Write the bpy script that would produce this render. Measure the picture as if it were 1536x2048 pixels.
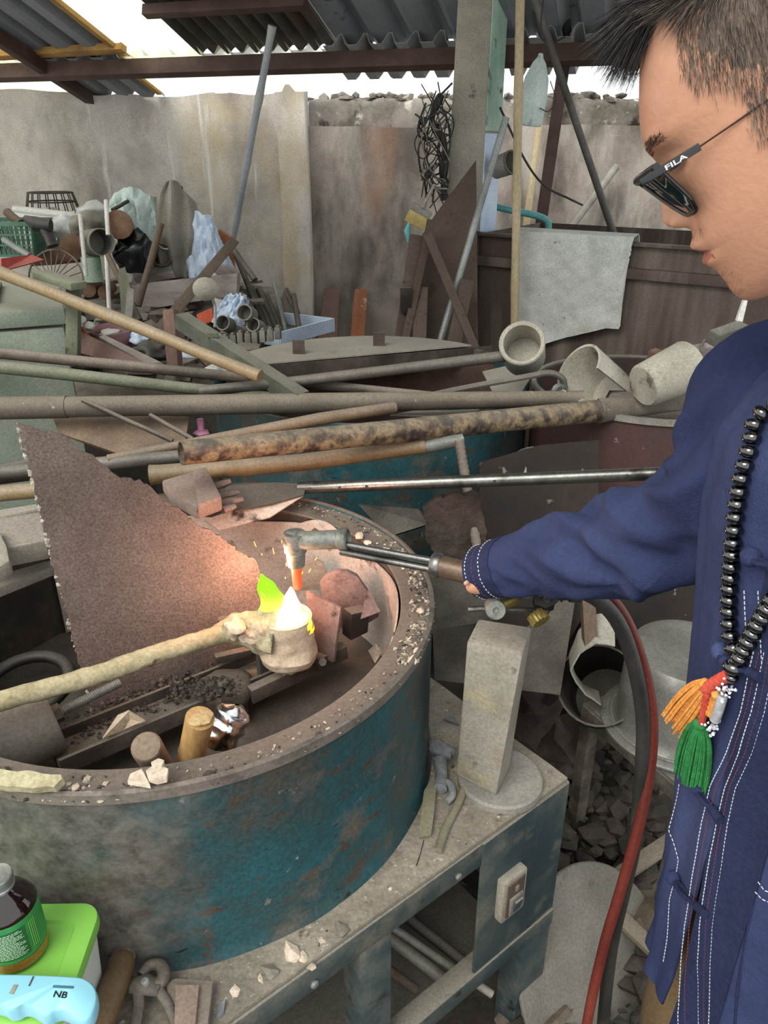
import bpy, bmesh, math, random
import numpy as np
from mathutils import Vector, Matrix, noise as mnoise

for o in list(bpy.data.objects):
    bpy.data.objects.remove(o, do_unlink=True)
scene = bpy.context.scene
C = scene.collection
random.seed(7)
PI = math.pi

# ---------------------------------------------------------------- camera
CAM_H = 1.65
PITCH = math.radians(25.5)
FPX = 1540.0
cam_data = bpy.data.cameras.new('camera')
cam_data.sensor_fit = 'VERTICAL'
cam_data.sensor_height = 34.6
cam_data.lens = 34.6 * FPX / 2048.0
cam_data.clip_start = 0.02
cam_data.clip_end = 200
cam = bpy.data.objects.new('camera', cam_data)
C.objects.link(cam)
cam.location = (0, 0, CAM_H)
cam.rotation_euler = (PI / 2 - PITCH, 0, 0)
scene.camera = cam

# ---------------------------------------------------------------- sky, light, exposure
world = bpy.data.worlds.new('overcast_sky')
scene.world = world
world.use_nodes = True
wn = world.node_tree.nodes
wl = world.node_tree.links
bg = wn['Background']
bg.inputs[0].default_value = (0.96, 0.985, 1.0, 1)
bg.inputs[1].default_value = 1.25
sun_d = bpy.data.lights.new('sun', 'SUN')
sun_d.energy = 2.3
sun_d.angle = math.radians(40)
sun_d.color = (1.0, 0.96, 0.88)
sun = bpy.data.objects.new('sun', sun_d)
C.objects.link(sun)
sun.location = (-3, -3, 6)
sun.rotation_euler = (math.radians(34), math.radians(-26), 0)
scene.view_settings.view_transform = 'Standard'
scene.view_settings.look = 'None'
scene.view_settings.gamma = 1
scene.view_settings.use_curve_mapping = False
scene.view_settings.exposure = 0.45

# ---------------------------------------------------------------- photograph ray -> place in the workshop
CP, SP = math.cos(PITCH), math.sin(PITCH)
def ray(px, py):
    x = (px - 768) / FPX
    y = -(py - 1024) / FPX
    return Vector((x, CP + y * SP, -SP + y * CP))
CAMV = Vector((0, 0, CAM_H))
def at(px, py, y):                      # point on the upright plane y metres away
    r = ray(px, py)
    return CAMV + r * (y / r.y)
def atz(px, py, z):                     # point at height z
    r = ray(px, py)
    return CAMV + r * ((z - CAM_H) / r.z)
def atd(px, py, d):                     # point at depth d
    return CAMV + ray(px, py) * d
def msz(px, p):                         # metres covered by px pixels at point p
    d = p.y * CP - (p.z - CAM_H) * SP
    return px * d / FPX

# ---------------------------------------------------------------- mesh helpers
V = Vector
class MB:
    def __init__(s):
        s.v = []; s.f = []; s.m = []
    def add(s, v, f, mi=0):
        n = len(s.v)
        s.v += [tuple(p) for p in v]
        s.f += [tuple(i + n for i in q) for q in f]
        s.m += [mi] * len(f)
        return s

def frame(d):
    d = V(d).normalized()
    a = V((0, 0, 1)) if abs(d.z) < 0.9 else V((1, 0, 0))
    x = a.cross(d).normalized()
    y = d.cross(x)
    return x, y, d

def box(c, s, rz=0.0, mb=None, rot=None, mi=0):
    mb = mb or MB()
    M = rot if rot is not None else Matrix.Rotation(rz, 3, 'Z')
    c = V(c)
    v = []
    for i in (-.5, .5):
        for j in (-.5, .5):
            for k in (-.5, .5):
                v.append(c + M @ V((i * s[0], j * s[1], k * s[2])))
    f = [(0, 1, 3, 2), (4, 6, 7, 5), (0, 4, 5, 1), (2, 3, 7, 6), (0, 2, 6, 4), (1, 5, 7, 3)]
    return mb.add(v, f, mi)

def axes(x, y, z):
    return Matrix((x, y, z)).transposed()

def beam(a, b, w, h, mb=None, up=(0, 0, 1), mi=0):
    """rectangular bar from a to b, w wide, h high"""
    a, b = V(a), V(b)
    d = (b - a)
    L = d.length
    d.normalize()
    x = V(up).cross(d)
    if x.length < 1e-3:
        x = V((1, 0, 0)).cross(d)
    x.normalize()
    z = d.cross(x)
    return box((a + b) / 2, (w, L, h), mb=mb, rot=axes(x, d, z) if False else Matrix((x, d, z)).transposed(), mi=mi)

def tube(pts, rad, seg=12, mb=None, caps=True, flat=1.0, mi=0, up=None):
    """sweep along pts; rad number or list; flat squashes the section"""
    mb = mb or MB()
    pts = [V(p) for p in pts]
    n = len(pts)
    rad = rad if isinstance(rad, (list, tuple)) else [rad] * n
    tang = []
    for i in range(n):
        t = pts[min(i + 1, n - 1)] - pts[max(i - 1, 0)]
        tang.append(t.normalized() if t.length > 1e-9 else V((0, 0, 1)))
    if up is None:
        x, y, _ = frame(tang[0])
    else:
        x = V(up).cross(tang[0]).normalized(); y = tang[0].cross(x)
    v = []; f = []
    for i in range(n):
        if i:
            q = tang[i - 1].rotation_difference(tang[i])
            x = q @ x; y = q @ y
        for k in range(seg):
            a = 2 * PI * k / seg
            v.append(pts[i] + x * math.cos(a) * rad[i] + y * math.sin(a) * rad[i] * flat)
    for i in range(n - 1):
        for k in range(seg):
            k2 = (k + 1) % seg
            f.append((i * seg + k, i * seg + k2, (i + 1) * seg + k2, (i + 1) * seg + k))
    if caps:
        f.append(tuple(range(seg))[::-1])
        f.append(tuple(range((n - 1) * seg, n * seg)))
    return mb.add(v, f, mi)

def spline(pts, n=24):
    """Catmull-Rom through pts"""
    P = [V(p) for p in pts]
    P = [P[0] * 2 - P[1]] + P + [P[-1] * 2 - P[-2]]
    out = []
    m = len(P) - 3
    for s in range(n + 1):
        t = s / n * m
        i = min(int(t), m - 1); t -= i
        a, b, c, d = P[i:i + 4]
        out.append(0.5 * ((2 * b) + (c - a) * t + (2 * a - 5 * b + 4 * c - d) * t * t + (3 * b - a - 3 * c + d) * t ** 3))
    return out

def lerp_list(xs, ys, x):
    return float(np.interp(x, xs, ys))

def lathe(profile, c, axis=(0, 0, 1), seg=32, mb=None, a0=0, a1=2 * PI, mi=0, jit=0):
    """profile = [(radius, height)...] spun about axis through c"""
    mb = mb or MB()
    x, y, d = frame(axis)
    c = V(c)
    full = abs(a1 - a0 - 2 * PI) < 1e-6
    ns = seg if full else seg + 1
    v = []; f = []
    for r, h in profile:
        for k in range(ns):
            a = a0 + (a1 - a0) * k / seg
            rr = r * (1 + (random.uniform(-jit, jit) if jit else 0))
            v.append(c + (x * math.cos(a) + y * math.sin(a)) * rr + d * h)
    for i in range(len(profile) - 1):
        for k in range(seg):
            k2 = (k + 1) % ns
            f.append((i * ns + k, i * ns + k2, (i + 1) * ns + k2, (i + 1) * ns + k))
    return mb.add(v, f, mi)

def pipe(a, b, r, wall=.003, deep=.12, seg=16, mb=None, r2=None, mid=6):
    """hollow pipe, open at both ends"""
    a, b = V(a), V(b)
    L = (b - a).length
    r2 = r2 or r
    deep = min(deep, L * .45)
    g = lambda t: r + (r2 - r) * t / L
    pr = [(0.0005, deep), (g(deep) - wall, deep), (r - wall, 0), (r, 0)]
    pr += [(g(L * i / mid), L * i / mid) for i in range(1, mid)]
    pr += [(r2, L), (r2 - wall, L), (g(L - deep) - wall, L - deep), (0.0005, L - deep)]
    return lathe(pr, a, b - a, seg, mb)

def slab(pts, t, mb=None, n=None, mi=0):
    """polygon in space given a thickness along its normal"""
    mb = mb or MB()
    P = [V(p) for p in pts]
    if n is None:
        n = V((0, 0, 0))
        for i in range(len(P)):
            n += (P[i] - P[0]).cross(P[(i + 1) % len(P)] - P[0])
        n.normalize()
    k = len(P)
    v = P + [p - n * t for p in P]
    f = [tuple(range(k)), tuple(range(2 * k - 1, k - 1, -1))]
    f += [(i, k + i, k + (i + 1) % k, (i + 1) % k) for i in range(k)]
    return mb.add(v, f, mi)

def jag(pts, step=.012, amp=.004, seed=1, closed=True):
    rnd = random.Random(seed)
    P = [V(p) for p in pts]
    nn = V((0, 0, 0))
    for i in range(len(P)):
        nn += (P[i] - P[0]).cross(P[(i + 1) % len(P)] - P[0])
    nn.normalize()
    out = []
    for i in range(len(P) if closed else len(P) - 1):
        a, b = P[i], P[(i + 1) % len(P)]
        n = max(1, int((b - a).length / step))
        for k in range(n):
            q = a.lerp(b, k / n)
            dq = V((rnd.uniform(-1, 1), rnd.uniform(-1, 1), rnd.uniform(-1, 1))) * amp * (1 if k else .3)
            out.append(q + dq - nn * dq.dot(nn))
    return out

def grid(fn, nu, nv, t=0.0, mb=None, mi=0, closed_u=False):
    """surface fn(u, v), u, v in 0..1; t = thickness"""
    mb = mb or MB()
    P = [[V(fn(i / nu, j / nv)) for i in range(nu + 1)] for j in range(nv + 1)]
    W = nu + 1
    v = [p for row in P for p in row]
    f = [(j * W + i, j * W + i + 1, (j + 1) * W + i + 1, (j + 1) * W + i) for j in range(nv) for i in range(nu)]
    if t:
        N = []
        for j in range(nv + 1):
            for i in range(nu + 1):
                du = P[j][min(i + 1, nu)] - P[j][max(i - 1, 0)]
                dv = P[min(j + 1, nv)][i] - P[max(j - 1, 0)][i]
                q = du.cross(dv)
                N.append(q.normalized() if q.length > 1e-12 else V((0, 0, 1)))
        k = len(v)
        v = v + [p - q * t for p, q in zip(v, N)]
        f += [tuple(k + i for i in q[::-1]) for q in f]
        edge = [j * W for j in range(nv + 1)]
        for j in range(nv):
            a, b = j * W, (j + 1) * W
            f.append((a, b, b + k, a + k))
            a, b = j * W + nu, (j + 1) * W + nu
            f.append((b, a, a + k, b + k))
        for i in range(nu):
            a, b = i, i + 1
            f.append((b, a, a + k, b + k))
            a, b = nv * W + i, nv * W + i + 1
            f.append((a, b, b + k, a + k))
    return mb.add(v, f, mi)

_bm = bmesh.new(); bmesh.ops.create_icosphere(_bm, subdivisions=1, radius=1)
ICO_V = [v.co.copy() for v in _bm.verts]; ICO_F = [tuple(v.index for v in f.verts) for f in _bm.faces]; _bm.free()
_bm = bmesh.new(); bmesh.ops.create_icosphere(_bm, subdivisions=3, radius=1)
ICO3_V = [v.co.copy() for v in _bm.verts]; ICO3_F = [tuple(v.index for v in f.verts) for f in _bm.faces]; _bm.free()

def rock(c, s, seed=0, mb=None, amp=.35, fine=False, rz=None, freq=1.3):
    mb = mb or MB()
    rnd = random.Random(seed)
    off = V((rnd.random() * 50, rnd.random() * 50, rnd.random() * 50))
    M = Matrix.Rotation(rnd.random() * 6 if rz is None else rz, 3, 'Z')
    s = (s, s, s) if not isinstance(s, (tuple, list)) else s
    VV, FF = (ICO3_V, ICO3_F) if fine else (ICO_V, ICO_F)
    c = V(c)
    v = []
    for p in VV:
        k = 1 + amp * mnoise.noise(p * freq + off) * 1.6
        q = p * k
        v.append(c + M @ V((q.x * s[0], q.y * s[1], q.z * s[2])))
    return mb.add(v, FF)

def nz(p, sc=1.0, seed=0.0):
    return mnoise.noise(V(p) * sc + V((seed * 17.3, seed * 5.1, seed * 9.7)))

# ---------------------------------------------------------------- objects
WORG = {}
def obj(name, mb, m, parent=None, label=None, cat=None, group=None, kind=None, smooth=38, bevel=0, base=None):
    v = mb.v
    if parent is None:
        if base is None:
            xs = [p[0] for p in v]; ys = [p[1] for p in v]; zs = [p[2] for p in v]
            base = ((min(xs) + max(xs)) / 2, (min(ys) + max(ys)) / 2, min(zs))
        org = V(base)
    else:
        org = WORG[parent.name]
    me = bpy.data.meshes.new(name)
    me.from_pydata([(p[0] - org.x, p[1] - org.y, p[2] - org.z) for p in v], [], mb.f)
    ms = m if isinstance(m, (list, tuple)) else [m]
    for q in ms:
        me.materials.append(q)
    if len(ms) > 1:
        me.polygons.foreach_set('material_index', mb.m)
    bm = bmesh.new(); bm.from_mesh(me)
    bmesh.ops.recalc_face_normals(bm, faces=bm.faces)
    if bevel:
        eds = [e for e in bm.edges if len(e.link_faces) == 2 and e.calc_face_angle(0) > .5]
        bmesh.ops.bevel(bm, geom=eds, offset=bevel, segments=2, affect='EDGES', profile=.6)
    bm.to_mesh(me); bm.free()
    if smooth:
        me.polygons.foreach_set('use_smooth', [True] * len(me.polygons))
        me.set_sharp_from_angle(angle=math.radians(smooth))
    me.update()
    o = bpy.data.objects.new(name, me)
    C.objects.link(o)
    if parent is None:
        o.location = org
    else:
        o.parent = parent
    WORG[o.name] = org
    return tag(o, label, cat, group, kind)

def tag(o, label=None, cat=None, group=None, kind=None):
    if label: o['label'] = label
    if cat: o['category'] = cat
    if group: o['group'] = group
    if kind: o['kind'] = kind
    return o

def thing(name, label, cat, base, group=None, kind=None):
    o = bpy.data.objects.new(name, None)
    o.empty_display_size = .05
    C.objects.link(o)
    o.location = V(base)
    WORG[o.name] = V(base)
    return tag(o, label, cat, group, kind)

def share(src, name, parent, loc=None, rot=None, scale=None):
    """another object that shares src's mesh"""
    o = src.copy(); o.name = name
    C.objects.link(o)
    o.parent = parent
    if loc is not None: o.location = loc
    if rot is not None: o.rotation_euler = rot
    if scale is not None: o.scale = scale
    WORG[o.name] = WORG.get(src.name, V((0, 0, 0)))
    return o

# ---------------------------------------------------------------- materials
MATS = {}
def srgb(c, tone=False):
    if isinstance(c, str):
        c = tuple(int(c[i:i + 2], 16) / 255 for i in (0, 2, 4))
    c = tuple((x / 12.92 if x <= .04045 else ((x + .055) / 1.055) ** 2.4) for x in c)
    if tone:                                 # workshop albedo: a little deeper and greyer than the picked swatch
        g = .3 * c[0] + .59 * c[1] + .11 * c[2]
        c = tuple(max(0, (x * .86 + g * .14)) ** 1.16 for x in c)
    return c + (1,)

DUST = '9a9488'
GZ = -.15                                  # floor level
def mat(name, cols, scale=6, rough=.8, metal=0.0, bump=.25, bscale=60, dust=0.0, dustcol=DUST, specks=None,
        stretch=(1, 1, 1), spec=.4, contrast=.18, emit=None, trans=0, alpha=1, sss=0, coat=0, detail=7, tone=True, grain=.14, gscale=170):
    if name in MATS:
        return MATS[name]
    m = bpy.data.materials.new(name)
    m.use_nodes = True
    nt = m.node_tree
    N, L = nt.nodes, nt.links
    b = N['Principled BSDF']
    b.inputs['Roughness'].default_value = rough
    b.inputs['Metallic'].default_value = metal
    b.inputs['Specular IOR Level'].default_value = spec
    if trans: b.inputs['Transmission Weight'].default_value = trans
    if alpha < 1: b.inputs['Alpha'].default_value = alpha
    if coat: b.inputs['Coat Weight'].default_value = coat
    if sss:
        b.inputs['Subsurface Weight'].default_value = sss
        b.inputs['Subsurface Radius'].default_value = (.012, .005, .003)
        b.inputs['Subsurface Scale'].default_value = 1
    cols = cols if isinstance(cols, (list, tuple)) else [cols]
    tc = N.new('ShaderNodeTexCoord')
    oi = N.new('ShaderNodeObjectInfo')
    off = N.new('ShaderNodeVectorMath'); off.operation = 'ADD'
    L.new(tc.outputs['Object'], off.inputs[0])
    mul = N.new('ShaderNodeMath'); mul.operation = 'MULTIPLY'; mul.inputs[1].default_value = 13.7
    L.new(oi.outputs['Random'], mul.inputs[0])
    L.new(mul.outputs[0], off.inputs[1])
    mp = N.new('ShaderNodeMapping'); mp.inputs['Scale'].default_value = stretch
    L.new(off.outputs[0], mp.inputs[0])
    col = None
    if len(cols) == 1:
        rgb = N.new('ShaderNodeRGB'); rgb.outputs[0].default_value = srgb(cols[0], tone); col = rgb.outputs[0]
    else:
        n1 = N.new('ShaderNodeTexNoise')
        n1.inputs['Scale'].default_value = scale; n1.inputs['Detail'].default_value = detail; n1.inputs['Roughness'].default_value = .62
        L.new(mp.outputs[0], n1.inputs['Vector'])
        cr = N.new('ShaderNodeValToRGB')
        while len(cr.color_ramp.elements) < len(cols):
            cr.color_ramp.elements.new(.5)
        for i, (e, c) in enumerate(zip(cr.color_ramp.elements, cols)):
            e.position = .5 - contrast + 2 * contrast * i / (len(cols) - 1)
            e.color = srgb(c, tone)
        L.new(n1.outputs['Fac'], cr.inputs[0]); col = cr.outputs[0]
    def mixin(fac, c, col):
        mx = N.new('ShaderNodeMix'); mx.data_type = 'RGBA'
        L.new(fac, mx.inputs[0]); L.new(col, mx.inputs[6]); mx.inputs[7].default_value = srgb(c, tone)
        return mx.outputs[2]
    def thresh(sock, lo, hi):
        r = N.new('ShaderNodeMapRange'); r.inputs[1].default_value = lo; r.inputs[2].default_value = hi
        L.new(sock, r.inputs[0]); return r.outputs[0]
    for sp in (specks or []):
        # (colour, noise scale, threshold[, stretch[, softness]])
        n2 = N.new('ShaderNodeTexNoise'); n2.inputs['Scale'].default_value = sp[1]; n2.inputs['Detail'].default_value = 4
        n2.inputs['Roughness'].default_value = .6
        mp2 = N.new('ShaderNodeMapping'); mp2.inputs['Scale'].default_value = sp[3] if len(sp) > 3 else (1, 1, 1)
        mp2.inputs['Location'].default_value = (sp[1] * .37, 3.1, len(sp) * 1.7)
        L.new(off.outputs[0], mp2.inputs[0]); L.new(mp2.outputs[0], n2.inputs['Vector'])
        sf = sp[4] if len(sp) > 4 else .04
        col = mixin(thresh(n2.outputs['Fac'], sp[2] - sf, sp[2] + sf), sp[0], col)
    if dust:
        g = N.new('ShaderNodeNewGeometry')
        sx = N.new('ShaderNodeSeparateXYZ'); L.new(g.outputs['Normal'], sx.inputs[0])
        n3 = N.new('ShaderNodeTexNoise'); n3.inputs['Scale'].default_value = 14; n3.inputs['Detail'].default_value = 5
        L.new(off.outputs[0], n3.inputs['Vector'])
        ad = N.new('ShaderNodeMath'); ad.operation = 'MULTIPLY_ADD'; ad.inputs[1].default_value = 1.1; L.new(n3.outputs['Fac'], ad.inputs[0])
        L.new(sx.outputs[2], ad.inputs[2])
        r = thresh(ad.outputs[0], .55, 1.5)
        mu = N.new('ShaderNodeMath'); mu.operation = 'MULTIPLY'; mu.inputs[1].default_value = dust; L.new(r, mu.inputs[0])
        col = mixin(mu.outputs[0], dustcol, col)
    if grain and len(cols) > 1:
        n5 = N.new('ShaderNodeTexNoise'); n5.inputs['Scale'].default_value = gscale; n5.inputs['Detail'].default_value = 3; n5.inputs['Roughness'].default_value = .7
        L.new(mp.outputs[0], n5.inputs['Vector'])
        gr = N.new('ShaderNodeMapRange'); gr.inputs[1].default_value = .35; gr.inputs[2].default_value = .65
        gr.inputs[3].default_value = 1 - grain * 1.4; gr.inputs[4].default_value = 1 + grain
        L.new(n5.outputs['Fac'], gr.inputs[0])
        gm = N.new('ShaderNodeVectorMath'); gm.operation = 'SCALE'
        L.new(col, gm.inputs[0]); L.new(gr.outputs[0], gm.inputs['Scale'])
        col = gm.outputs[0]
    L.new(col, b.inputs['Base Color'])
    if bump:
        n4 = N.new('ShaderNodeTexNoise'); n4.inputs['Scale'].default_value = bscale; n4.inputs['Detail'].default_value = 5
        L.new(mp.outputs[0], n4.inputs['Vector'])
        bp = N.new('ShaderNodeBump'); bp.inputs['Strength'].default_value = bump; bp.inputs['Distance'].default_value = .004
        L.new(n4.outputs['Fac'], bp.inputs['Height']); L.new(bp.outputs[0], b.inputs['Normal'])
    if emit:
        b.inputs['Emission Color'].default_value = srgb(emit[0]); b.inputs['Emission Strength'].default_value = emit[1]
    m.diffuse_color = srgb(cols[0])
    MATS[name] = m
    return m
# ---------------------------------------------------------------- palette
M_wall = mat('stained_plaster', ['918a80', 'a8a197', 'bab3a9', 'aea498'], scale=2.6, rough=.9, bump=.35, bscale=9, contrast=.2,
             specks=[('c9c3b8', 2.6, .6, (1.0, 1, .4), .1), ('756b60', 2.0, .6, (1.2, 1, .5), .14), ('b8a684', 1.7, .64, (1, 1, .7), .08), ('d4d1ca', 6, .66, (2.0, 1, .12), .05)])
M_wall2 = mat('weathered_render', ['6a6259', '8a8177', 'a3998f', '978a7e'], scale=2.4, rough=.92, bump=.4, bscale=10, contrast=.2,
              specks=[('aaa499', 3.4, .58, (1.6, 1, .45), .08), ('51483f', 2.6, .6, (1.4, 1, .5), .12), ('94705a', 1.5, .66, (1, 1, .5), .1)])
M_beam = mat('mossy_concrete', ['4a443c', '6b645a', '89827a', '9a9489'], scale=4, rough=.95, bump=.7, bscale=22,
             specks=[('b9b4a8', 9, .63), ('3c382c', 7, .62)])
M_floor = mat('dirt_floor', ['2f2a25', '49423a', '665d52', '7a7064'], scale=3, rough=.95, bump=.8, bscale=30)
M_roof = mat('grey_roof_steel', ['7c8186', '8b9094', '9a9ea1'], scale=1.4, rough=.55, metal=.2, bump=.05, specks=[('57503f', 5, .7)])
M_roofl = mat('pale_weathered_sheet', ['8d9090', 'a0a2a0', 'b0b1ac'], scale=2, rough=.6, bump=.05, specks=[('7d715c', 3, .66, (1, 1, 1), .1)])
M_roof2 = mat('old_zinc_sheet', ['4d4a44', '5f5b54', '757066'], scale=3, rough=.65, metal=.2, bump=.1, specks=[('6d4a34', 4, .62, (1, 1, 1), .1)])
M_purlin = mat('brown_primer_steel', ['4a352c', '5a4338', '695247'], scale=5, rough=.7, bump=.1)
M_batten = mat('yellow_timber', ['a07a35', 'b98f45', '8d6c38'], scale=6, rough=.8, bump=.2)
def translucent():
    m = bpy.data.materials.new('translucent_fibreglass'); m.use_nodes = True
    nt = m.node_tree; nt.nodes.clear()
    out = nt.nodes.new('ShaderNodeOutputMaterial'); mx = nt.nodes.new('ShaderNodeMixShader')
    t = nt.nodes.new('ShaderNodeBsdfTranslucent'); t.inputs[0].default_value = (.95, .95, .86, 1)
    g = nt.nodes.new('ShaderNodeBsdfTransparent'); g.inputs[0].default_value = (.95, .96, .9, 1)
    mx.inputs[0].default_value = .45
    nt.links.new(t.outputs[0], mx.inputs[1]); nt.links.new(g.outputs[0], mx.inputs[2]); nt.links.new(mx.outputs[0], out.inputs[0])
    return m
M_trans = translucent()

# ---------------------------------------------------------------- floor and walls
mb = MB()
def floor_fn(u, v):
    x, y = -5 + 10 * u, -3 + 11 * v
    return (x, y, GZ + 0.012 * nz((x, y, 0), 1.4))
obj('floor', grid(floor_fn, 80, 80), M_floor, kind='structure', base=(0, 0, 0))

YW = 5.2
def wall_surf(x0, x1, z0, z1, y, rough_top, seed, n=90, m=30, amp=.012, depth=.18):
    """plaster face with an uneven top and a real thickness"""
    mb = MB()
    def fn(u, v):
        x = x0 + (x1 - x0) * u
        z = z0 + (z1 - z0 + rough_top * nz((x * 4, 0, 0), 1, seed)) * v
        return (x, y + amp * nz((x, z, 0), 2.2, seed), z)
    return grid(fn, n, m, t=-depth)
xl = at(572, 300, YW).x
xr = at(622, 300, YW).x
wl_ = thing('wall_back', 'stained grey plaster boundary wall behind the workshop', 'wall', (0, YW, 0), kind='structure')
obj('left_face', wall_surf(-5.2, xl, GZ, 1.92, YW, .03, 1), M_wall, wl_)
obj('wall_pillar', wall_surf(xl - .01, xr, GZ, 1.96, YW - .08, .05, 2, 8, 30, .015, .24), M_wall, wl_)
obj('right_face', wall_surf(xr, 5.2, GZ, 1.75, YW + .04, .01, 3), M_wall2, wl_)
def capfn(x0, x1, z0, z1, y, seed):
    mb = MB()
    n = 120
    def fn(u, v):
        x = x0 + (x1 - x0) * u
        a = v * 2 * PI
        k = lambda t: abs(t) ** .45 * (1 if t > 0 else -1)
        cy = .11 * k(math.cos(a)); cz = (z1 - z0) / 2 * k(math.sin(a))
        p = V((x, y + cy, (z0 + z1) / 2 + cz))
        d = nz(p, 9, seed) * .02 + nz(p, 26, seed) * .012
        return p + V((0, cy * d * 8, cz * d * 9))
    return grid(fn, n, 20, mb=mb)
obj('top_beam', capfn(xr, 5.2, 1.70, 1.90, YW + .04, 4), M_beam, wl_)
mb = MB()                                   # crumbling lumps along the wall head
for i in range(70):
    x = random.uniform(xr, 2.8)
    rock((x, YW - .0 + random.uniform(-.04, .06), 1.9 + random.uniform(-.01, .015)), (random.uniform(.02, .06), .03, random.uniform(.012, .03)), i, mb)
g = obj('crumbled_mortar', mb, M_beam, wl_, kind='stuff')

# ---------------------------------------------------------------- roof: corrugated sheets on purlins
RE = V((.95, -.312, 0)).normalized()
RU = V((-.31, -.94, .36)).normalized()
R0 = V((-1.47, 5.0, 1.935))
RN = RU.cross(RE).normalized()
def roof_st(px, py):
    r = ray(px, py)
    k = (R0 - CAMV).dot(RN) / r.dot(RN)
    q = CAMV + r * k - R0
    return q.dot(RE), q.dot(RU)
def roof_p(s, t, h=0):
    return R0 + RE * s + RU * t + RN * h
_, TP = roof_st(530, 103)                      # purlin line
roof = thing('ceiling', 'corrugated metal shed roof with translucent sheets on brown purlins', 'roof', (0, 3.5, 1.9), kind='structure')
def sheet(name, s0, s1, t0, t1, m, pitch=.16, h=.024, wave='trap', lift=0):
    mb = MB()
    n = max(2, int((s1 - s0) / pitch * 8)); 
    def fn(u, v):
        s = s0 + (s1 - s0) * u
        ph = (s / pitch) % 1
        if wave == 'sin':
            hh = h * math.sin(2 * PI * ph)
        else:
            hh = h * min(1, max(-1, 3.2 * math.sin(2 * PI * ph) - 1.6))
        return roof_p(s, t0 + (t1 - t0) * v, hh + lift)
    grid(fn, n, 2, t=.002, mb=mb)
    return obj(name, mb, m, roof, smooth=25)
TT = 3.6
S = lambda px, py: roof_st(px, py)[0]
uA0, uA1 = S(42, 88), S(178, 52)
uB1 = S(318, 42)
uC1 = S(605, 40)
sheet('translucent_sheet', -2.6, uA0, TP - .05, TT, M_trans, lift=.03)
sheet('roof_sheet', uA0, uA1, TP - .12, TT, M_roof, pitch=.17, lift=.02)
sheet('translucent_sheet', uA1, uB1, TP - .05, TT, M_trans, lift=.03)
sheet('roof_sheet', uB1, uC1 + .05, TP - .02, TT, M_roof2, pitch=.078, h=.016, wave='sin', lift=.02)
sheet('roof_sheet', uC1, uC1 + 1.1, TP - .1, TT, M_roof, pitch=.19, lift=.05)
sheet('roof_sheet', uC1 + 1.08, uC1 + 2.2, TP - .1, TT, M_roof, pitch=.19, lift=.055)
sheet('roof_sheet', uC1 + 2.18, uC1 + 3.4, TP - .1, TT, M_roof, pitch=.19, lift=.05)
lA0, lA1 = S(140, 160), S(292, 155)
lB1 = S(682, 130)
sheet('translucent_sheet', -2.6, lA0, -.02, TP + .05, M_trans)
sheet('roof_sheet', lA0, lA1, -.05, TP + .05, M_roof, pitch=.15)
sheet('translucent_sheet', lA1, lB1, -.02, TP + .05, M_trans)
sheet('roof_sheet', lB1, lB1 + 1.15, .1, TP + .08, M_roofl, pitch=.12)
sheet('roof_sheet', lB1 + 1.13, lB1 + 2.6, .16, TP + .08, M_roofl, pitch=.12, lift=.006)
def rbeam(name, a, b, w, h, m):
    return obj(name, beam(a, b, w, h, up=RN), m, roof, bevel=.003)
rbeam('purlin', roof_p(-2.6, TP, -.06), roof_p(4.2, TP, -.06), .06, .075, M_purlin)
rbeam('purlin', roof_p(uB1 + .02, TP + .45, -.03), roof_p(uC1 + .1, TP + .45, -.03), .045, .045, M_purlin)
rbeam('batten', roof_p(-2.6, TP + .03, -.01), roof_p(uA1 + .05, TP + .1, -.005), .05, .035, M_batten)
rbeam('batten', roof_p(uA1, TP - .05, .0), roof_p(uA1, TT, .0), .03, .03, M_batten)
rbeam('batten', roof_p(lA1, 0, -.02), roof_p(lA1, TP, -.02), .03, .03, M_batten)
rbeam('rafter', roof_p(uA0 - .02, TT, -.05), roof_p(uA0 + .03, TP - .5, -.05), .05, .07, M_purlin)
rbeam('purlin', roof_p(-2.6, TP + 1.3, -.06), roof_p(4.2, TP + 1.3, -.06), .06, .075, M_purlin)
rbeam('purlin', roof_p(-2.6, TP + 2.6, -.06), roof_p(4.2, TP + 2.6, -.06), .06, .075, M_purlin)

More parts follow.
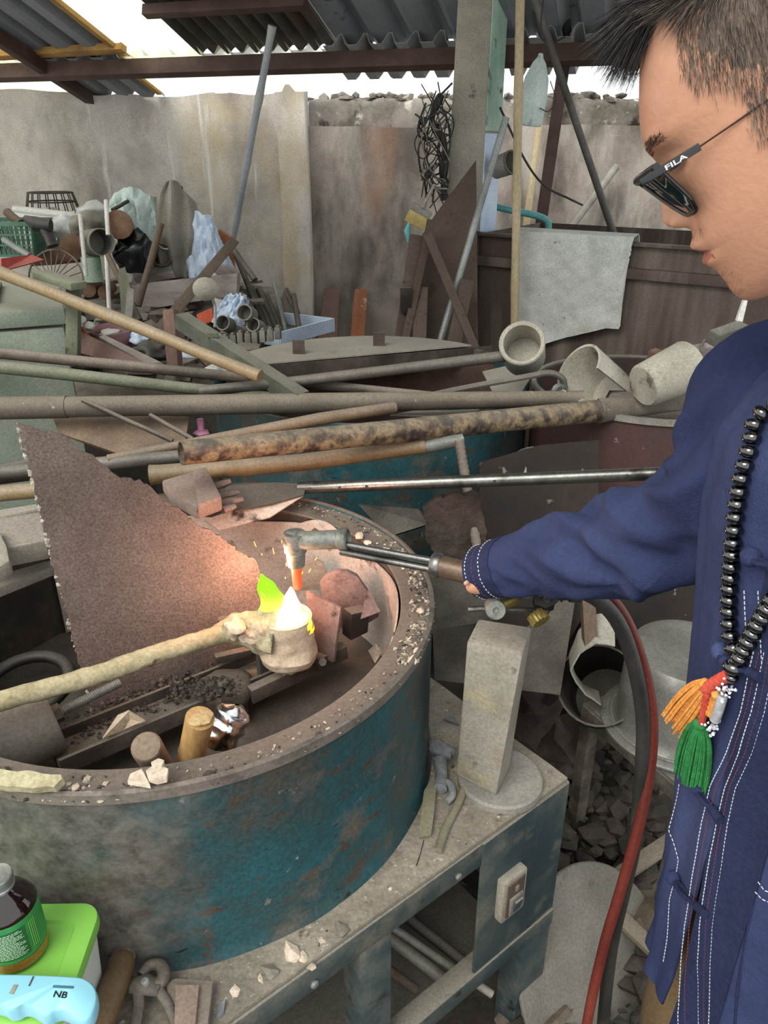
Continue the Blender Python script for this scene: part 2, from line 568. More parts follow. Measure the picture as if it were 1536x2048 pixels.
# ---------------------------------------------------------------- concrete post under the roof
M_conc = mat('bare_concrete_post', ['8d8777', '9c9686', 'aaa594'], scale=4, rough=.9, bump=.3, bscale=30, specks=[('6f6a5d', 12, .68)])
M_mint = mat('mint_paint', ['86a894', '9dbba8', 'b2cbbb'], scale=5, rough=.75, bump=.25, bscale=18, specks=[('55635a', 8, .63), ('c9d4cc', 6, .68)])
M_sky = mat('pale_blue_paint', ['a8bdd4', 'bccde0', 'c8d6e4'], scale=4, rough=.7, bump=.15)
def post():
    top_a, top_b, top_c = at(914, 20, 3.72), at(984, 20, 3.68), at(1014, 20, 3.86)
    bot_a, bot_b, bot_c = at(893, 400, 3.72), at(963, 400, 3.68), at(993, 400, 3.86)
    t = thing('concrete_post', 'square concrete roof post painted mint green on one face', 'post', (bot_b.x, 3.77, GZ))
    def col(z0, z1, name, off, faces, m):
        mb = MB()
        def lv(z):
            k = (z - bot_a.z) / (top_a.z - bot_a.z)
            a, b, c = bot_a.lerp(top_a, k), bot_b.lerp(top_b, k), bot_c.lerp(top_c, k)
            out = []
            for p in (a, b, c, a + c - b):
                out.append(V((p.x, p.y, z)))
            return out
        A, B = lv(z0), lv(z1)
        if off:
            nrm = (B[2] - B[1]).cross(A[1] - B[1]).normalized()
            if nrm.x < 0: nrm = -nrm
            q = [A[1], A[2], B[2], B[1]]
            slab([p + nrm * off for p in q], off * 1.02, mb, n=nrm)
        else:
            mb.add(A + B, [(0, 1, 2, 3), (4, 5, 6, 7), (0, 1, 5, 4), (1, 2, 6, 5), (2, 3, 7, 6), (3, 0, 4, 7)])
        return obj(name, mb, m, t, bevel=0 if off else .006)
    zt = roof_p(2.0, .75).z
    col(GZ, 2.3, 'shaft', 0, None, M_conc)
    zc = at(985, 262, 3.77).z
    col(zc, 2.3, 'paint_face', .004, None, M_mint)
    col(.5, zc - .01, 'paint_face', .004, None, M_sky)
    return t
post()
# ================================================================ background of the workshop
M_rust = mat('rusted_steel', ['3d332c', '52453b', '665a4f', '5c5147'], scale=5, rough=.85, bump=.3, bscale=50, dust=.5)
M_rustd = mat('shade_dark_rusted_steel', ['1b1613', '271f1a', '332922'], scale=6, rough=.85, bump=.3, bscale=60, dust=.45)  # rust browns deepened so the colour carries the shade behind the brick
M_brownsteel = mat('brown_painted_steel', ['4d4039', '594b43', '65574d'], scale=1.5, rough=.8, bump=.08, specks=[('837a70', 16, .72), ('85796c', 2.2, .62, (3, 3, .4), .12)])
M_hardboard = mat('brown_hardboard', ['4d4036', '5a4b40', '65564a'], scale=3, rough=.85, bump=.1, specks=[('4a372b', 22, .66)])
M_galv = mat('galvanised_tube', ['6e7470', '858b88', '9aa09f'], scale=7, rough=.5, metal=.35, bump=.1, dust=.3)
M_dkpipe = mat('dark_pipe', ['4c4943', '5e5a53', '726d64'], scale=6, rough=.6, metal=.2, bump=.1, dust=.35)
M_bamboo = mat('dry_bamboo', ['9c8d6a', 'b3a27c', 'c4b594'], scale=5, rough=.6, bump=.15, stretch=(1, 1, .3), dust=.2)
M_bambooy = mat('yellow_bamboo', ['7d6844', '8e7952', '9d8a66'], scale=5, rough=.55, bump=.12, dust=.45)
M_bamboog = mat('grey_bamboo', ['8a8f93', '9ba0a4', 'aaa99f'], scale=4, rough=.6, bump=.15)
M_olive = mat('olive_steel', ['565c47', '666c55', '757a62'], scale=6, rough=.75, bump=.2, dust=.4, specks=[('43382c', 12, .66)])
M_wood = mat('weathered_timber', ['847a74', '978d88', 'a69d98'], scale=4, rough=.9, bump=.3, stretch=(1, 6, 6), dust=.2)
M_woodd = mat('dark_old_timber', ['4f3f33', '62503f', '715d4b'], scale=5, rough=.9, bump=.3, stretch=(1, 1, .25), dust=.25)
M_woodo = mat('orange_timber', ['8d5a38', 'a56c45', 'b9805a'], scale=5, rough=.85, bump=.3, stretch=(1, 1, .15), specks=[('c9a684', 9, .66)])
M_woodr = mat('red_brown_timber', ['69534a', '7a6157', '8a7268'], scale=5, rough=.9, bump=.3, stretch=(1, 1, .15))
M_cloth = mat('dusty_grey_cloth', ['b0b2ac', 'bec0ba', 'cacbc6', 'b5b3a2'], scale=4, rough=.95, bump=.25, bscale=120, specks=[('9a937c', 2.6, .62, (1, 1, 1), .1), ('7d7a6d', 30, .72)])
M_sack = mat('olive_grey_sack', ['868174', '969184', 'a39e91'], scale=5, rough=.95, bump=.25, bscale=150)
M_mintcloth = mat('pale_mint_cloth', ['9fb0a8', 'b4c5bd', 'c6d5cf'], scale=5, rough=.95, bump=.25, bscale=120, specks=[('8d978f', 8, .64)])
M_bluecloth = mat('pale_blue_tarp', ['b4c6da', 'c5d5e6', 'd5e0ec'], scale=3, rough=.85, bump=.2, bscale=60)
M_blackbag = mat('black_plastic_film', ['15161a', '202226', '2a2c31'], scale=6, rough=.32, bump=.3, bscale=20)
M_whitebag = mat('dusty_white_film', ['a9aaa6', 'bfc1be', 'd0d1ce'], scale=6, rough=.6, bump=.3, bscale=30)
M_greenpl = mat('green_plastic', ['3f6a58', '4d7a66', '5a8773'], scale=4, rough=.6, bump=.08, dust=.5)
M_tealpl = mat('teal_plastic', ['4a8188', '5a949b', '6aa5ab'], scale=4, rough=.5, bump=.05, dust=.3)
M_teal = mat('teal_hose_rubber', ['4c9a9a', '5dacab', '6fbab8'], scale=4, rough=.5, bump=.05, dust=.2)
M_palegreen = mat('pale_green_enamel', ['7f8a7a', '8f9a89', '9da697'], scale=2, rough=.7, bump=.12, dust=.55, specks=[('5d604f', 9, .7)])
M_crucible = mat('dusty_ceramic', ['8e8a7c', 'a19d8f', 'b1ad9f'], scale=6, rough=.9, bump=.3, bscale=40, specks=[('6b665a', 10, .66)])
M_logs = mat('scrap_wood_ends', ['5d4535', '74573f', '8b6b50'], scale=7, rough=.9, bump=.3, dust=.3)
M_zinc = mat('dull_tin', ['6f6d64', '848278', '98968c'], scale=8, rough=.6, metal=.3, bump=.15, dust=.4)
M_pink = mat('pink_plastic', ['c07ba4', 'd18cb4', 'de9fc3'], scale=5, rough=.5, bump=.05, dust=.2)
M_dustpink = mat('dusty_pink_plastic', ['8a6467', '997074', 'a57c80'], scale=4, rough=.7, bump=.08, dust=.4)
M_orange = mat('orange_plastic', ['d4562c', 'e0653a', 'e8784e'], scale=4, rough=.6, bump=.05, dust=.25)
M_red = mat('red_plastic', ['a23a34', 'b44a42', 'c25a50'], scale=4, rough=.6, bump=.05, dust=.25)
M_white = mat('off_white_plastic', ['bdbcb4', 'cdccc5', 'd8d7d1'], scale=4, rough=.6, bump=.05, dust=.3)
M_wire = mat('dull_wire', ['3f3a35', '504a44'], scale=10, rough=.7, metal=.3, bump=0)
M_scrap = mat('mixed_scrap', ['3b342d', '5a5046', '756a5d', '4a4540'], scale=14, rough=.9, bump=.4, dust=.4)
M_black = mat('black_plastic', ['1d1d1c', '282826', '343331'], scale=6, rough=.55, bump=.1, dust=.25)
M_sponge = mat('yellow_bristle', ['9c8c4e', 'ac9c5e', 'b9ab73'], scale=20, rough=.95, bump=.4, bscale=200)

def pole(name, p0, p1, r, m, label, cat, group=None, r2=None, nodes=0, seg=12, hollow=False, bend=0, noder=1.12, ext=1.0):
    a, b = V(p0), V(p1)
    b = a + (b - a) * ext
    if hollow:
        mbx = pipe(a, b, r, r2=r2, wall=max(.002, r * .14))
    else:
        n = max(2, nodes * 5 + 1 if nodes else 9)
        pts, rad = [], []
        r2 = r2 or r
        side = (b - a).cross(V((0, 1, 0))).normalized()
        for i in range(n):
            t = i / (n - 1)
            pts.append(a.lerp(b, t) + side * bend * math.sin(PI * t) + V((0, 0, 1)) * 0.15 * r * nz((i * .4, r * 90, 0), 1))
            k = r + (r2 - r) * t
            if nodes:
                k *= noder if i % 5 == 0 else (.97 if i % 5 in (2, 3) else 1.0)
            rad.append(k)
        mbx = tube(pts, rad, seg)
    return obj(name, mbx, m, None, label, cat, group)

# ---- leaning poles by the wall
pole('bamboo_pole', at(545, 52, 3.95), at(432, 660, 4.3), .0165, M_bamboog, 'long pale bamboo pole leaning from rafters in front of left wall', 'bamboo pole', nodes=9, noder=1.2, ext=1.75)
pole('bamboo_pole', at(1041, -40, 3.3), at(1028, 690, 3.3), .017, M_bamboo, 'upright straw-coloured bamboo pole beside the hanging grey cloth', 'bamboo pole', nodes=7, ext=1.9)
pole('steel_pipe', at(1056, -40, 3.7), at(1240, 505, 3.75), .0165, M_dkpipe, 'dark steel pipe slanting down right from roof behind the cloth', 'pipe', ext=1.35)
pole('steel_pipe', at(1012, 235, 3.3), at(878, 690, 3.1), .0135, M_galv, 'grey galvanised pipe leaning against concrete post beside brown board', 'pipe', hollow=True, ext=1.9)
mb = MB()
a, b = at(1132, 98, 4.2), at(1078, 470, 4.2)
for off in ((0, 0), (.03, .03)):
    pass
beam(a, b, .055, .006, mb, up=(0, 1, 0)); beam(a + V((.027, .025, 0)), b + V((.027, .025, 0)), .006, .055, mb, up=(0, 1, 0))
obj('angle_iron', mb, M_purlin, None, 'red-brown angle iron standing against right wall behind dark pipe', 'angle iron')
pole('wooden_stick', at(1078, 250, 4.8), at(1050, 470, 4.7), .02, M_bamboo, 'thin knotty stick leaning on the wall left of angle iron', 'stick', nodes=4, ext=3.2)
mb = MB()
A0, A1 = at(1232, 334, 4.9), at(1130, 470, 4.6); A1 = A0 + (A1 - A0) * 3
obj('clear_tube', pipe(A0, A1, .022, wall=.002), M_zinc, None, 'pale tube crossing the dark slanting pipe on right wall', 'tube')

# roof prop and strut near the hanging bottle
mb = MB(); tube([at(1118, -30, 3.9), at(1132, 40, 3.9), at(1138, 100, 3.9)], .02, 8, mb)
beam(at(1138, 96, 3.9), at(1124, 170, 3.9), .04, .03, mb)
obj('roof_strut', mb, M_rustd, None, 'short dark strut dropping from purlin behind the slanting pipe', 'strut')

# ---- hanging plastic bottle
def hanging_bottle():
    c = at(1068, 190, 3.6)
    t = thing('hanging_bottle', 'cut mint plastic canister hung from roof by wire', 'canister', at(1068, 240, 3.6))
    prof = [(.001, .15), (.012, .15), (.014, .135), (.03, .115), (.052, .06), (.058, .0), (.058, -.1), (.052, -.115), (.001, -.115)]
    ax = V((.1, -.05, 1)).normalized()
    mb = lathe(prof, c, ax, 4, MB())
    M = [ (V(p) - c) for p in mb.v]
    body = obj('body', mb, mat('mint_translucent_plastic', ['9db0a6', 'b2c4ba', 'c3d2ca'], scale=5, rough=.5, bump=.05, specks=[('6f7a70', 7, .64)]), t, bevel=.008)
    tp = c + ax * .15
    obj('hook_wire', tube(spline([tp, tp + V((.015, 0, .04)), tp + V((-.01, 0, .1)), tp + V((.005, .02, .28))], 12), .003, 6), M_wire, t)
    obj('tail_wire', tube(spline([c + V((.06, -.01, .05)), c + V((.09, -.01, -.02)), c + V((.06, -.02, -.06)), c + V((.02, -.05, -.05))], 12), .002, 6), M_wire, t)
hanging_bottle()

# ---- tin can fixed to the post
c = at(1008, 330, 3.66)
t = thing('tin_can', 'dark tin can hooked sideways on the concrete post', 'can', c - V((0, 0, .05)))
ax = V((.62, -.72, .25)).normalized()
obj('body', lathe([(.001, -.048), (.046, -.048), (.048, .045), (.044, .045), (.042, -.035), (.001, -.035)], c, ax, 24), M_zinc, t)
obj('rim', lathe([(.044, .04), (.0505, .04), (.0505, .048), (.044, .048), (.044, .04)], c, ax, 24), M_dkpipe, t)

# ---- wire tangle on the post
t = thing('wire_tangle', 'bird-nest tangle of old cables hanging on the concrete post', 'cables', at(865, 400, 3.6))
rnd = random.Random(3)
for k in range(16):
    x0 = rnd.uniform(850, 895); pts = []
    for i in range(8):
        u = i / 7
        ang = u * 6.3 * rnd.uniform(.7, 1.3) + k
        pts.append(at(868 + 30 * math.sin(ang) * (1 - .3 * u) + rnd.uniform(-12, 12), 205 + 185 * u + 30 * math.cos(ang * 1.3) + rnd.uniform(-14, 14), 3.67 + rnd.uniform(-.04, .04)))
    obj('cable', tube(spline(pts, 30), rnd.choice([.0025, .003, .0045]), 5), rnd.choice([M_wire, M_black, M_wire, M_zinc]), t)
obj('cable_bundle', tube(spline([at(882, 190, 3.7), at(864, 240, 3.68), at(889, 290, 3.69), at(886, 345, 3.69), at(889, 400, 3.7)], 20), [.016 + .004 * math.sin(i) for i in range(21)], 8), M_black, t)

# ---- paint brush hanging, teal-handled tool
c = at(840, 425, 3.35)
t = thing('paint_brush', 'wide flat paint brush hung bristles down beside brown board', 'brush', c - V((0, 0, .06)))
rt = Matrix.Rotation(math.radians(28), 3, 'Y')
obj('bristles', box(c + rt @ V((-.0, 0, -.03)), (.085, .025, .05), rot=rt), M_sponge, t, bevel=.004)
obj('ferrule', box(c + rt @ V((0, 0, .008)), (.09, .03, .028), rot=rt), M_zinc, t, bevel=.003)
obj('handle', tube([c + rt @ V((0, 0, .02)), c + rt @ V((0, 0, .05)), c + rt @ V((0, 0, .12))], [.03, .014, .011], 10, flat=.5), M_wood, t)
obj('teal_handle', tube([at(818, 445, 3.3), at(814, 462, 3.3), at(817, 485, 3.3)], [.004, .014, .004], 10), M_teal, None, 'small teal plastic handle hanging under the flat brush', 'handle')

# ---- brown boards and bars propped against the post
mb = slab([at(952, 322, 3.42), at(958, 900, 3.05), at(790, 900, 3.05), at(812, 640, 3.26), at(845, 470, 3.34), at(872, 428, 3.36)], .012)
obj('hardboard_offcut', mb, M_hardboard, None, 'tall pointed brown board propped against concrete post', 'board')
for (p0, p1, w, nm, lab) in [((832, 470, 3.2), (800, 690, 3.1), .05, 'timber_batten', 'flat brown batten leaning at left edge of pointed board'),
                             ((862, 440, 3.22), (808, 690, 3.05), .03, 'timber_batten', 'thin brown batten crossing the pointed board towards left'),
                             ((812, 575, 3.1), (812, 625, 3.1), .045, 'timber_block', 'short dark block hanging left of the propped battens'),
                             ((855, 468, 3.15), (952, 700, 3.02), .034, 'flat_bar', 'dark flat bar slanting right across the pointed brown board'),
                             ((842, 575, 3.15), (838, 690, 3.05), .055, 'timber_board', 'dark upright board end beneath the pointed brown board'),
                             ((935, 560, 3.12), (905, 700, 3.02), .055, 'timber_board', 'brown board leaning behind galvanised pipe below pointed board')]:
    obj(nm, beam(at(*p0), at(*p0).lerp(at(*p1), 1.0 if nm == 'timber_block' else 1.95), w, .018, up=(0, 1, 0)), M_hardboard if 'brown' in lab else M_rustd, None, lab, 'board' if 'bar' not in nm else 'bar', bevel=.002)

# ---- two boards on the wall foot
for pts, m, lab in [(((650, 578), (680, 580), (664, 860), (610, 860)), M_woodr, 'dull red-brown plank leaning on wall left of orange plank'),
                    (((710, 580), (735, 580), (716, 860), (684, 860)), M_woodo, 'short orange-brown plank leaning on the wall')]:
    ys = (5.02, 5.02, 4.72, 4.72)
    obj('plank', slab([at(p[0], p[1], y) for p, y in zip(pts, ys)], .03), m, None, lab, 'plank', bevel=.003)

# ---- old timber splinter fixed to wall pillar
obj('timber_splinter', slab([at(578, 162, 5.0), at(586, 165, 5.0), at(602, 262, 5.02), at(596, 268, 5.02)], .03), M_woodr, None, 'thin timber splinter standing at head of wall pillar', 'timber')

# ---- brown steel bin side with rails and hanging cloth
PL, PR = at(948, 457, 3.6), at(1500, 508, 2.95)
zt = (PL.z + PR.z) / 2
PL.z = PR.z = zt
t = thing('steel_bin', 'large dull brown sheet-steel bin along the right wall', 'bin', ((PL.x + PR.x) / 2, (PL.y + PR.y) / 2, GZ))
ex = (PR - PL).normalized(); en = V((-ex.y, ex.x, 0)); 
if en.y < 0: en = -en
PR2 = PL + ex * 1.5
def bx(name, s0, s1, z0, z1, d0, d1, m):
    a = PL + ex * s0; mbq = MB()
    pts = [PL + ex * s0 + en * d0, PL + ex * s1 + en * d0, PL + ex * s1 + en * d1, PL + ex * s0 + en * d1]
    mbq.add([V((p.x, p.y, z0)) for p in pts] + [V((p.x, p.y, z1)) for p in pts], [(0, 1, 2, 3), (4, 5, 6, 7), (0, 1, 5, 4), (1, 2, 6, 5), (2, 3, 7, 6), (3, 0, 4, 7)])
    return obj(name, mbq, m, t, bevel=.002)
bx('front_panel', 0, 1.6, GZ + .02, zt - .01, 0, .006, M_brownsteel)
bx('side_panel', 0, .006, GZ + .02, zt - .01, 0, .7, M_brownsteel)
bx('back_panel', 0, 1.6, GZ + .02, zt - .01, .7, .706, M_brownsteel)
bx('top_rail', -.01, 1.6, zt - .012, zt, -.03, .02, M_brownsteel)
bx('rail', -.005, 1.6, zt - .135, zt - .095, -.03, -.002, M_brownsteel)
bx('corner_post', -.01, .03, GZ, zt, -.02, .03, M_brownsteel)
def bin_pt(px, py):
    r = ray(px, py); k = (PL - CAMV).dot(en) / r.dot(en)
    return CAMV + r * k
# cloth over the rail
def cloth(u, v):
    top = bin_pt(1036 + (1276 - 1036) * u, 458 + 14 * u)
    yb = lerp_list([0, .06, .2, .45, .8, .93, 1.0], [655, 672, 690, 672, 652, 655, 560], u)
    xb = lerp_list([0, .2, .9, 1.0], [1032, 1080, 1243, 1252], u)
    bot = bin_pt(xb, yb)
    if v < .12:
        w = v / .12
        p = top + en * (.04 * (1 - w)) + V((0, 0, .006 + -.05 * (1 - w) ** 2))
        return p
    w = (v - .12) / .88
    p = top.lerp(bot, w)
    fold = .012 * math.sin(u * 9 + w * 2) * w + .012 * nz((u * 5, w * 4, 0), 1, 5) + .006 * nz((u * 14, w * 12, 0), 1, 6)
    return p - en * (.04 + fold + .03 * w * (1 - u) * 0 + .02 * max(0, w - .8))
obj('hanging_cloth', grid(cloth, 46, 46, t=.003), M_cloth, None, 'dirty grey-white cloth draped over the brown steel bin', 'cloth')

# ---- teal hose behind the bin
obj('hose', tube(spline([at(985, 412, 3.95), at(1030, 422, 3.9), at(1075, 432, 3.9), at(1096, 445, 3.9), at(1094, 475, 3.9), at(1085, 520, 3.9)], 24), .016, 10), M_teal, None, 'teal hose looped between concrete post and angle iron', 'hose')
obj('cable_run', tube(spline([at(1000, 215, 3.7), at(1050, 320, 3.8), at(1090, 372, 3.85), at(1140, 398, 3.85), at(1165, 410, 4.0)], 20), .005, 6), M_wire, None, 'single drooping cable from the post along right wall', 'cable')
obj('cable_run', tube(spline([at(1058, -20, 3.8), at(1080, 70, 3.8), at(1105, 84, 3.8), at(1130, 74, 3.8)], 20), .004, 6), M_wire, None, 'loose dark wire looping under the purlin near the strut', 'cable')

# ================================================================ junk pile on the left
def can(name, c, ax, r, L, m, label, cat, wall=.004, seg=20, taper=1.0, group=None):
    c = V(c); ax = V(ax).normalized()
    pr = [(.0005, -L / 2), (r * taper, -L / 2), (r, L / 2), (r - wall, L / 2), (r * taper - wall, -L / 2 + wall * 2), (.0005, -L / 2 + wall * 2)]
    return obj(name, lathe(pr, c, ax, seg), m, None, label, cat, group)

# rack that carries the heap
t = thing('timber_rack', 'low timber rack under the heap of scrap', 'rack', at(240, 660, 3.9))
zr = at(240, 560, 3.6).z
cx, cy = -1.72, 3.95; zr -= .07
for i in range(6):
    obj('slat', box((cx, cy - .45 + i * .18, zr - .06), (1.75, .15, .03)), M_wood, t, bevel=.003)
for sx in (-.8, .8):
    for sy in (-.42, .42):
        obj('leg', box((cx + sx, cy + sy, (zr - .08 + GZ) / 2), (.07, .07, zr - .08 - GZ)), M_wood, t, bevel=.004)

# front trough board of a crate
t = thing('timber_crate', 'weathered grey timber crate holding cloth and tarp', 'crate', at(370, 640, 3.5))
F0, F1 = at(262, 590, 3.55), at(482, 566, 3.35)
def board(px0, py0, px1, py1, px2, py2, px3, py3, y0, y1, m, name, par, th=.03):
    return obj(name, slab([at(px0, py0, y0), at(px1, py1, y1), at(px2, py2, y1), at(px3, py3, y0)], th), m, par, bevel=.003)
board(268, 568, 481, 545, 479, 588, 280, 620, 3.55, 3.4, M_wood, 'side_board', t)
board(268, 552, 455, 528, 481, 545, 268, 568, 3.9, 3.62, M_wood, 'side_board', t, .02)
board(285, 622, 470, 596, 470, 622, 285, 650, 3.62, 3.5, M_wood, 'bottom_board', t)

# cloth hung on a stick
def hood(u, v):
    a = (u - .5) * 2
    x = 350 + a * lerp_list([0, .12, .3, .55, 1], [18, 40, 48, 50, 34], v) + 4 * v
    y = 357 + 195 * v + 26 * a * a * (1 - v) + (10 if u > .9 else 0) * v
    p = at(x, y, 3.75)
    d = .12 * (1 - a * a) * (.4 + .6 * math.sin(PI * min(1, v + .15))) + .02 * math.sin(a * 9 + v * 2)
    return p - V((0, d, 0))
obj('draped_sack', grid(hood, 30, 30, t=.004), M_sack, None, 'olive-grey sack hung hood-like over a post in scrap heap', 'sack')
obj('post_stick', tube([at(352, 372, 3.72), at(352, 560, 3.78)], .03, 10), M_woodd, None, 'short post hidden under the olive-grey sack', 'post')

def crumple(name, px, py, y, sx, sz, sy, m, label, cat, seed, amp=.35, freq=1.6, fold=0):
    c = at(px, py, y)
    w, h = msz(sx, c), msz(sz, c)
    mbx = rock(c, (w, sy, h), seed, amp=amp, fine=True, rz=0, freq=freq)
    v2 = []
    for p in mbx.v:
        q = V(p); d = (q - c)
        k = 1 + .12 * nz(q, 22, seed) + .1 * abs(nz(q, 11, seed + 3))
        v2.append(tuple(c + d * k))
    mbx.v = v2
    return obj(name, mbx, m, None, label, cat, smooth=120)
def drape(name, pix, y, m, label, cat, depth=.12, seed=1, nu=26, nv=26):
    """cloth heap: pix = [(top_x, top_y, bottom_x, bottom_y)...] from left to right"""
    us = [i / (len(pix) - 1) for i in range(len(pix))]
    def fn(u, v):
        q = [lerp_list(us, [p[i] for p in pix], u) for i in range(4)]
        x = q[0] + (q[2] - q[0]) * v; yy = q[1] + (q[3] - q[1]) * v
        a = 2 * u - 1
        p = at(x, yy, y)
        return p - V((0, depth * (1 - a * a) * (.35 + .65 * v) + .035 * nz((u * 7, v * 3, seed), 1) + .02 * nz((u * 16, v * 6, seed), 1), -.01 * nz((u * 9, v * 9, seed), 1)))
    return obj(name, grid(fn, nu, nv, t=.004), m, None, label, cat)
drape('mint_cloth', [(218, 412, 205, 462), (238, 384, 250, 470), (270, 372, 290, 480), (300, 385, 312, 500), (318, 400, 325, 470)], 3.7, M_mintcloth, 'pale mint cloth heaped left of the olive-grey sack', 'cloth', .16, 2)
drape('blue_tarp', [(372, 432, 372, 550), (395, 420, 402, 552), (425, 432, 440, 552), (432, 455, 474, 552)], 3.75, M_bluecloth, 'light blue tarp spilling over the timber crate edge', 'tarp', .12, 3)
drape('blue_tarp', [(455, 590, 420, 640), (475, 585, 455, 645), (490, 588, 480, 650), (497, 600, 490, 648)], 3.3, M_bluecloth, 'pale blue tarp end hanging below the crate board', 'tarp', .08, 4)
crumple('black_bag', 270, 505, 3.55, 38, 40, .12, M_blackbag, 'shiny black plastic bag amid scrap heap left of sack', 'bag', 12, .3, 2.2)
crumple('white_bag', 140, 452, 3.6, 34, 24, .1, M_whitebag, 'dusty white plastic bag beside green basket', 'bag', 5, .35)
crumple('grey_bag', 175, 452, 3.6, 30, 24, .1, M_sack, 'dark grey rag crumpled above the open tin', 'rag', 9, .35)
crumple('white_bag', 185, 425, 4.0, 34, 18, .1, M_whitebag, 'pale crumpled film on top at back of scrap heap', 'film', 15, .35)
obj('cabinet_back', slab([at(425, 470, 4.1), at(440, 458, 4.1), at(472, 478, 4.1), at(470, 545, 4.1), at(432, 540, 4.1)], .05), M_woodo, None, 'brown wooden panel corner behind the blue tarp', 'panel')
can('open_tin', at(193, 485, 3.4), (.55, -.75, .1), .055, .15, M_zinc, 'dull open tin lying on its side in scrap heap', 'tin')
can('pale_jar', at(184, 538, 3.4), (0, 0, 1), .04, .1, mat('green_white_jar', ['8fa490', 'a8b8a6', '6f9a78'], scale=16, rough=.6, bump=.05), 'small green and white tin below the lying open tin', 'jar')
for i, (px, py, rr, LL, ax, lab) in enumerate([(147, 495, .055, .2, (.3, -.9, .1), 'brown log end standing left of the open tin'), (238, 450, .06, .2, (.3, -.95, .1), 'thick brown log end under the mint cloth'),
                                         (112, 510, .04, .25, (1, -.2, .1), 'short brown log lying below the green basket'), (186, 576, .035, .2, (.15, -1, .1), 'small orange-brown log end low in scrap heap'),
                                         (215, 580, .03, .2, (.2, -1, .05), 'smallest log end beside white stick in scrap heap')]):
    c = at(px, py, 3.5)
    ax = V(ax).normalized()
    obj('log', tube([c - ax * LL / 2, c - ax * LL * .1, c + ax * LL / 2], [rr * .95, rr, rr * .97], 14), M_logs, None, lab, 'log', bevel=.003)

# green baskets
def basket(px0, px1, py0, py1, y, m, label, dep=.22):
    A, B = at(px0, py0, y), at(px1, py0, y); Cc = at(px0, py1, y)
    w = (B - A).length; h = (A - Cc).length * .98
    c = V(((A.x + B.x) / 2, y + dep / 2, A.z - h))
    t = thing('plastic_basket', label, 'basket', c)
    tp = .86
    def ringpt(k, f):
        s = tp + (1 - tp) * k
        return [V((c.x + sx * w / 2 * s, c.y + sy * dep / 2 * s, c.z + h * k)) for sx, sy in ((-1, -1), (1, -1), (1, 1), (-1, 1))]
    for k, th in ((0, .01), (.33, .006), (.66, .006), (1, .016)):
        R_ = ringpt(k, 0); mbq = MB()
        for i in range(4):
            beam(R_[i], R_[(i + 1) % 4], .008, th, mbq)
        obj('rim' if k == 1 else 'hoop', mbq, m, t)
    mbq = MB(); b0, b1 = ringpt(0, 0), ringpt(1, 0)
    for i in range(4):
        for q in range(11):
            f = q / 11
            beam(b0[i].lerp(b0[(i + 1) % 4], f), b1[i].lerp(b1[(i + 1) % 4], f), .008, .006, mbq)
    obj('lattice', mbq, m, t)
    obj('base', box(c + V((0, 0, .004)), (w * tp, dep * tp, .008)), m, t)
basket(-60, 62, 448, 512, 3.35, M_greenpl, 'dusty green plastic basket at left end of the heap')
basket(58, 132, 452, 512, 3.62, M_tealpl, 'blue-green lattice basket behind the green basket')
# wire basket on top
t = thing('wire_basket', 'upturned wire basket with white bag on the heap', 'basket', at(108, 432, 3.95))
c = at(108, 430, 3.95)
for k in range(9):
    a = PI * k / 9
    d = V((math.cos(a) * .13, math.sin(a) * .1, 0))
    obj('wire', tube([c - d, c - d * .8 + V((0, 0, .1)), c + d * .8 + V((0, 0, .1)), c + d], .003, 5), M_wire, t)
for z, k in ((0, 1), (.06, .88), (.1, .8)):
    obj('hoop_wire', tube([c + V((math.cos(2 * PI * i / 20) * .13 * k, math.sin(2 * PI * i / 20) * .1 * k, z)) for i in range(21)], .0035, 5), M_wire, t)
crumple('white_bag', 100, 424, 3.95, 22, 8, .06, M_whitebag, 'small white film bag inside the wire basket', 'bag', 21)
for i, (a_, b_, lab) in enumerate([((28, 418), (150, 432), 'upper white plastic pipe lying across heap top'), ((32, 430), (150, 444), 'lower white plastic pipe lying across heap top')]):
    obj('plastic_pipe', pipe(at(*a_, 3.75), at(*b_, 3.7), .016), M_white, None, lab, 'pipe')
# dark tool grip
t = thing('hand_tool', 'dark pistol-grip tool lying on the green basket', 'tool', at(90, 490, 3.3))
obj('head', tube([at(50, 436, 3.3), at(72, 448, 3.28), at(102, 452, 3.28)], [.012, .03, .026], 12), M_black, t)
obj('grip', tube([at(88, 455, 3.28), at(98, 475, 3.27), at(106, 492, 3.26)], [.024, .022, .026], 12, flat=.7), M_black, t)
pole('wooden_stick', at(14, 425, 3.45), at(42, 447, 3.4), .018, M_woodd, 'short round brown stick over the green basket', 'stick')
# sticks
for p0, p1, r, m, lab in [((160, 428, 3.35), (172, 552, 3.3), .009, M_white, 'thin white stick standing left of the open tin'),
                          ((212, 400, 3.4), (216, 470, 3.35), .009, M_white, 'thin white rod standing under the mint cloth'),
                          ((213, 510, 3.25), (219, 625, 3.2), .009, M_white, 'thin white stick standing below the open tin'),
                          ((322, 448, 3.3), (276, 612, 3.15), .014, M_woodd, 'round brown stick leaning beside the olive-grey sack'),
                          ((215, 510, 3.25), (280, 640, 3.1), .011, M_woodd, 'thin grey-brown stick slanting down below open tin'),
                          ((300, 660, 2.9), (322, 730, 2.8), .008, M_woodd, 'thin stick end poking out behind yellow bamboo'),
                          ((466, 498, 3.55), (510, 560, 3.45), .014, M_dkpipe, 'dark rod leaning at right end of the crate')]:
    pole('stick', at(*p0), at(*p1), r, m, lab, 'stick')
obj('thin_batten', beam(at(470, 480, 3.5), at(318, 660, 2.95), .04, .012, up=(0, 1, 0)), M_woodd, None, 'long thin brown batten crossing in front of the crate', 'batten', bevel=.002)
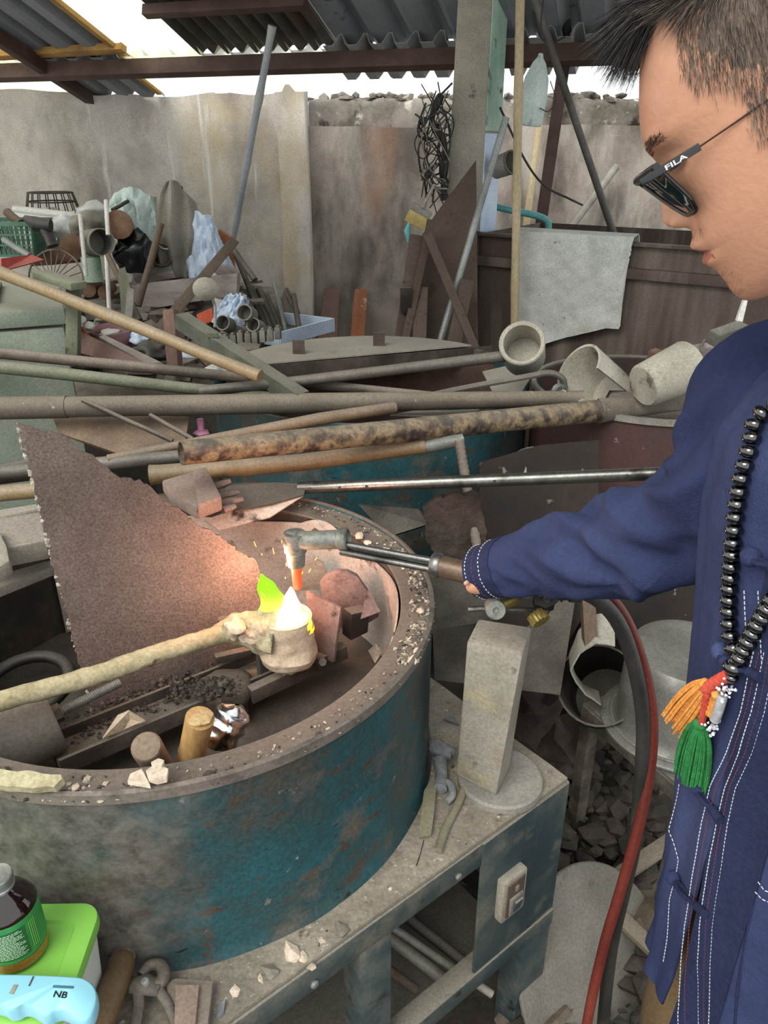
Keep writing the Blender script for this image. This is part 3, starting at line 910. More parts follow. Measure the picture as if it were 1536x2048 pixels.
# fan grille
t = thing('fan_grille', 'rusty round wire fan grille leaning in the heap', 'grille', at(110, 592, 3.2))
c = at(112, 560, 3.25); R_ = .12
ux, uy = V((1, -.15, 0)).normalized(), V((0, .35, 1)).normalized()
obj('rim_ring', tube([c + ux * R_ * math.cos(2 * PI * i / 28) + uy * R_ * math.sin(2 * PI * i / 28) for i in range(29)], .004, 6), M_rust, t)
for i in range(22):
    a = 2 * PI * i / 22; e = ux * math.cos(a) + uy * math.sin(a)
    obj('spoke_wire', tube([c + e * R_ * .25 - V((0, .03, 0)), c + e * R_], .002, 5), M_rust, t)
obj('hub_plate', lathe([(.0005, 0), (.032, 0), (.032, .006), (.0005, .006)], c - V((0, .034, 0)), ux.cross(uy), 16), M_rust, t)
# grey slabs
obj('grey_slab', slab([at(237, 545, 3.1), at(250, 540, 3.15), at(278, 650, 2.95), at(245, 655, 2.95)], .02), M_olive, None, 'grey-green slab standing on edge in the heap', 'slab')
obj('grey_slab', slab([at(255, 580, 3.0), at(268, 586, 3.0), at(262, 668, 2.9), at(248, 660, 2.9)], .03), M_zinc, None, 'narrow grey slab beneath the round brown stick', 'slab')
# ladle
c = at(413, 577, 2.95)
t = thing('ladle', 'dented tin ladle standing bowl up before the crate', 'ladle', at(430, 660, 2.9))
def bowl(u, v):
    a = u * 2 * PI; rr = .047 * v
    return c + V((rr * math.cos(a), -.012 - .02 * (1 - v * v), rr * math.sin(a) * .88))
obj('bowl', grid(bowl, 24, 8, t=.003), M_crucible, t)
obj('handle', tube(spline([c + V((.02, -.01, -.035)), c + V((.026, -.005, -.07)), at(430, 655, 2.9)], 8), .006, 8), M_galv, t)
# stump post and small blocks
t = obj('timber_post', slab([at(336, 622, 2.5), at(358, 620, 2.5), at(368, 745, 2.45), at(345, 747, 2.45)], .06), M_woodr, None, 'short upright red-brown timber post behind olive angle bar', 'post', bevel=.004)
# bucket, orange, cans on the right end
can('bucket', at(462, 622, 3.4), (0.05, -.1, 1), .07, .13, M_white, 'white plastic bucket below the crate', 'bucket', taper=.8)
obj('orange_scrap', slab([at(395, 628, 3.3), at(425, 615, 3.3), at(428, 640, 3.3), at(402, 650, 3.3)], .02), M_orange, None, 'flat orange scrap piece behind the ladle', 'scrap')
for px, py, rr, lab in [(452, 648, .03, 'leftmost small tin cup near white bucket'), (495, 628, .032, 'pale round tin cup right of white bucket'), (512, 652, .028, 'small open tin cup beside the dark rods')]:
    can('tin_cup', at(px, py, 3.1), (-.2, -.9, .35), rr, .07, M_zinc, lab, 'cup')
# row of small metal blocks
rnd = random.Random(5)
for i in range(9):
    c = at(436 + i * 15, 684 - i * 2 + rnd.uniform(-2, 2), 3.0)
    mbq = box(c, (.022, .03, .045), rz=rnd.uniform(-.2, .2))
    box(c + V((0, 0, .026)), (.012, .02, .008), mb=mbq)
    obj('metal_block', mbq, M_zinc, None, 'small grey metal block in the row behind second drum', 'block', 'row of small metal blocks', bevel=.002)
# white tray
t = thing('tray', 'shallow pale metal tray on the ground by the wall', 'tray', at(600, 690, 3.6))
q = [at(525, 640, 3.9), at(668, 662, 3.7), at(560, 690, 3.4), at(470, 668, 3.5)]
zq = min(p.z for p in q)
q = [V((p.x, p.y, zq)) for p in q]
for i in range(4):
    obj('side', beam(q[i] + V((0, 0, .03)), q[(i + 1) % 4] + V((0, 0, .03)), .012, .06), M_bluecloth, t)
obj('bottom', slab(q, .006), M_scrap, t)
# dark rods
for i, (p0, p1, r, lab) in enumerate([((468, 500), (545, 690), .013, 'longest dark rod leaning from crate into tray'), ((500, 578), (560, 690), .022, 'thick black rod second from left in tray bundle'),
                                      ((518, 578), (562, 680), .016, 'black bar with bright tip in tray bundle'), ((530, 592), (572, 690), .02, 'heavy black rod in middle of tray bundle'),
                                      ((549, 566), (578, 690), .011, 'pale twisted rod right in tray bundle'), ((587, 590), (600, 668), .013, 'rightmost lone black rod standing in tray')]):
    pole('steel_rod', at(*p0, 3.75), at(*p1, 3.55), r, M_galv if 'pale' in lab else M_rustd, lab, 'rod', nodes=6 if 'twisted' in lab else 0)

# ---- pale green cabinet with boards on top
Y0 = 2.3
ctop = at(0, 640, Y0).z
xr_ = at(136, 700, Y0).x
t = thing('metal_cabinet', 'pale green dusty metal cabinet at left edge', 'cabinet', (xr_ - .4, Y0 + .3, GZ))
cq = lambda dx, dy: (xr_ + dx * .925 - dy * .38, Y0 + dx * .38 + dy * .925)
obj('body', box((*cq(-.45, .3), (ctop - .02 + GZ) / 2), (.9, .6, ctop - .02 - GZ), rz=.39), M_palegreen, t, bevel=.008)
obj('lid', box((*cq(-.45, .3), ctop + .012), (.92, .62, .05), rz=.39), M_palegreen, t, bevel=.01)
for k, (w_, d_, z_) in enumerate(((.5, .34, .045), (.46, .32, .06), (.5, .3, .075))):
    obj('flat_board', box((*cq(-.42 - k * .02, .3), ctop + z_), (w_, d_, .012), rz=.39 + .04 * k), M_woodd, None, ['lowest thin dark board stacked on green cabinet', 'middle thin dark board stacked on green cabinet', 'topmost thin dark board stacked on green cabinet'][k], 'board')
# angle bracket
t = thing('steel_bracket', 'olive steel bracket with flat arm beside cabinet', 'bracket', at(148, 715, 2.2))
obj('arm', beam(at(80, 548, 2.25), at(158, 572, 2.15), .05, .02), M_olive, t, bevel=.003)
obj('upright', beam(at(148, 566, 2.2), at(146, 720, 2.2), .035, .03, up=(0, 1, 0)), M_olive, t, bevel=.003)
# coloured scraps behind bamboo
obj('orange_strip', slab([at(125, 622, 2.7), at(142, 628, 2.7), at(186, 678, 2.7), at(176, 682, 2.7), at(126, 640, 2.7)], .01), M_orange, None, 'bent orange plastic strip right of cabinet', 'strip')
obj('red_strip', slab([at(0, 520, 3.0), at(60, 512, 3.1), at(85, 522, 3.1), at(0, 545, 3.0)], .02), M_red, None, 'red plastic sheet edge beneath green basket', 'sheet')
can('pink_bucket', at(228, 690, 2.75), (0, -.1, 1), .075, .12, M_dustpink, 'dusty pink plastic bucket behind yellow bamboo', 'bucket', taper=.75)
crumple('cream_lump', 220, 668, 2.75, 18, 9, .04, M_white, 'cream lump lying in the pink bucket', 'lump', 31)
obj('plank_trough', slab([at(150, 675, 2.4), at(165, 668, 2.4), at(310, 738, 2.2), at(290, 745, 2.2), at(160, 712, 2.35)], .03), M_woodr, None, 'tapering brown plank between cabinet and pipes', 'plank')
obj('plank_trough', slab([at(205, 690, 2.45), at(216, 686, 2.45), at(330, 742, 2.25), at(300, 744, 2.25)], .03), M_wood, None, 'narrow grey-brown plank above the tapering plank', 'plank')
# more pieces that can be told apart in the heap
obj('lavender_board', slab([at(268, 548, 3.75), at(345, 536, 3.7), at(352, 556, 3.6), at(272, 566, 3.65)], .03), M_wood, None, 'short grey board lying inside the crate left of sack', 'board', bevel=.003)
can('brown_jar', at(318, 512, 3.7), (.4, -.85, .2), .05, .13, M_logs, 'brown earthen jar lying behind round brown stick', 'jar')
can('brown_jar', at(258, 452, 3.75), (.5, -.8, .2), .045, .13, M_woodr, 'red-brown jar tilted under the mint cloth', 'jar')
can('pale_pot', at(335, 488, 3.72), (.1, -.9, .4), .04, .1, M_white, 'small white pot between black bag and sack', 'pot')
pole('cane', at(8, 480, 3.3), at(60, 512, 3.2), .013, M_galv, 'thin pale rod lying over red plastic sheet edge', 'rod')
pole('cane', at(225, 420, 3.5), at(256, 402, 3.6), .008, M_black, 'thin black wire handle under the mint cloth', 'wire')
crumple('dark_rag', 300, 705, 2.6, 34, 18, .07, M_black, 'dark rag lying behind the yellow bamboo', 'rag', 44)
crumple('blue_rag', 282, 672, 2.75, 20, 14, .05, M_bluecloth, 'small pale blue rag left of the timber post', 'rag', 45)
crumple('dark_rag', 405, 690, 2.7, 26, 14, .06, M_black, 'dark rag right of the red-brown timber post', 'rag', 46)
crumple('cream_rag', 438, 738, 2.35, 26, 12, .06, M_whitebag, 'cream rag beside the second drum lid', 'rag', 47)
obj('tin_strip', slab([at(350, 700, 2.6), at(430, 705, 2.55), at(436, 716, 2.55), at(352, 712, 2.6)], .01), M_bluecloth, None, 'pale metal strip lying behind the square tube', 'strip')
obj('brown_board', slab([at(395, 718, 2.5), at(442, 690, 2.55), at(455, 704, 2.55), at(410, 732, 2.5)], .015), M_woodr, None, 'small red-brown board behind the square tube', 'board')
for k, (px, py, lab) in enumerate([(160, 640, 'white oval lid piece right of the bracket upright'), (178, 652, 'cream oval piece beside the orange strip')]):
    obj('oval_lid', rock(at(px, py, 2.68), (.035, .02, .014), 60 + k, fine=True, amp=.1), M_white, None, lab, 'lid')
obj('foil_scrap', rock(at(1062, 908, 2.0), (.03, .02, .018), 71, fine=True, amp=.5, freq=3), M_galv, None, 'crumpled foil scrap between second drum and splashed sheet', 'scrap')
# mixed scrap between the heap and second drum
rnd = random.Random(11)
mb = MB()
for i in range(190):
    px, py = rnd.uniform(-20, 520), rnd.uniform(560, 760)
    if px < 140 and py > 600: continue
    y = 3.9 - (py - 560) / 200 * 1.4 + rnd.uniform(-.1, .2)
    c = at(px, py, y)
    s = rnd.uniform(.02, .06)
    if rnd.random() < .5:
        box(c, (s * rnd.uniform(.6, 2.4), s, s * rnd.uniform(.2, .7)), mb=mb, rot=Matrix.Rotation(rnd.uniform(0, 3), 3, 'Z') @ Matrix.Rotation(rnd.uniform(-.8, .8), 3, 'X'))
    else:
        rock(c, (s * 1.3, s, s * .7), i, mb)
obj('scrap_heap', mb, M_scrap, None, 'mixed small scrap filling the gaps of the left heap', 'scrap', kind='stuff')
# mound that carries it all
def mound(u, v):
    x = -2.6 + 2.45 * u; y = 2.55 + 2.1 * v
    zz = .55 + .42 * min(1, v * 1.6) + .06 * nz((x, y, 0), 3) 
    ed = min(1, min(u, 1 - u) * 7) * min(1, min(v * 5, (1 - v) * 6))
    return (x, y, max(GZ, GZ + (zz - .02 - GZ) * ed))
obj('scrap_mound', grid(mound, 40, 40), M_scrap, None, 'dark dusty mound of workshop scrap under the left heap', 'scrap', kind='stuff')
# ================================================================ drums, bench and the pipes across them
ZB, ZR = .58, .92                         # bench top, drum rim
DC = V((-.378, 1.174, 0)); DR = .464
M_drum = mat('chipped_teal_drum', ['3f3a34', '4c4840', '354b4c', '1e5257', '195b63', '22474c'], scale=4.5, rough=.5, bump=.45, bscale=34, contrast=.2, spec=.5, detail=10, grain=.22,
             specks=[('4f4339', 14, .62, (1, 1, 1.8), .03), ('625d53', 8, .61, (1, 1, 1.2), .07), ('8d8775', 26, .7), ('1f2a30', 20, .69, (1, 1, 3), .02), ('8e8a4e', 13, .78), ('9db4b8', 60, .76)])
M_rim = mat('dusty_rim_steel', ['54473f', '675a50', '786b60'], scale=7, rough=.75, metal=.15, bump=.25, dust=.3, specks=[('4a3a33', 14, .62)])
M_inner = mat('heat_stained_liner', ['9a8d81', 'b0a398', 'c2b6aa', 'a5968a'], scale=4, rough=.8, bump=.2, specks=[('5a4a44', 12, .63), ('b3a598', 7, .66)])
M_pan = mat('sooty_pan', ['362f29', '4d443b', '61564c'], scale=7, rough=.9, bump=.5, bscale=40, dust=.12)
M_bench = mat('grey_teal_bench', ['2b3f44', '35494d', '4a5552', '5b625c'], scale=3, rough=.65, bump=.2, dust=.85, dustcol='8f897b', specks=[('6d6a60', 10, .62, (1, 1, 1), .08), ('24211e', 18, .68)])
M_grit = mat('pale_grit', ['8c8372', 'aea592', 'c9c0ac'], scale=60, rough=.95, bump=.2)
M_flake = mat('pale_clay_flake', ['a59784', 'bdae9a', 'cfc1ad', 'b9a08c'], scale=20, rough=.95, bump=.3)
M_ash = mat('dark_clinker', ['35302b', '514a42', '6b6359'], scale=40, rough=.95, bump=.4)

# ---- casting drum
def add_wear(m, colour, axis, lo, hi):
    """rubbed-off paint on one side of the drum"""
    nt = m.node_tree; N, L = nt.nodes, nt.links
    b = N['Principled BSDF']; src = b.inputs['Base Color'].links[0].from_socket
    tc_ = N.new('ShaderNodeTexCoord'); dt = N.new('ShaderNodeVectorMath'); dt.operation = 'DOT_PRODUCT'; dt.inputs[1].default_value = axis
    L.new(tc_.outputs['Object'], dt.inputs[0])
    n = N.new('ShaderNodeTexNoise'); n.inputs['Scale'].default_value = 7; n.inputs['Detail'].default_value = 9; n.inputs['Roughness'].default_value = .72
    L.new(tc_.outputs['Object'], n.inputs['Vector'])
    ma = N.new('ShaderNodeMath'); ma.operation = 'MULTIPLY_ADD'; ma.inputs[1].default_value = .9
    L.new(n.outputs['Fac'], ma.inputs[0]); L.new(dt.outputs['Value'], ma.inputs[2])
    r = N.new('ShaderNodeMapRange'); r.inputs[1].default_value = lo; r.inputs[2].default_value = hi; r.inputs[4].default_value = .9
    L.new(ma.outputs[0], r.inputs[0])
    n2 = N.new('ShaderNodeTexNoise'); n2.inputs['Scale'].default_value = 30; n2.inputs['Detail'].default_value = 8; n2.inputs['Roughness'].default_value = .75
    L.new(tc_.outputs['Object'], n2.inputs['Vector'])
    cr = N.new('ShaderNodeValToRGB'); cr.color_ramp.elements[0].position = .38; cr.color_ramp.elements[1].position = .64
    cr.color_ramp.elements[0].color = srgb(colour[0], True); cr.color_ramp.elements[1].color = srgb(colour[1], True)
    L.new(n2.outputs['Fac'], cr.inputs[0])
    mx = N.new('ShaderNodeMix'); mx.data_type = 'RGBA'
    L.new(r.outputs[0], mx.inputs[0]); L.new(src, mx.inputs[6]); L.new(cr.outputs[0], mx.inputs[7]); L.new(mx.outputs[2], b.inputs['Base Color'])
dr = thing('casting_drum', 'big teal chipped steel casting drum with flat rim, nearest', 'drum', (DC.x, DC.y, ZB))
H = ZR - ZB
obj('wall', lathe([(DR + .012, 0), (DR + .004, .012), (DR, .03), (DR, H - .004), (DR - .004, H), (DR - .006, H - .006), (DR - .006, .01), (DR + .012, 0)], (DC.x, DC.y, ZB), seg=128), M_drum, dr)
RI = .41
obj('rim_flange', lathe([(DR - .004, H - .004), (DR - .004, H - .012), (RI, H - .016), (RI - .002, H - .01), (RI, H - .008), (DR - .004, H - .004)], (DC.x, DC.y, ZB), seg=128), M_rim, dr)
obj('rim_edge', lathe([(DR - .005, H - .012), (DR + .003, H - .012), (DR + .003, H + .004), (DR - .003, H + .006), (DR - .005, H - .012)], (DC.x, DC.y, ZB), seg=128), mat('highlit_rim_steel', ['6f665d', '857c72', '5a5048'], scale=12, rough=.55, metal=.3, bump=.2), dr)  # bright edge highlight put into the colour as paler steel
# liner: bent sheet standing inside, wavy lip
def liner(u, v):
    a = math.radians(-62) + math.radians(205) * u
    lip = .006 * math.sin(a * 3) + .008 * math.sin(a * 7 + 1) + (.02 if .5 < u < .6 else 0) * math.sin((u - .5) * 31.4)
    z = ZB + .1 + (H - .1 - .03 + lip) * v
    rr = RI - .006 + .012 * max(0, v - .86) / .14 * 0 + .004 * math.sin(a * 5)
    return (DC.x + rr * math.cos(a), DC.y + rr * math.sin(a), z)
obj('liner_sheet', grid(liner, 80, 12, t=.003), M_inner, dr)
obj('inner_wall', lathe([(RI + .002, .02), (RI + .002, H - .016)], (DC.x, DC.y, ZB), seg=96), M_pan, dr)
def panf(u, v):
    a = 2 * PI * u; rr = RI * v
    x, y = DC.x + rr * math.cos(a), DC.y + rr * math.sin(a)
    return (x, y, ZB + .1 + .01 * nz((x, y, 0), 14) + .006 * nz((x, y, 3), 40))
obj('pan_floor', grid(panf, 72, 24), M_pan, dr)

M_drum2 = M_drum.copy(); M_drum2.name = 'chipped_teal_second'
add_wear(M_drum, ('4a443c', '77716a'), (-1.3, -.2, .35), .40, .64)
# ---- bench
BC = V((.342, 1.082, 0)); E1 = V((-.78, -.624, 0)).normalized(); E2 = V((-E1.y * -1, 0, 0))
E2 = V((E1.y, -E1.x, 0)); 
if E2.y < 0: E2 = -E2
BL = 1.06
def bp(a, b, z): 
    p = BC + E1 * a + E2 * b
    return V((p.x, p.y, z))
bn = thing('work_bench', 'low grey-teal steel bench carrying the casting drum', 'bench', (DC.x, DC.y, GZ))
def bbar(name, a0, a1, b0, b1, z0, z1, m=None, bev=.003):
    mbq = MB()
    q = [(a0, b0), (a1, b0), (a1, b1), (a0, b1)]
    mbq.add([bp(a, b, z0) for a, b in q] + [bp(a, b, z1) for a, b in q], [(0, 1, 2, 3), (4, 5, 6, 7), (0, 1, 5, 4), (1, 2, 6, 5), (2, 3, 7, 6), (3, 0, 4, 7)])
    return obj(name, mbq, m or M_bench, bn, bevel=bev)
def topfn(u, v):
    p = bp(BL * u, BL * v, ZB)
    return V((p.x, p.y, ZB + .0015 * nz(p, 18)))
M_top = mat('gritty_bench_top', ['6f695d', '857e70', '989081', '726b5f'], scale=5, rough=.92, bump=.45, bscale=90, specks=[('b4ab99', 70, .66), ('4d483f', 24, .66)])
obj('top_plate', grid(topfn, 50, 50, t=.006), M_top, bn)
bbar('front_rail', -.004, BL, -.004, .006, ZB - .055, ZB - .003)
bbar('side_rail', -.004, .006, 0, BL, ZB - .055, ZB - .003)
bbar('back_rail', -.004, BL, BL - .006, BL, ZB - .055, ZB - .003)
bbar('left_rail', BL - .006, BL, 0, BL, ZB - .055, ZB - .003)
# corner plate that carries the switch, with lower rail
def bface(px, py):                     # on the bench front plane
    r = ray(px, py); n = E2; k = (BC - CAMV).dot(n) / r.dot(n)
    q = CAMV + r * k
    return (q - BC).dot(E1), q.z
a1, _ = bface(955, 1790); _, zlo = bface(1040, 1862); aL2, _ = bface(1040, 1900)
bbar('corner_plate', 0, a1, -.006, .0, zlo, ZB - .003, bev=.001)
bbar('leg', 0, aL2, -.006, .05, GZ, zlo + .01)
bbar('lower_rail', 0, BL, -.01, .03, zlo - .045, zlo)
aS0, _ = bface(780, 1950); aS1, _ = bface(718, 1950)
bbar('leg', aS0, aS1, -.004, .045, GZ, ZB - .05)
bbar('leg', BL - .06, BL, 0, .05, GZ, ZB - .05)
bbar('leg', BL - .06, BL, BL - .05, BL, GZ, ZB - .05)
bbar('leg', 0, .06, BL - .05, BL, GZ, ZB - .05)
bbar('side_lower_rail', 0, .03, 0, BL, zlo - .045, zlo)
bbar('back_light_block', .02, BL - .02, BL - .012, BL - .006, zlo - .15, ZB - .05, M_rustd)  # unseen sheets and shelf, added to block light under the bench
bbar('end_light_block', BL - .012, BL - .006, .02, BL - .02, zlo - .15, ZB - .05, M_rustd)
bbar('side_light_block', .006, .012, .06, BL - .02, zlo - .15, ZB - .05, M_rustd)
bbar('shelf_light_block', .02, BL - .02, .05, BL - .05, zlo - .16, zlo - .15, M_rustd)
for px, py in ((624, 1962), (912, 1748)):
    a, z = bface(px, py)
    p = bp(a, -.004, z)
    obj('bolt', lathe([(.0005, 0), (.006, 0), (.007, .003), (.005, .006), (.0005, .007)], p, -E2, 12), M_galv, bn)
# switch
a, z = bface(1010, 1775)
sw = obj('switch_box', box(bp(a, -.014, z), (.062, .02, .105), rot=Matrix((E1, E2, V((0, 0, 1)))).transposed()), mat('dusty_switch_plate', ['8d8779', '9d9788', '7d776a'], scale=8, rough=.8, bump=.1, dust=.4), bn, bevel=.005)
obj('switch_recess', box(bp(a, -.0255, z + .002), (.044, .003, .085), rot=Matrix((E1, E2, V((0, 0, 1)))).transposed()), M_woodd, sw, bevel=.001)
obj('switch_frame', box(bp(a, -.028, z - .014), (.034, .006, .046), rot=Matrix((E1, E2, V((0, 0, 1)))).transposed()), M_zinc, sw, bevel=.003)
obj('rocker', box(bp(a, -.032, z - .014), (.02, .005, .032), rot=Matrix((E1, E2, V((0, 0, 1)))).transposed() @ Matrix.Rotation(.2, 3, 'X')), M_bench, sw, bevel=.002)
obj('pilot_lamp', box(bp(a, -.028, z + .026), (.008, .004, .012), rot=Matrix((E1, E2, V((0, 0, 1)))).transposed()), M_zinc, sw, bevel=.001)
# rods stored under the bench
for i, (p0, p1, r) in enumerate([((860, 1900), (1010, 2010), .011), ((800, 1925), (960, 2040), .013), ((760, 1975), (900, 2060), .01), ((880, 1965), (1060, 2070), .008)]):
    A_, B_ = atz(*p0, .2 + .012 * i), atz(*p1, .12)
    pole('stored_rod', A_ + E2 * .15, B_ + E2 * .1, r, [M_rustd, M_zinc, M_woodd, M_zinc][i], ['topmost dark rod lying under the bench front', 'thick grey rod lying under the bench front', 'brown rod lying lowest left under the bench', 'thinnest grey rod lying under the bench switch'][i], 'rod')

# ---- second drum, behind, half lidded
D2 = V((-.04, 2.42, 0)); R2 = .5; Z2 = .99
M_lid = mat('dusty_lid_steel', ['7f7a70', '959086', 'a8a398'], scale=5, rough=.85, bump=.2, dust=.5, specks=[('5f584d', 14, .68)])
d2 = thing('casting_drum', 'second teal drum behind the pipes with half lid', 'drum', (D2.x, D2.y, GZ))
obj('wall', lathe([(R2 - .004, .35), (R2, .35), (R2, Z2 - .004), (R2 - .004, Z2), (R2 - .012, Z2 - .005), (R2 - .012, .4)], (D2.x, D2.y, 0), seg=96), M_drum2, d2)
obj('stand', lathe([(.001, GZ), (R2 - .06, GZ), (R2 - .06, .36), (.001, .36)], (D2.x, D2.y, 0), seg=4), M_rustd, d2)
obj('inner_floor', lathe([(.001, .6), (R2 - .01, .6)], (D2.x, D2.y, 0), seg=64), M_pan, d2)
obj('inner_liner', lathe([(R2 - .03, .6), (R2 - .03, Z2 - .03), (R2 - .034, Z2 - .03), (R2 - .034, .6)], (D2.x, D2.y, 0), seg=80), mat('rusty_liner', ['3f302a', '574239', '6b5348'], scale=5, rough=.85, bump=.2), d2)
# half lid: far segment of the disc
cut0, cut1 = atz(500, 732, Z2 + .006), atz(985, 690, Z2 + .006)
lid = []
dv = (cut1 - cut0).normalized(); nv_ = V((-dv.y, dv.x, 0))
for i in range(72):
    a = 2 * PI * i / 72
    p = V((D2.x + (R2 + .004) * math.cos(a), D2.y + (R2 + .004) * math.sin(a), Z2 + .006))
    if (p - cut0).dot(nv_) > 0: lid.append(p)
lid.sort(key=lambda p: math.atan2(p.y - D2.y - .2, p.x - D2.x))
obj('half_lid', slab(lid, .005), M_lid, d2)
obj('lid_flange', beam(cut0 + V((0, 0, -.028)), cut1 + V((0, 0, -.028)), .004, .05), M_pan, d2)
for px, py in ((598, 694), (758, 678)):
    p = atz(px, py + 14, Z2 + .006)
    obj('lid_tab', box(p + V((0, 0, .024)), (.042, .004, .048), rz=-.1), M_rust, d2)
obj('rim_plate', slab([atz(905, 835, Z2 + .004), atz(780, 832, Z2 + .004), atz(860, 818, Z2 + .004), atz(940, 812, Z2 + .004), atz(960, 822, Z2 + .004)], .004), M_lid, d2)
obj('rim_plate', slab([atz(965, 745, Z2 + .004), atz(1040, 728, Z2 + .004), atz(1060, 760, Z2 + .004), atz(1040, 790, Z2 + .004), atz(985, 785, Z2 + .004)], .004), M_lid, d2)

# ---- third drum at right
D3 = V((.80, 2.25, 0)); R3 = .345; Z3 = 1.0
M_red3 = mat('splashed_dark_red_drum', ['2a2421', '3a302c', '4a302b', '3f3731'], scale=4, rough=.75, bump=.3, specks=[('8f877b', 9, .69), ('a8a196', 22, .72), ('56302b', 4, .63, (1, 1, .5), .08)])
d3 = thing('waste_drum', 'dark red paint-splashed drum at right behind the arm', 'drum', (D3.x, D3.y, GZ))
obj('wall', lathe([(R3 - .004, GZ), (R3, GZ), (R3, .32), (R3 + .008, .34), (R3, .36), (R3, .66), (R3 + .008, .68), (R3, .7), (R3, Z3 - .01), (R3 - .004, Z3), (R3 - .01, Z3 - .006), (R3 - .01, .05)], (D3.x, D3.y, 0), seg=72), M_red3, d3)
obj('rim_ring', lathe([(R3 - .006, Z3 - .012), (R3 + .007, Z3 - .012), (R3 + .007, Z3 + .004), (R3 - .006, Z3 + .004), (R3 - .006, Z3 - .012)], (D3.x, D3.y, 0), seg=72), M_zinc, d3)
obj('fill', lathe([(.001, Z3 - .06), (.2, Z3 - .05), (R3 - .01, Z3 - .08)], (D3.x, D3.y, 0), seg=40), M_scrap, d3)
# things lying on it
def cup(c, ax, r, L, m, label, cat, wall=.007, taper=.85, broken=0):
    c = V(c); ax = V(ax).normalized()
    mbq = MB()
    pr = [(.0005, -L / 2), (r * taper * .9, -L / 2), (r * taper, -L / 2 + .008), (r, L / 2), (r - wall, L / 2), (r * taper - wall, -L / 2 + .015), (.0005, -L / 2 + .015)]
    if broken:
        lathe(pr, c, ax, 28, mbq, a0=broken, a1=broken + 1.45 * PI)
    else:
        lathe(pr, c, ax, 28, mbq)
    return obj('crucible', mbq, m, None, label, cat)
cup(at(1192, 762, 2.0), (-.72, -.25, .5), .072, .14, M_crucible, 'broken grey crucible lying open on red drum', 'crucible', broken=.3)
cup(at(1330, 752, 1.98), (.75, .35, .22), .068, .15, M_crucible, 'whole grey crucible lying on its side on red drum', 'crucible')
lad = thing('pouring_ladle', 'long thin ladle with pale crucible cup above second drum', 'ladle', at(1040, 730, 2.1))
cc = at(1046, 698, 2.1); ax = V((-.22, -.8, .5)).normalized()
obj('cup', lathe([(.0005, -.075), (.052, -.075), (.059, -.065), (.06, .04), (.062, .05), (.059, .055), (.05, .05), (.047, -.05), (.0005, -.052)], cc, ax, 32), M_crucible, lad)
hd = [at(400, 782, 1.98), at(600, 762, 2.0), at(800, 738, 2.04), at(1012, 712, 2.08)]
obj('handle', tube(hd, [.014, .0145, .015, .016], 12), M_dkpipe, lad)
hk = thing('hooked_rod', 'thin rod with hooked end lying toward the broken crucible', 'rod', at(1000, 790, 2.0))
obj('rod', tube(spline([at(790, 806, 1.93), at(930, 776, 1.96), at(1050, 754, 1.98), at(1098, 746, 1.99), at(1124, 757, 1.99), at(1130, 778, 1.99)], 30), .0085, 8), M_dkpipe, hk)
obj('hook_eye', tube(spline([at(1130, 775, 1.99), at(1115, 772, 1.97), at(1108, 782, 1.97), at(1120, 787, 1.98)], 12), .007, 8), M_galv, hk)
for k, (pts, m, lab) in enumerate([(((1298, 700), (1320, 712), (1445, 742), (1450, 728), (1310, 695)), M_woodr, 'long thin board edge on the red drum'),
                                   (((1380, 690), (1420, 682), (1490, 700), (1460, 722), (1385, 708)), M_zinc, 'flat grey slate stacked on red drum'),
                                   (((1408, 676), (1470, 668), (1490, 690), (1412, 696)), M_wood, 'beige brick slab near the shoulder on red drum'),
                                   (((1418, 660), (1475, 640), (1500, 650), (1440, 672)), M_zinc, 'topmost thin slate near the shoulder on red drum')]):
    obj('flat_piece', slab([at(p[0], p[1], 2.05 - .02 * k) for p in pts], .06, n=V((0, -.5, .85)).normalized()), m, None, lab, 'slab', bevel=.003)
obj('white_strip', slab([at(1470, 640, 2.0), at(1484, 600, 2.0), at(1492, 600, 2.0), at(1482, 642, 2.0)], .01), M_white, None, 'thin white strip standing behind the shoulder', 'strip')

# ---- pipes and bamboo across the drums
pole('bamboo_pole', at(-260, 440, 2.37), at(520, 752, 1.92), .0185, M_bambooy, 'thick yellow bamboo slanting from cabinet down to second drum', 'bamboo pole', nodes=3, noder=1.06, r2=.016)
ab = thing('square_tube', 'olive square steel tube with open end propped over pipes', 'tube', at(600, 790, 1.95))
A_, B_ = at(362, 640, 2.25), at(604, 800, 1.93)
d_ = (B_ - A_).normalized(); sx = d_.cross(V((0, 0, 1))).normalized(); sz = sx.cross(d_)
LQ = (B_ - A_).length
obj('box_tube', lathe([(.0005, .3), (.022, .3), (.025, 0), (.03, 0), (.03, LQ * .5), (.03, LQ), (.0005, LQ)], A_, B_ - A_, 4, a0=PI / 4, a1=PI / 4 + 2 * PI), mat('dark_olive_tube', ['44483a', '53584a', '63685a'], scale=7, rough=.7, bump=.2, dust=.35), ab, smooth=20)
obj('weld_lug', box(A_.lerp(B_, .3) + V((0, -.02, .025)), (.03, .01, .012)), M_olive, ab)
pole('rusty_pipe', at(-360, 670, 2.2), at(900, 796, 2.0), .0175, M_rust, 'rusty brown pipe above the grey-green tube at left', 'pipe', r2=.013)
pole('grey_tube', at(-360, 695, 2.1), at(600, 800, 1.98), .021, M_olive, 'grey-green tube below rusty pipe at left', 'pipe', r2=.014)
bp_ = thing('brown_pipe', 'long heavy brown pipe running level across second drum', 'pipe', at(500, 830, 1.9))
A_, J_, B_ = at(-420, 824, 1.83), at(132, 814, 1.88), at(1165, 797, 1.97)
M_pipebr = mat('brown_dusty_pipe', ['51483e', '625a4e', '71695d'], scale=5, rough=.75, bump=.2, dust=.6, dustcol='8e8575', specks=[('b9b2a2', 26, .72)])
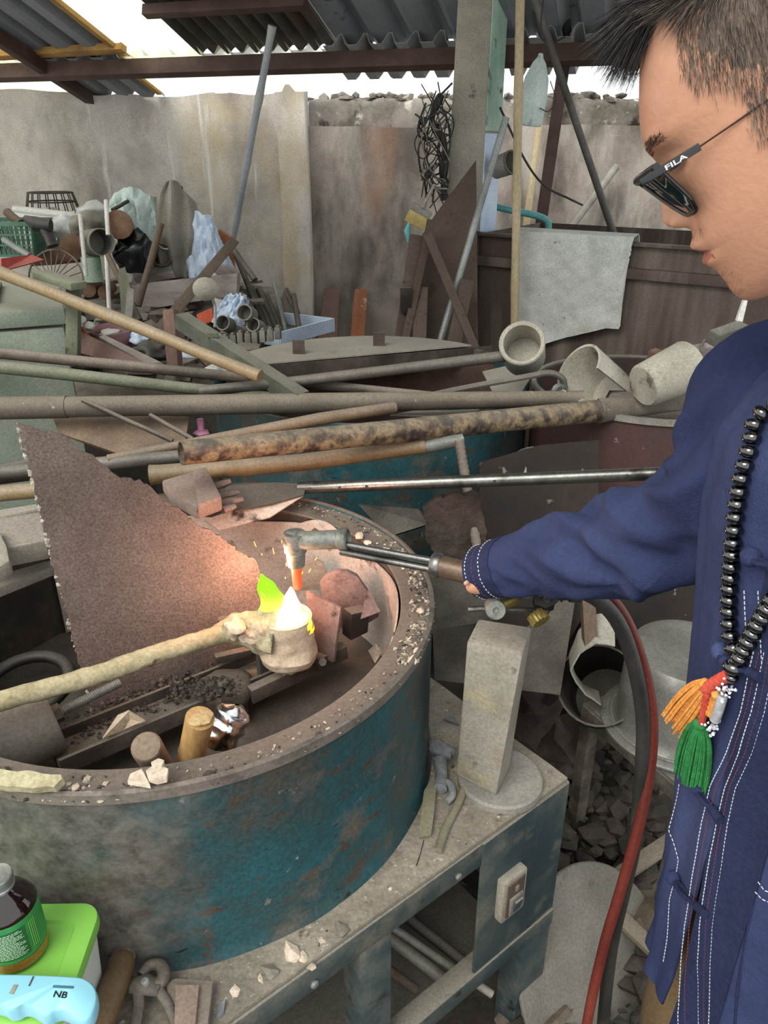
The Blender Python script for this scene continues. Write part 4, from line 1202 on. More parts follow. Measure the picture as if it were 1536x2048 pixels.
obj('tube', tube([J_, J_.lerp(B_, .5), B_], [.0265, .026, .021], 16), M_pipebr, bp_)
obj('sleeve', tube([A_, J_ + (B_ - J_) * .002], [.029, .0285], 16), M_pipebr, bp_)
rp = thing('rusty_pipe', 'thick rust-blotched pipe with open left end and flattened tip', 'pipe', at(800, 890, 1.7))
A_, B_ = at(362, 906, 1.40), at(1195, 822, 1.95); Cc = at(1395, 800, 2.05)
M_rustp = mat('flaking_rust_pipe', ['2a2420', '43352c', '6d5c43', '8a7858', '544a3e'], scale=26, rough=.85, bump=.5, bscale=60, dust=.3, contrast=.16)
obj('tube', pipe(A_, B_, .024, wall=.003, deep=.25, r2=.0295, mid=12), M_rustp, rp)
def flatend(u, v):
    a = 2 * PI * u; k = v
    c = B_.lerp(Cc, v); w = .0295 * (1 + .25 * v); h = .0295 * (1 - .9 * v)
    return c + V((0, .4, 0)).normalized() * math.cos(a) * w * .5 + V((0, 0, 1)) * math.sin(a) * h + V((0, 0, .5)) * math.cos(a) * w
obj('flattened_tip', grid(flatend, 20, 8), M_pipebr, rp)
sb = thing('split_bamboo', 'split brown bamboo lying under the heavy brown pipe', 'bamboo', at(480, 890, 1.75))
obj('culm', tube([at(215, 918, 1.62), at(480, 868, 1.72), at(640, 838, 1.8), at(790, 815, 1.88)], [.01, .013, .016, .015], 12), mat('brown_bamboo', ['6b5742', '7d674e', '8d775c'], scale=6, rough=.65, bump=.15, dust=.4), sb)
pole('dark_pipe', at(-360, 976, 1.56), at(372, 912, 1.64), .0155, M_dkpipe, 'dark pipe running behind jagged plate into open rusty pipe', 'pipe')
lb = thing('bamboo_shaft', 'bamboo shaft with metal ferrule under the rusty pipe', 'bamboo', at(600, 930, 1.6))
A_, B_, Cc = at(330, 945, 1.58), at(620, 922, 1.62), at(846, 892, 1.67)
n = 31
pts = [at(lerp_list([0, .5, 1], [300, 600, 848], i / 30), lerp_list([0, .5, 1], [950, 925, 892], i / 30), 1.57 + .1 * i / 30) for i in range(n)]
obj('culm', tube(pts, [(.0215 if i % 10 else .0228) - .004 * i / 30 for i in range(n)], 14), mat('tan_bamboo', ['6a5636', '7b6642', '8b7753'], scale=5, rough=.55, bump=.12, dust=.4), lb)
obj('ferrule', tube([at(846, 893, 1.67), at(925, 880, 1.69)], [.0165, .015], 14), M_galv, lb)
for k, (p0, p1, r, m, lab) in enumerate([((-340, 1005, 1.63), (60, 925, 1.78), .012, M_dkpipe, 'thin dark pipe end at left behind jagged plate'), ((-340, 1016, 1.5), (75, 980, 1.57), .018, M_bambooy, 'yellow bamboo end at left behind jagged plate'),
                                         ((-340, 1005, 1.53), (70, 950, 1.65), .012, M_rust, 'brown pipe end between bamboo and dark pipe at left')]):
    pole('pipe_end', at(*p0), at(*p1), r, m, lab, 'pipe')
# brown sheets under the pipes, left
obj('rust_sheet', slab([at(105, 832, 1.95), at(380, 838, 1.95), at(370, 900, 1.85), at(240, 912, 1.85), at(120, 870, 1.9)], .01), mat('scorched_sheet', ['4f3d2f', '6d533b', '866a48', '5a4a3e'], scale=4, rough=.85, bump=.2, dust=.3), None, 'scorched brown sheet under the pipes behind jagged plate', 'sheet')
for k, (p0, p1) in enumerate([((165, 800), (345, 882)), ((300, 830), (385, 878))]):
    pole('thin_rod', at(*p0, 1.85), at(*p1, 1.8), .006, M_rust, ['long thin rod over the scorched brown sheet', 'short thin rod right of the scorched sheet'][k], 'rod')
pk = thing('pink_spout', 'pink plastic star-shaped spout hanging below brown pipe', 'spout', at(397, 868, 1.95))
c = at(400, 838, 1.95)
obj('stem', tube([c, c + V((0, 0, -.03))], [.009, .0085], 10), M_pink, pk)
obj('star_flange', lathe([(.0005, -.03), (.02, -.034), (.024, -.038), (.01, -.05), (.0005, -.05)], c, (0, 0, 1), 5), M_pink, pk)

# ---- flat scoop on chrome tube
sc = thing('steel_scoop', 'flat steel scoop on a drilled chrome tube handle', 'scoop', at(700, 985, 1.55))
M_chrome = mat('worn_chrome', ['6a6a67', '82827e', '54534f'], scale=9, rough=.33, metal=.85, bump=.05, specks=[('55504a', 14, .66)])
A_, B_ = at(598, 976, 1.58), at(1450, 942, 1.42)
obj('tube_handle', pipe(A_, B_, .0135, wall=.002, deep=.1, mid=10), M_chrome, sc)
for px in (623, 686, 743, 1000):
    k = (px - 598) / (1450 - 598) * 1.03
    p = A_.lerp(B_, k) + V((0, -.0128, .003))
    obj('drilled_hole', lathe([(.0005, 0), (.0035, 0), (.0035, .002), (.0005, .002)], p, (0, -1, .25), 10), M_black, sc)
M_blade = mat('scorched_blade', ['4a4039', '5c5047', '6f6157'], scale=8, rough=.8, bump=.25, dust=.35)
zb = ZR + .035
obj('blade', slab([atz(440, 985, zb), atz(470, 968, zb), atz(560, 968, zb), atz(612, 972, zb), atz(608, 992, zb), atz(545, 1010, zb - .005), atz(470, 1025, zb - .01)], .004), M_blade, sc)
obj('blade_lip', slab([atz(608, 992, zb - .002), atz(540, 1036, zb - .03), atz(438, 1062, zb - .035), atz(408, 1042, zb - .025), atz(470, 1020, zb - .012), atz(545, 1008, zb - .007)], .004), M_inner, sc)

# ---- stiff glove lying on the rim at the back
gl = thing('work_glove', 'stiff dusty pinkish leather work glove on drum rim', 'glove', atz(430, 1020, ZR + .01))
M_glove = mat('dusty_pink_leather', ['77645b', '87746a', '958378'], scale=8, rough=.95, bump=.3, bscale=90, specks=[('6e5a52', 14, .66)])
zg = ZR + .06
obj('palm', slab([atz(325, 985, zg), atz(392, 965, zg), atz(418, 1030, zg - .005), atz(395, 1042, zg - .01), atz(345, 1010, zg)], .03), M_glove, gl, bevel=.008)
obj('cuff', slab([atz(388, 968, zg + .012), atz(415, 960, zg + .012), atz(446, 1022, zg + .006), atz(398, 1040, zg + .006)], .034), M_glove, gl, bevel=.007)
for k, (p0, p1) in enumerate([((424, 975), (462, 962)), ((432, 992), (478, 984)), ((438, 1006), (486, 998)), ((444, 1020), (470, 1012))]):
    a_, b_ = atz(*p0, zg), atz(*p1, zg + (.01 if k == 0 else 0))
    obj('finger', tube([a_, a_.lerp(b_, .5), b_], [.013, .012, .008], 10, flat=.6), M_glove, gl)

# ---- block brush at left on the rim
bb = thing('block_brush', 'dusty wooden block with steel bristles at left rim', 'brush', atz(40, 1150, ZR + .002))
zg = ZR + .05
M_beige = mat('dusty_beige_block', ['857d71', '968e81', 'a59d90'], scale=5, rough=.9, bump=.25, dust=.4)
obj('block', slab([atz(-60, 1085, zg), atz(88, 1058, zg), atz(100, 1118, zg - .01), atz(-60, 1150, zg - .01)], .04), M_beige, bb, bevel=.004)
obj('top_bar', slab([atz(-60, 1042, zg + .03), atz(76, 1020, zg + .03), atz(80, 1030, zg + .03), atz(-60, 1060, zg + .03)], .014), M_beige, bb, bevel=.003)
obj('end_cap', slab([atz(-60, 1095, zg + .02), atz(5, 1085, zg + .02), atz(22, 1120, zg + .018), atz(28, 1150, zg + .012), atz(0, 1168, zg + .01), atz(-60, 1175, zg + .01)], .03), M_beige, bb, bevel=.005)
mb = MB(); rnd = random.Random(8)
for i in range(90):
    f = i / 90; a_ = atz(-60 + 138 * f, 1082 - 26 * f, zg); b_ = atz(-60 + 138 * f + rnd.uniform(-5, 5), 1058 - 26 * f + rnd.uniform(-4, 2), zg + .022)
    tube([a_, b_], .0012, 4, mb)
obj('bristles', mb, M_galv, bb, kind='stuff')
obj('channel_bar', slab([atz(-80, 1192, ZR - .01), atz(108, 1136, ZR - .01), atz(112, 1150, ZR - .012), atz(-80, 1228, ZR - .012)], .02), M_beige, None, 'pale channel bar across the drum beneath block brush', 'bar', bevel=.003)

# ---- jagged cut plate standing in the drum
out = [(35, 842), (62, 852), (95, 860), (120, 864), (140, 878), (160, 902), (185, 908), (215, 935), (240, 955), (262, 955), (300, 972), (330, 1000), (352, 1012), (395, 1048), (430, 1068), (475, 1100), (508, 1118), (522, 1150), (560, 1210), (610, 1300), (480, 1350), (300, 1400), (205, 1465), (188, 1440), (172, 1370), (140, 1260), (128, 1200), (108, 1140), (95, 1085), (80, 1020), (68, 975), (55, 925), (42, 880)]
PA, PB = atz(190, 1450, .70), atz(600, 1300, .72)
pd = (PB - PA); pd.z = 0; pd.normalize(); pn = V((pd.y, -pd.x, .10)).normalized()
def plate_pt(px, py):
    r = ray(px, py); k = (PA - CAMV).dot(pn) / r.dot(pn); return CAMV + r * k
jp = jag([plate_pt(*p) for p in out], .007, .0028, 4)
M_plate = mat('pitted_brown_plate', ['564c46', '655a53', '746861', '6a5b56'], scale=3, rough=.75, bump=.3, bscale=120, metal=.1, grain=.3, gscale=260, specks=[('7d726b', 3.0, .62, (1, 1, 1), .12), ('a59d92', 90, .78)])
pj = thing('jagged_plate', 'tall torch-cut triangular steel plate with ragged edges', 'plate', PA)
obj('plate', slab(jp, .006), M_plate, pj, smooth=0)
mb = MB(); rnd = random.Random(2)
left_edge = [p for p in out[20:] + out[:1]]
for i in range(70):
    k = rnd.random() * (len(left_edge) - 4) + 3; i0 = min(int(k), len(left_edge) - 2); f = k - i0
    p = plate_pt(left_edge[i0][0] + (left_edge[i0 + 1][0] - left_edge[i0][0]) * f, left_edge[i0][1] + (left_edge[i0 + 1][1] - left_edge[i0][1]) * f)
    if p.z < .72: continue
    rock(p + pn * .003, rnd.uniform(.002, .0048), i, mb)
obj('slag_beads', mb, M_crucible, pj, kind='stuff')

# ---- things behind the drum on the right: perforated plate, rebar, splashed sheet
pp = [(845, 1010), (870, 990), (915, 980), (960, 985), (968, 1040), (965, 1120), (930, 1160), (880, 1150), (862, 1090), (850, 1050)]
obj('crusty_plate', slab(jag([at(p[0], p[1], 1.56) for p in pp], .01, .006, 9), .02), mat('crusty_brown', ['332b25', '473d34', '5a4e43'], scale=18, rough=.95, bump=1, bscale=70), None, 'crusty brown plate with ragged edge behind drum rim', 'plate', smooth=0)
rb = [at(918, 880, 1.66), at(935, 980, 1.6), at(955, 1100, 1.52)]
obj('rebar', tube(spline(rb, 40), [.0105 + (.0018 if i % 2 else 0) for i in range(41)], 10), M_rust, None, 'ribbed rebar leaning against second drum behind chrome tube', 'rebar')
M_splash = mat('shade_dark_splashed_rust', ['221c18', '2e2620', '3a3029', '1d1714'], scale=4, rough=.85, bump=.25, specks=[('aaa498', 9, .70, (1.8, 1.8, .6), .02), ('8f8678', 24, .7)])  # base browns darkened to paint in the shade on these covered sheets
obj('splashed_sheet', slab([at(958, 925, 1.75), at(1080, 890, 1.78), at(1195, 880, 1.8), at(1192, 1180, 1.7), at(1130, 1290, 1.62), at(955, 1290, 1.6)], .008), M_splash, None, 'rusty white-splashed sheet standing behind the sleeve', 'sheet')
obj('shade_dark_sheet', slab([at(1192, 1020, 1.8), at(1430, 1010, 1.85), at(1430, 1260, 1.75), at(1190, 1260, 1.7)], .008), M_splash, None, 'shade-darkened splashed sheet beneath the red drum behind pot', 'sheet')
obj('shade_dark_sheet', slab([at(862, 1180, 1.7), at(1010, 1180, 1.7), at(1150, 1200, 1.65), at(1120, 1390, 1.5), at(870, 1360, 1.58)], .008), M_rustd, None, 'shade-darkened rusted sheet leaning behind the tall brick', 'sheet')
obj('edge_plate', slab([at(845, 1150, 1.55), at(900, 1080, 1.58), at(990, 1090, 1.58), at(985, 1240, 1.5), at(860, 1260, 1.5)], .008), M_rustd, None, 'shade-darkened plate between drum rim and tall brick', 'plate')
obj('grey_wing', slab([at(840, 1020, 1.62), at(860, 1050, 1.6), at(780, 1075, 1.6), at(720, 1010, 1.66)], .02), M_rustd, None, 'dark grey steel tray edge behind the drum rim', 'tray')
mbx = MB()
obj('brown_post', beam(at(1172, 1150, 1.58), at(1180, 1290, 1.5), .03, .03, up=(0, 1, 0)), M_woodd, None, 'short brown post end behind the hoses', 'post')
# ================================================================ inside the drum: spinning arm, crucible, torch
M_iron = mat('gritty_iron', ['3a332e', '4f463f', '635950'], scale=9, rough=.85, bump=.5, bscale=50, dust=.6, dustcol='8d8475')
M_cw = mat('machined_grey_iron', ['5f594f', '6f695e', '7d776b'], scale=3, rough=.7, bump=.1, dust=.25, specks=[('4a453d', 22, .7)])
M_steelbar = mat('grey_bar_steel', ['57544f', '6a6761', '7a7771'], scale=9, rough=.6, metal=.3, bump=.15, dust=.2)
M_clay = mat('fired_clay_skin', ['9c8972', 'b3a089', 'c2b29b', '97774f'], tone=False, scale=9, rough=.95, bump=.5, bscale=45, specks=[('c9973c', 12, .7), ('7d7263', 16, .66)])
M_clayh = mat('stained_clay_handle', ['7d7355', '938b6c', 'aaa283', '857b5e'], tone=False, scale=14, rough=.95, bump=.7, bscale=50, specks=[('4e4736', 20, .64), ('c9c3a6', 18, .68)])
M_purple = mat('heat_tinted_plate', ['6a5a58', '7c6b69', '8d7c78', '5c4a47'], scale=9, rough=.65, metal=.15, bump=.25, specks=[('4a3e3c', 18, .64), ('9f918b', 8, .68)])

arm = thing('spinning_arm', 'gritty iron centrifuge arm across the drum pan', 'casting arm', (DC.x, DC.y, .69))
A_, B_ = atz(110, 1520, .745), atz(660, 1290, .745)
obj('channel', beam(A_, B_, .075, .014), M_iron, arm, bevel=.002)
dA = (B_ - A_).normalized(); nA = V((-dA.y, dA.x, 0))
for s in (-1, 1):
    obj('channel_flange', beam(A_ + nA * s * .036 + V((0, 0, .012)), B_ + nA * s * .036 + V((0, 0, .012)), .006, .03), M_iron, arm)
hc = atz(448, 1378, .76)
obj('hub', rock(hc, (.055, .05, .028), 3, amp=.15, fine=True), M_iron, arm)
obj('hub_shaft', lathe([(.0005, 0), (.04, 0), (.04, .06), (.0005, .06)], (hc.x, hc.y, .685), seg=24), M_iron, arm)
cw = atz(30, 1468, .80)
ax = V((dA.x, dA.y, .12)).normalized()
obj('counterweight', lathe([(.0005, -.11), (.058, -.11), (.062, -.106), (.062, .056), (.059, .06), (.0005, .06)], cw, ax, 40), M_cw, arm)
r0 = cw + ax * .06
rodL = .115
obj('threaded_rod', tube([r0 + ax * rodL * i / 70 for i in range(71)], [.0072 + (.0014 if i % 2 else 0) for i in range(71)], 12), M_galv, arm)
obj('nut', lathe([(.0005, 0), (.016, 0), (.016, .014), (.0005, .014)], r0, ax, 6), M_iron, arm)
cr0 = atz(572, 1232, .895)
for k, (px, py) in enumerate([(527, 1345), (552, 1335)]):
    p = atz(px, py + 8, .76)
    obj('cradle_bar', box(p + V((0, 0, .04)), (.02, .011, .085), rz=math.atan2(dA.y, dA.x) + .2), M_steelbar, arm, bevel=.0015)
for k, (px, py) in enumerate([(448, 1240), (472, 1232)]):
    p = atz(px, py + 12, .86)
    obj('cradle_nut', lathe([(.0005, 0), (.011, 0), (.011, .016), (.0005, .016)], p, (0, 0, 1), 6), M_steelbar, arm)
obj('cradle_rail', beam(atz(430, 1318, .79), atz(545, 1292, .79), .016, .016), M_iron, arm, bevel=.002)
obj('cradle_rail', beam(atz(500, 1390, .76), atz(690, 1300, .77), .02, .03), M_iron, arm, bevel=.002)
obj('cradle_bolt', lathe([(.0005, 0), (.008, 0), (.008, .03), (.0005, .03)], atz(634, 1325, .78), (.3, -.5, .4), 6), M_steelbar, arm)
# plates behind the crucible
def ptube(*a): return at(*a)
yq = 1.235
obj('backing_plate', slab([at(617, 1180, 1.24), at(686, 1214, 1.2), at(671, 1322, 1.19), at(638, 1308, 1.21), at(622, 1250, 1.23)], .008), M_purple, None, 'purple-brown square plate standing right of the crucible', 'plate', bevel=.001)
sh = thing('arched_mould', 'arched heat-tinted steel mould at right inside drum', 'mould', at(715, 1250, 1.3))
pts = [(640, 1160), (652, 1146), (672, 1137), (695, 1137), (715, 1147), (738, 1180), (757, 1215), (757, 1228), (740, 1238), (690, 1255), (655, 1230)]
obj('arch_plate', slab([at(p[0], p[1], 1.3) for p in pts], .012), M_purple, sh, bevel=.002)
obj('foot_block', slab([at(686, 1216, 1.26), at(722, 1208, 1.28), at(718, 1252, 1.28), at(684, 1268, 1.25)], .03), M_rustd, sh, bevel=.002)
obj('side_wing', slab([at(735, 1180, 1.29), at(760, 1225, 1.26), at(720, 1240, 1.24), at(728, 1205, 1.27)], .006), M_purple, sh)
obj('torn_tin', slab(jag([at(p[0], p[1], 1.38) for p in [(590, 1128), (632, 1118), (648, 1125), (655, 1148), (640, 1178), (598, 1180)]], .008, .002, 6), .003), M_zinc, None, 'torn pale tin scrap leaning on the liner behind torch', 'scrap', smooth=0)
obj('torn_flake', slab([atz(738, 1300, .73), atz(752, 1287, .76), atz(764, 1305, .74), atz(752, 1325, .71)], .003), M_flake, None, 'pale torn flake by the drum liner at right', 'flake', smooth=0)
# dark ring and stub inside left
obj('rubber_ring', tube([atz(60, 1395, .71) + V((.075 * math.cos(2 * PI * i / 32), .075 * math.sin(2 * PI * i / 32), .03 + .01 * math.sin(2 * PI * i / 32))) for i in range(33)], .012, 10), M_black, None, 'dark round ring lying in pan under the clay handle', 'ring')

# ---- crucible with long clay handle
cru = thing('melting_crucible', 'clay-coated crucible with long handle holding molten metal', 'crucible', (cr0.x, cr0.y, .80))
RC = .047
def cbody(u, v):
    a = 2 * PI * u
    prof = [(0, .03), (.05, .048), (.25, .056), (.45, .05), (.7, .047), (.88, .048), (1, .046)]
    rr = lerp_list([p[0] for p in prof], [p[1] for p in prof], v)
    z = .80 + .095 * v
    p = V((cr0.x + rr * math.cos(a), cr0.y + rr * math.sin(a), z))
    k = 1 + (.09 * nz(p, 26, 2) + .05 * nz(p, 60, 3)) * (1 - .6 * v)
    return V((cr0.x + rr * k * math.cos(a), cr0.y + rr * k * math.sin(a), z + .004 * nz(p, 30, 5) * (v < .95)))
mb = grid(cbody, 64, 24)
lathe([(.046, .895), (.040, .895), (.037, .84), (.0005, .84)], (cr0.x, cr0.y, 0), seg=64, mb=mb)
obj('pot', mb, M_clay, cru)
hp = [atz(-230, 1462, .925), atz(150, 1362, .90), atz(300, 1312, .895), atz(420, 1275, .885), atz(480, 1258, .875), cr0 + V((-.02, -.01, -.03))]
hs = spline(hp, 60)
mb = MB()
tube(hs, [.0155] * 36 + [.0155 + .0011 * i for i in range(12)] + [.029 + .0013 * i for i in range(13)], 16, mb)
cxs = [V(p) for p in mb.v]
ctr = [hs[min(60, i // 16)] for i in range(len(cxs))]
mb.v = [tuple(c + (p - c) * (1 + .16 * nz(p, 45, 4) + .12 * nz(p, 110, 6))) for p, c in zip(cxs, ctr)]
hobj = obj('handle', mb, M_clayh, cru)
mb = MB()
for k in range(8):
    p = hs[44 + k * 2 - (k > 6) * 2]
    rock(p + V((random.uniform(-.008, .008), random.uniform(-.02, .0), random.uniform(.004, .02))), (.022, .018, .014), 40 + k, mb, fine=True, amp=.3)
obj('clay_daub', mb, M_clay, cru)
obj('pot_foot', rock(atz(582, 1312, .80), (.045, .032, .02), 77, amp=.3, fine=True), M_clay, cru)
def emis(name, col, st):
    m = bpy.data.materials.new(name); m.use_nodes = True; nt = m.node_tree; nt.nodes.clear()
    o_ = nt.nodes.new('ShaderNodeOutputMaterial'); e = nt.nodes.new('ShaderNodeEmission'); e.inputs[0].default_value = srgb(col); e.inputs[1].default_value = st
    nt.links.new(e.outputs[0], o_.inputs[0]); MATS[name] = m
    return m
obj('molten_metal', lathe([(.0005, .003), (.02, .002), (.04, 0)], (cr0.x, cr0.y, .868), seg=40), emis('molten_glow', 'ffb63a', 4), cru)
def flame(c, w, h, lean, seed, seg=20):
    mbq = MB()
    def fn(u, v):
        a = 2 * PI * u
        rr = w * max(.02, (1 - v ** 1.7)) ** .75
        p = V(c) + V((rr * math.cos(a), rr * math.sin(a) * .8, h * v)) + V(lean) * v * v
        n_ = .5 * nz((p.x * 45, p.y * 45, p.z * 35), 1, seed) * (.25 + v)
        return p + V((math.cos(a), math.sin(a), 0)) * rr * n_
    return grid(fn, seg, 16, mb=mbq)
def flame_mat(name, c0, c1, st, alpha):
    m = bpy.data.materials.new(name); m.use_nodes = True; nt = m.node_tree; nt.nodes.clear()
    N, L = nt.nodes, nt.links
    o_ = N.new('ShaderNodeOutputMaterial'); mx = N.new('ShaderNodeMixShader'); tr = N.new('ShaderNodeBsdfTransparent'); e = N.new('ShaderNodeEmission')
    tc = N.new('ShaderNodeTexCoord'); sx = N.new('ShaderNodeSeparateXYZ'); L.new(tc.outputs['Generated'], sx.inputs[0])
    cr = N.new('ShaderNodeValToRGB'); cr.color_ramp.elements[0].color = srgb(c0); cr.color_ramp.elements[1].color = srgb(c1)
    cr.color_ramp.elements[0].position = .25; cr.color_ramp.elements[1].position = .7
    L.new(sx.outputs[2], cr.inputs[0]); L.new(cr.outputs[0], e.inputs[0]); e.inputs[1].default_value = st
    mx.inputs[0].default_value = alpha
    L.new(tr.outputs[0], mx.inputs[1]); L.new(e.outputs[0], mx.inputs[2]); L.new(mx.outputs[0], o_.inputs[0])
    MATS[name] = m
    return m
fl = thing('flame', 'white-hot and green flame rising from the crucible mouth', 'flame', (cr0.x, cr0.y, .87))
obj('green_tongue', flame(cr0 + V((-.02, .012, -.026)), .032, .105, (-.02, 0, 0), 1), flame_mat('green_flame', 'e8f060', '7fdc1c', 1.7, .85), fl)
obj('white_core', flame(cr0 + V((.010, -.004, -.028)), .036, .052, (-.004, .006, 0), 2), emis('white_flame', 'fff6d8', 5), fl)
obj('white_tongue', flame(cr0 + V((.010, .004, -.02)), .021, .074, (.0, .006, 0), 7), MATS['white_flame'], fl)
obj('yellow_skirt', flame(cr0 + V((.002, -.002, -.026)), .05, .055, (.004, 0, 0), 3), flame_mat('yellow_flame', 'ffb020', 'fff26a', 3, .55), fl)
mb = MB(); rnd = random.Random(4)
for i in range(14):
    p = cr0 + V((rnd.uniform(-.05, .06), rnd.uniform(-.03, .04), rnd.uniform(.03, .15)))
    d_ = (p - cr0).normalized() * rnd.uniform(.003, .012)
    tube([p, p + d_], .0005, 4, mb)
obj('sparks', mb, emis('spark_glow', 'ffa94a', 5), fl, kind='stuff')
ld = bpy.data.lights.new('flame_light', 'POINT'); ld.energy = 3.6; ld.color = (1.0, .45, .27); ld.shadow_soft_size = .035
lo = bpy.data.objects.new('flame_light', ld); C.objects.link(lo); lo.location = cr0 + V((-.012, .03, .085))

# ---- gas torch
tor = thing('gas_torch', 'gas torch with steel elbow nozzle held over crucible', 'torch', at(640, 1100, 1.17))
M_tors = mat('scorched_torch_steel', ['5b5c58', '75776f', '8b8c83', '6a5f52'], scale=20, rough=.55, metal=.4, bump=.3, specks=[('a88a5a', 14, .66)])
TA, TB = at(590, 1082, 1.185), at(690, 1078, 1.165)
obj('elbow', lathe([(.0005, -.016), (.016, -.016), (.0185, -.012), (.0185, .006)] + [(.0165, .008), (.0165, (TB - TA).length - .012), (.0195, (TB - TA).length - .01), (.0195, (TB - TA).length + .004), (.016, (TB - TA).length + .006), (.014, (TB - TA).length + .002), (.0005, (TB - TA).length + .002)], TA, TB - TA, 28), M_tors, tor)
dn = V((0, 0, -1))
obj('nozzle', lathe([(.0005, -.016), (.019, -.016), (.02, -.01), (.0195, .02), (.017, .022), (.016, .04), (.015, .048), (.0005, .048)], TA + V((0, 0, 0)), dn, 24), M_tors, tor)
TN = TA + V((0, 0, -.044))
M_hot = mat('glowing_tip', ['7a3a24', 'a2492a'], scale=20, rough=.6, bump=.1, emit=('ff6a2a', .5))
obj('nozzle_tip', lathe([(.013, 0), (.0095, .012), (.008, .05), (.006, .05), (.006, 0)], TN, dn, 18), M_hot, tor)
P0, P1 = at(682, 1094, 1.16), at(872, 1130, 1.085)
for k, o_ in enumerate(((0, 0, .0065), (0, -.007, -.006), (0, .008, -.004))):
    obj('gas_tube', tube([P0 + V(o_), P1 + V(o_)], .0058, 10), M_chrome, tor)
obj('collar', lathe([(.0005, 0), (.0185, 0), (.0205, .004), (.0205, .012), (.0185, .016), (.0005, .016)], P1 - (P1 - P0).normalized() * .006, P1 - P0, 20), M_chrome, tor)
P2 = at(985, 1158, 1.04)
M_bronze = mat('brown_handle_metal', ['5d4a3c', '6e5948', '7f6a57'], scale=6, rough=.4, metal=.4, bump=.06)
obj('grip', tube([P1, P1.lerp(P2, .35), P2], [.0175, .0178, .0178], 20), M_bronze, tor)
VB = at(1040, 1192, 1.03)
obj('valve_body', tube([P2, at(1040, 1180, 1.03), at(1120, 1185, 1.02)], [.016, .014, .011], 16), M_tors, tor)
kc = at(990, 1216, .985)
kn = obj('fuel_knob', lathe([(.0005, .012), (.004, .012), (.005, .016), (.014, .016), (.0155, .012), (.0155, -.01), (.008, -.012), (.0005, -.012)], kc, (-.05, -1, .35), 28), M_tors, tor)
obj('lever', tube([at(936, 1219, .99), at(960, 1217, .99), at(1066, 1220, 1.0)], [.005, .0045, .004], 10), M_chrome, tor)
obj('valve_stem', tube([at(995, 1212, .99), at(1030, 1198, 1.02)], [.012, .012], 14), mat('dull_brass', ['8a7a3a', '9c8c48', '6f6230'], scale=8, rough=.4, metal=.6, bump=.05), tor)
kb = at(1077, 1236, .98)
obj('brass_knob', lathe([(.0005, -.008), (.013, -.008), (.0145, -.005), (.0145, .005), (.013, .008), (.0005, .008)] , kb, (.35, -.6, -.35), 14), MATS['dull_brass'], tor)
mb = MB(); rotk = frame(V((.35, -.6, -.35)))
for i in range(14):
    a = 2 * PI * i / 14; e = rotk[0] * math.cos(a) + rotk[1] * math.sin(a)
    tube([kb + e * .014 - rotk[2] * .008, kb + e * .014 + rotk[2] * .008], .0016, 5, mb)
obj('knob_ribs', mb, MATS['dull_brass'], tor)
obj('knob_neck', tube([kb, at(1090, 1210, 1.0), at(1095, 1188, 1.02)], [.009, .012, .01], 12), M_black, tor)
obj('knob_collar', lathe([(.0005, 0), (.017, 0), (.017, .012), (.0005, .012)], at(1086, 1212, 1.0), (0, -.2, 1), 6), M_black, tor)
obj('hose_clamp', lathe([(.0125, -.008), (.015, -.008), (.015, .008), (.0125, .008), (.0125, -.008)], at(1150, 1186, 1.015), (1, 0, -.1), 18), M_chrome, tor)
obj('clamp_screw', tube([at(1148, 1172, 1.0), at(1150, 1196, .995)], .0045, 8), M_chrome, tor)
mb = MB()
for i in range(7):
    tube(spline([at(1070 + i * 12, 1180, 1.02), at(1078 + i * 9, 1192 + (i % 3) * 5, 1.0), at(1100 + i * 6, 1184, 1.0)], 6), .0022, 5, mb)
obj('binding_wire', mb, M_black, tor)
M_hoseb = mat('black_rubber_hose', ['2b2b29', '383836', '474642'], scale=4, rough=.55, bump=.08, dust=.25)
M_hoser = mat('red_rubber_hose', ['6b2a20', '7d3427', '8c4233'], scale=4, rough=.5, bump=.08, specks=[('a8766a', 20, .7)])
hb = [(1118, 1186, 1.02), (1175, 1188, 1.01), (1232, 1238, 1.0), (1268, 1330, .99), (1286, 1440, .98), (1282, 1560, .97), (1268, 1690, .96), (1246, 1790, .95), (1222, 1900, .94), (1205, 2060, .93), (1195, 2200, .92)]
obj('black_gas_hose', tube(spline([at(*p) for p in hb], 70), .0118, 14), M_hoseb, tor)
hr = [(1120, 1178, 1.035), (1196, 1182, 1.03), (1246, 1230, 1.015), (1284, 1325, 1.0), (1304, 1430, .985), (1300, 1535, .97), (1278, 1650, .95), (1240, 1785, .93), (1206, 1900, .915), (1172, 2060, .90), (1160, 2200, .89)]
obj('red_gas_hose', tube(spline([at(*p) for p in hr], 70), .0095, 14), M_hoser, tor)

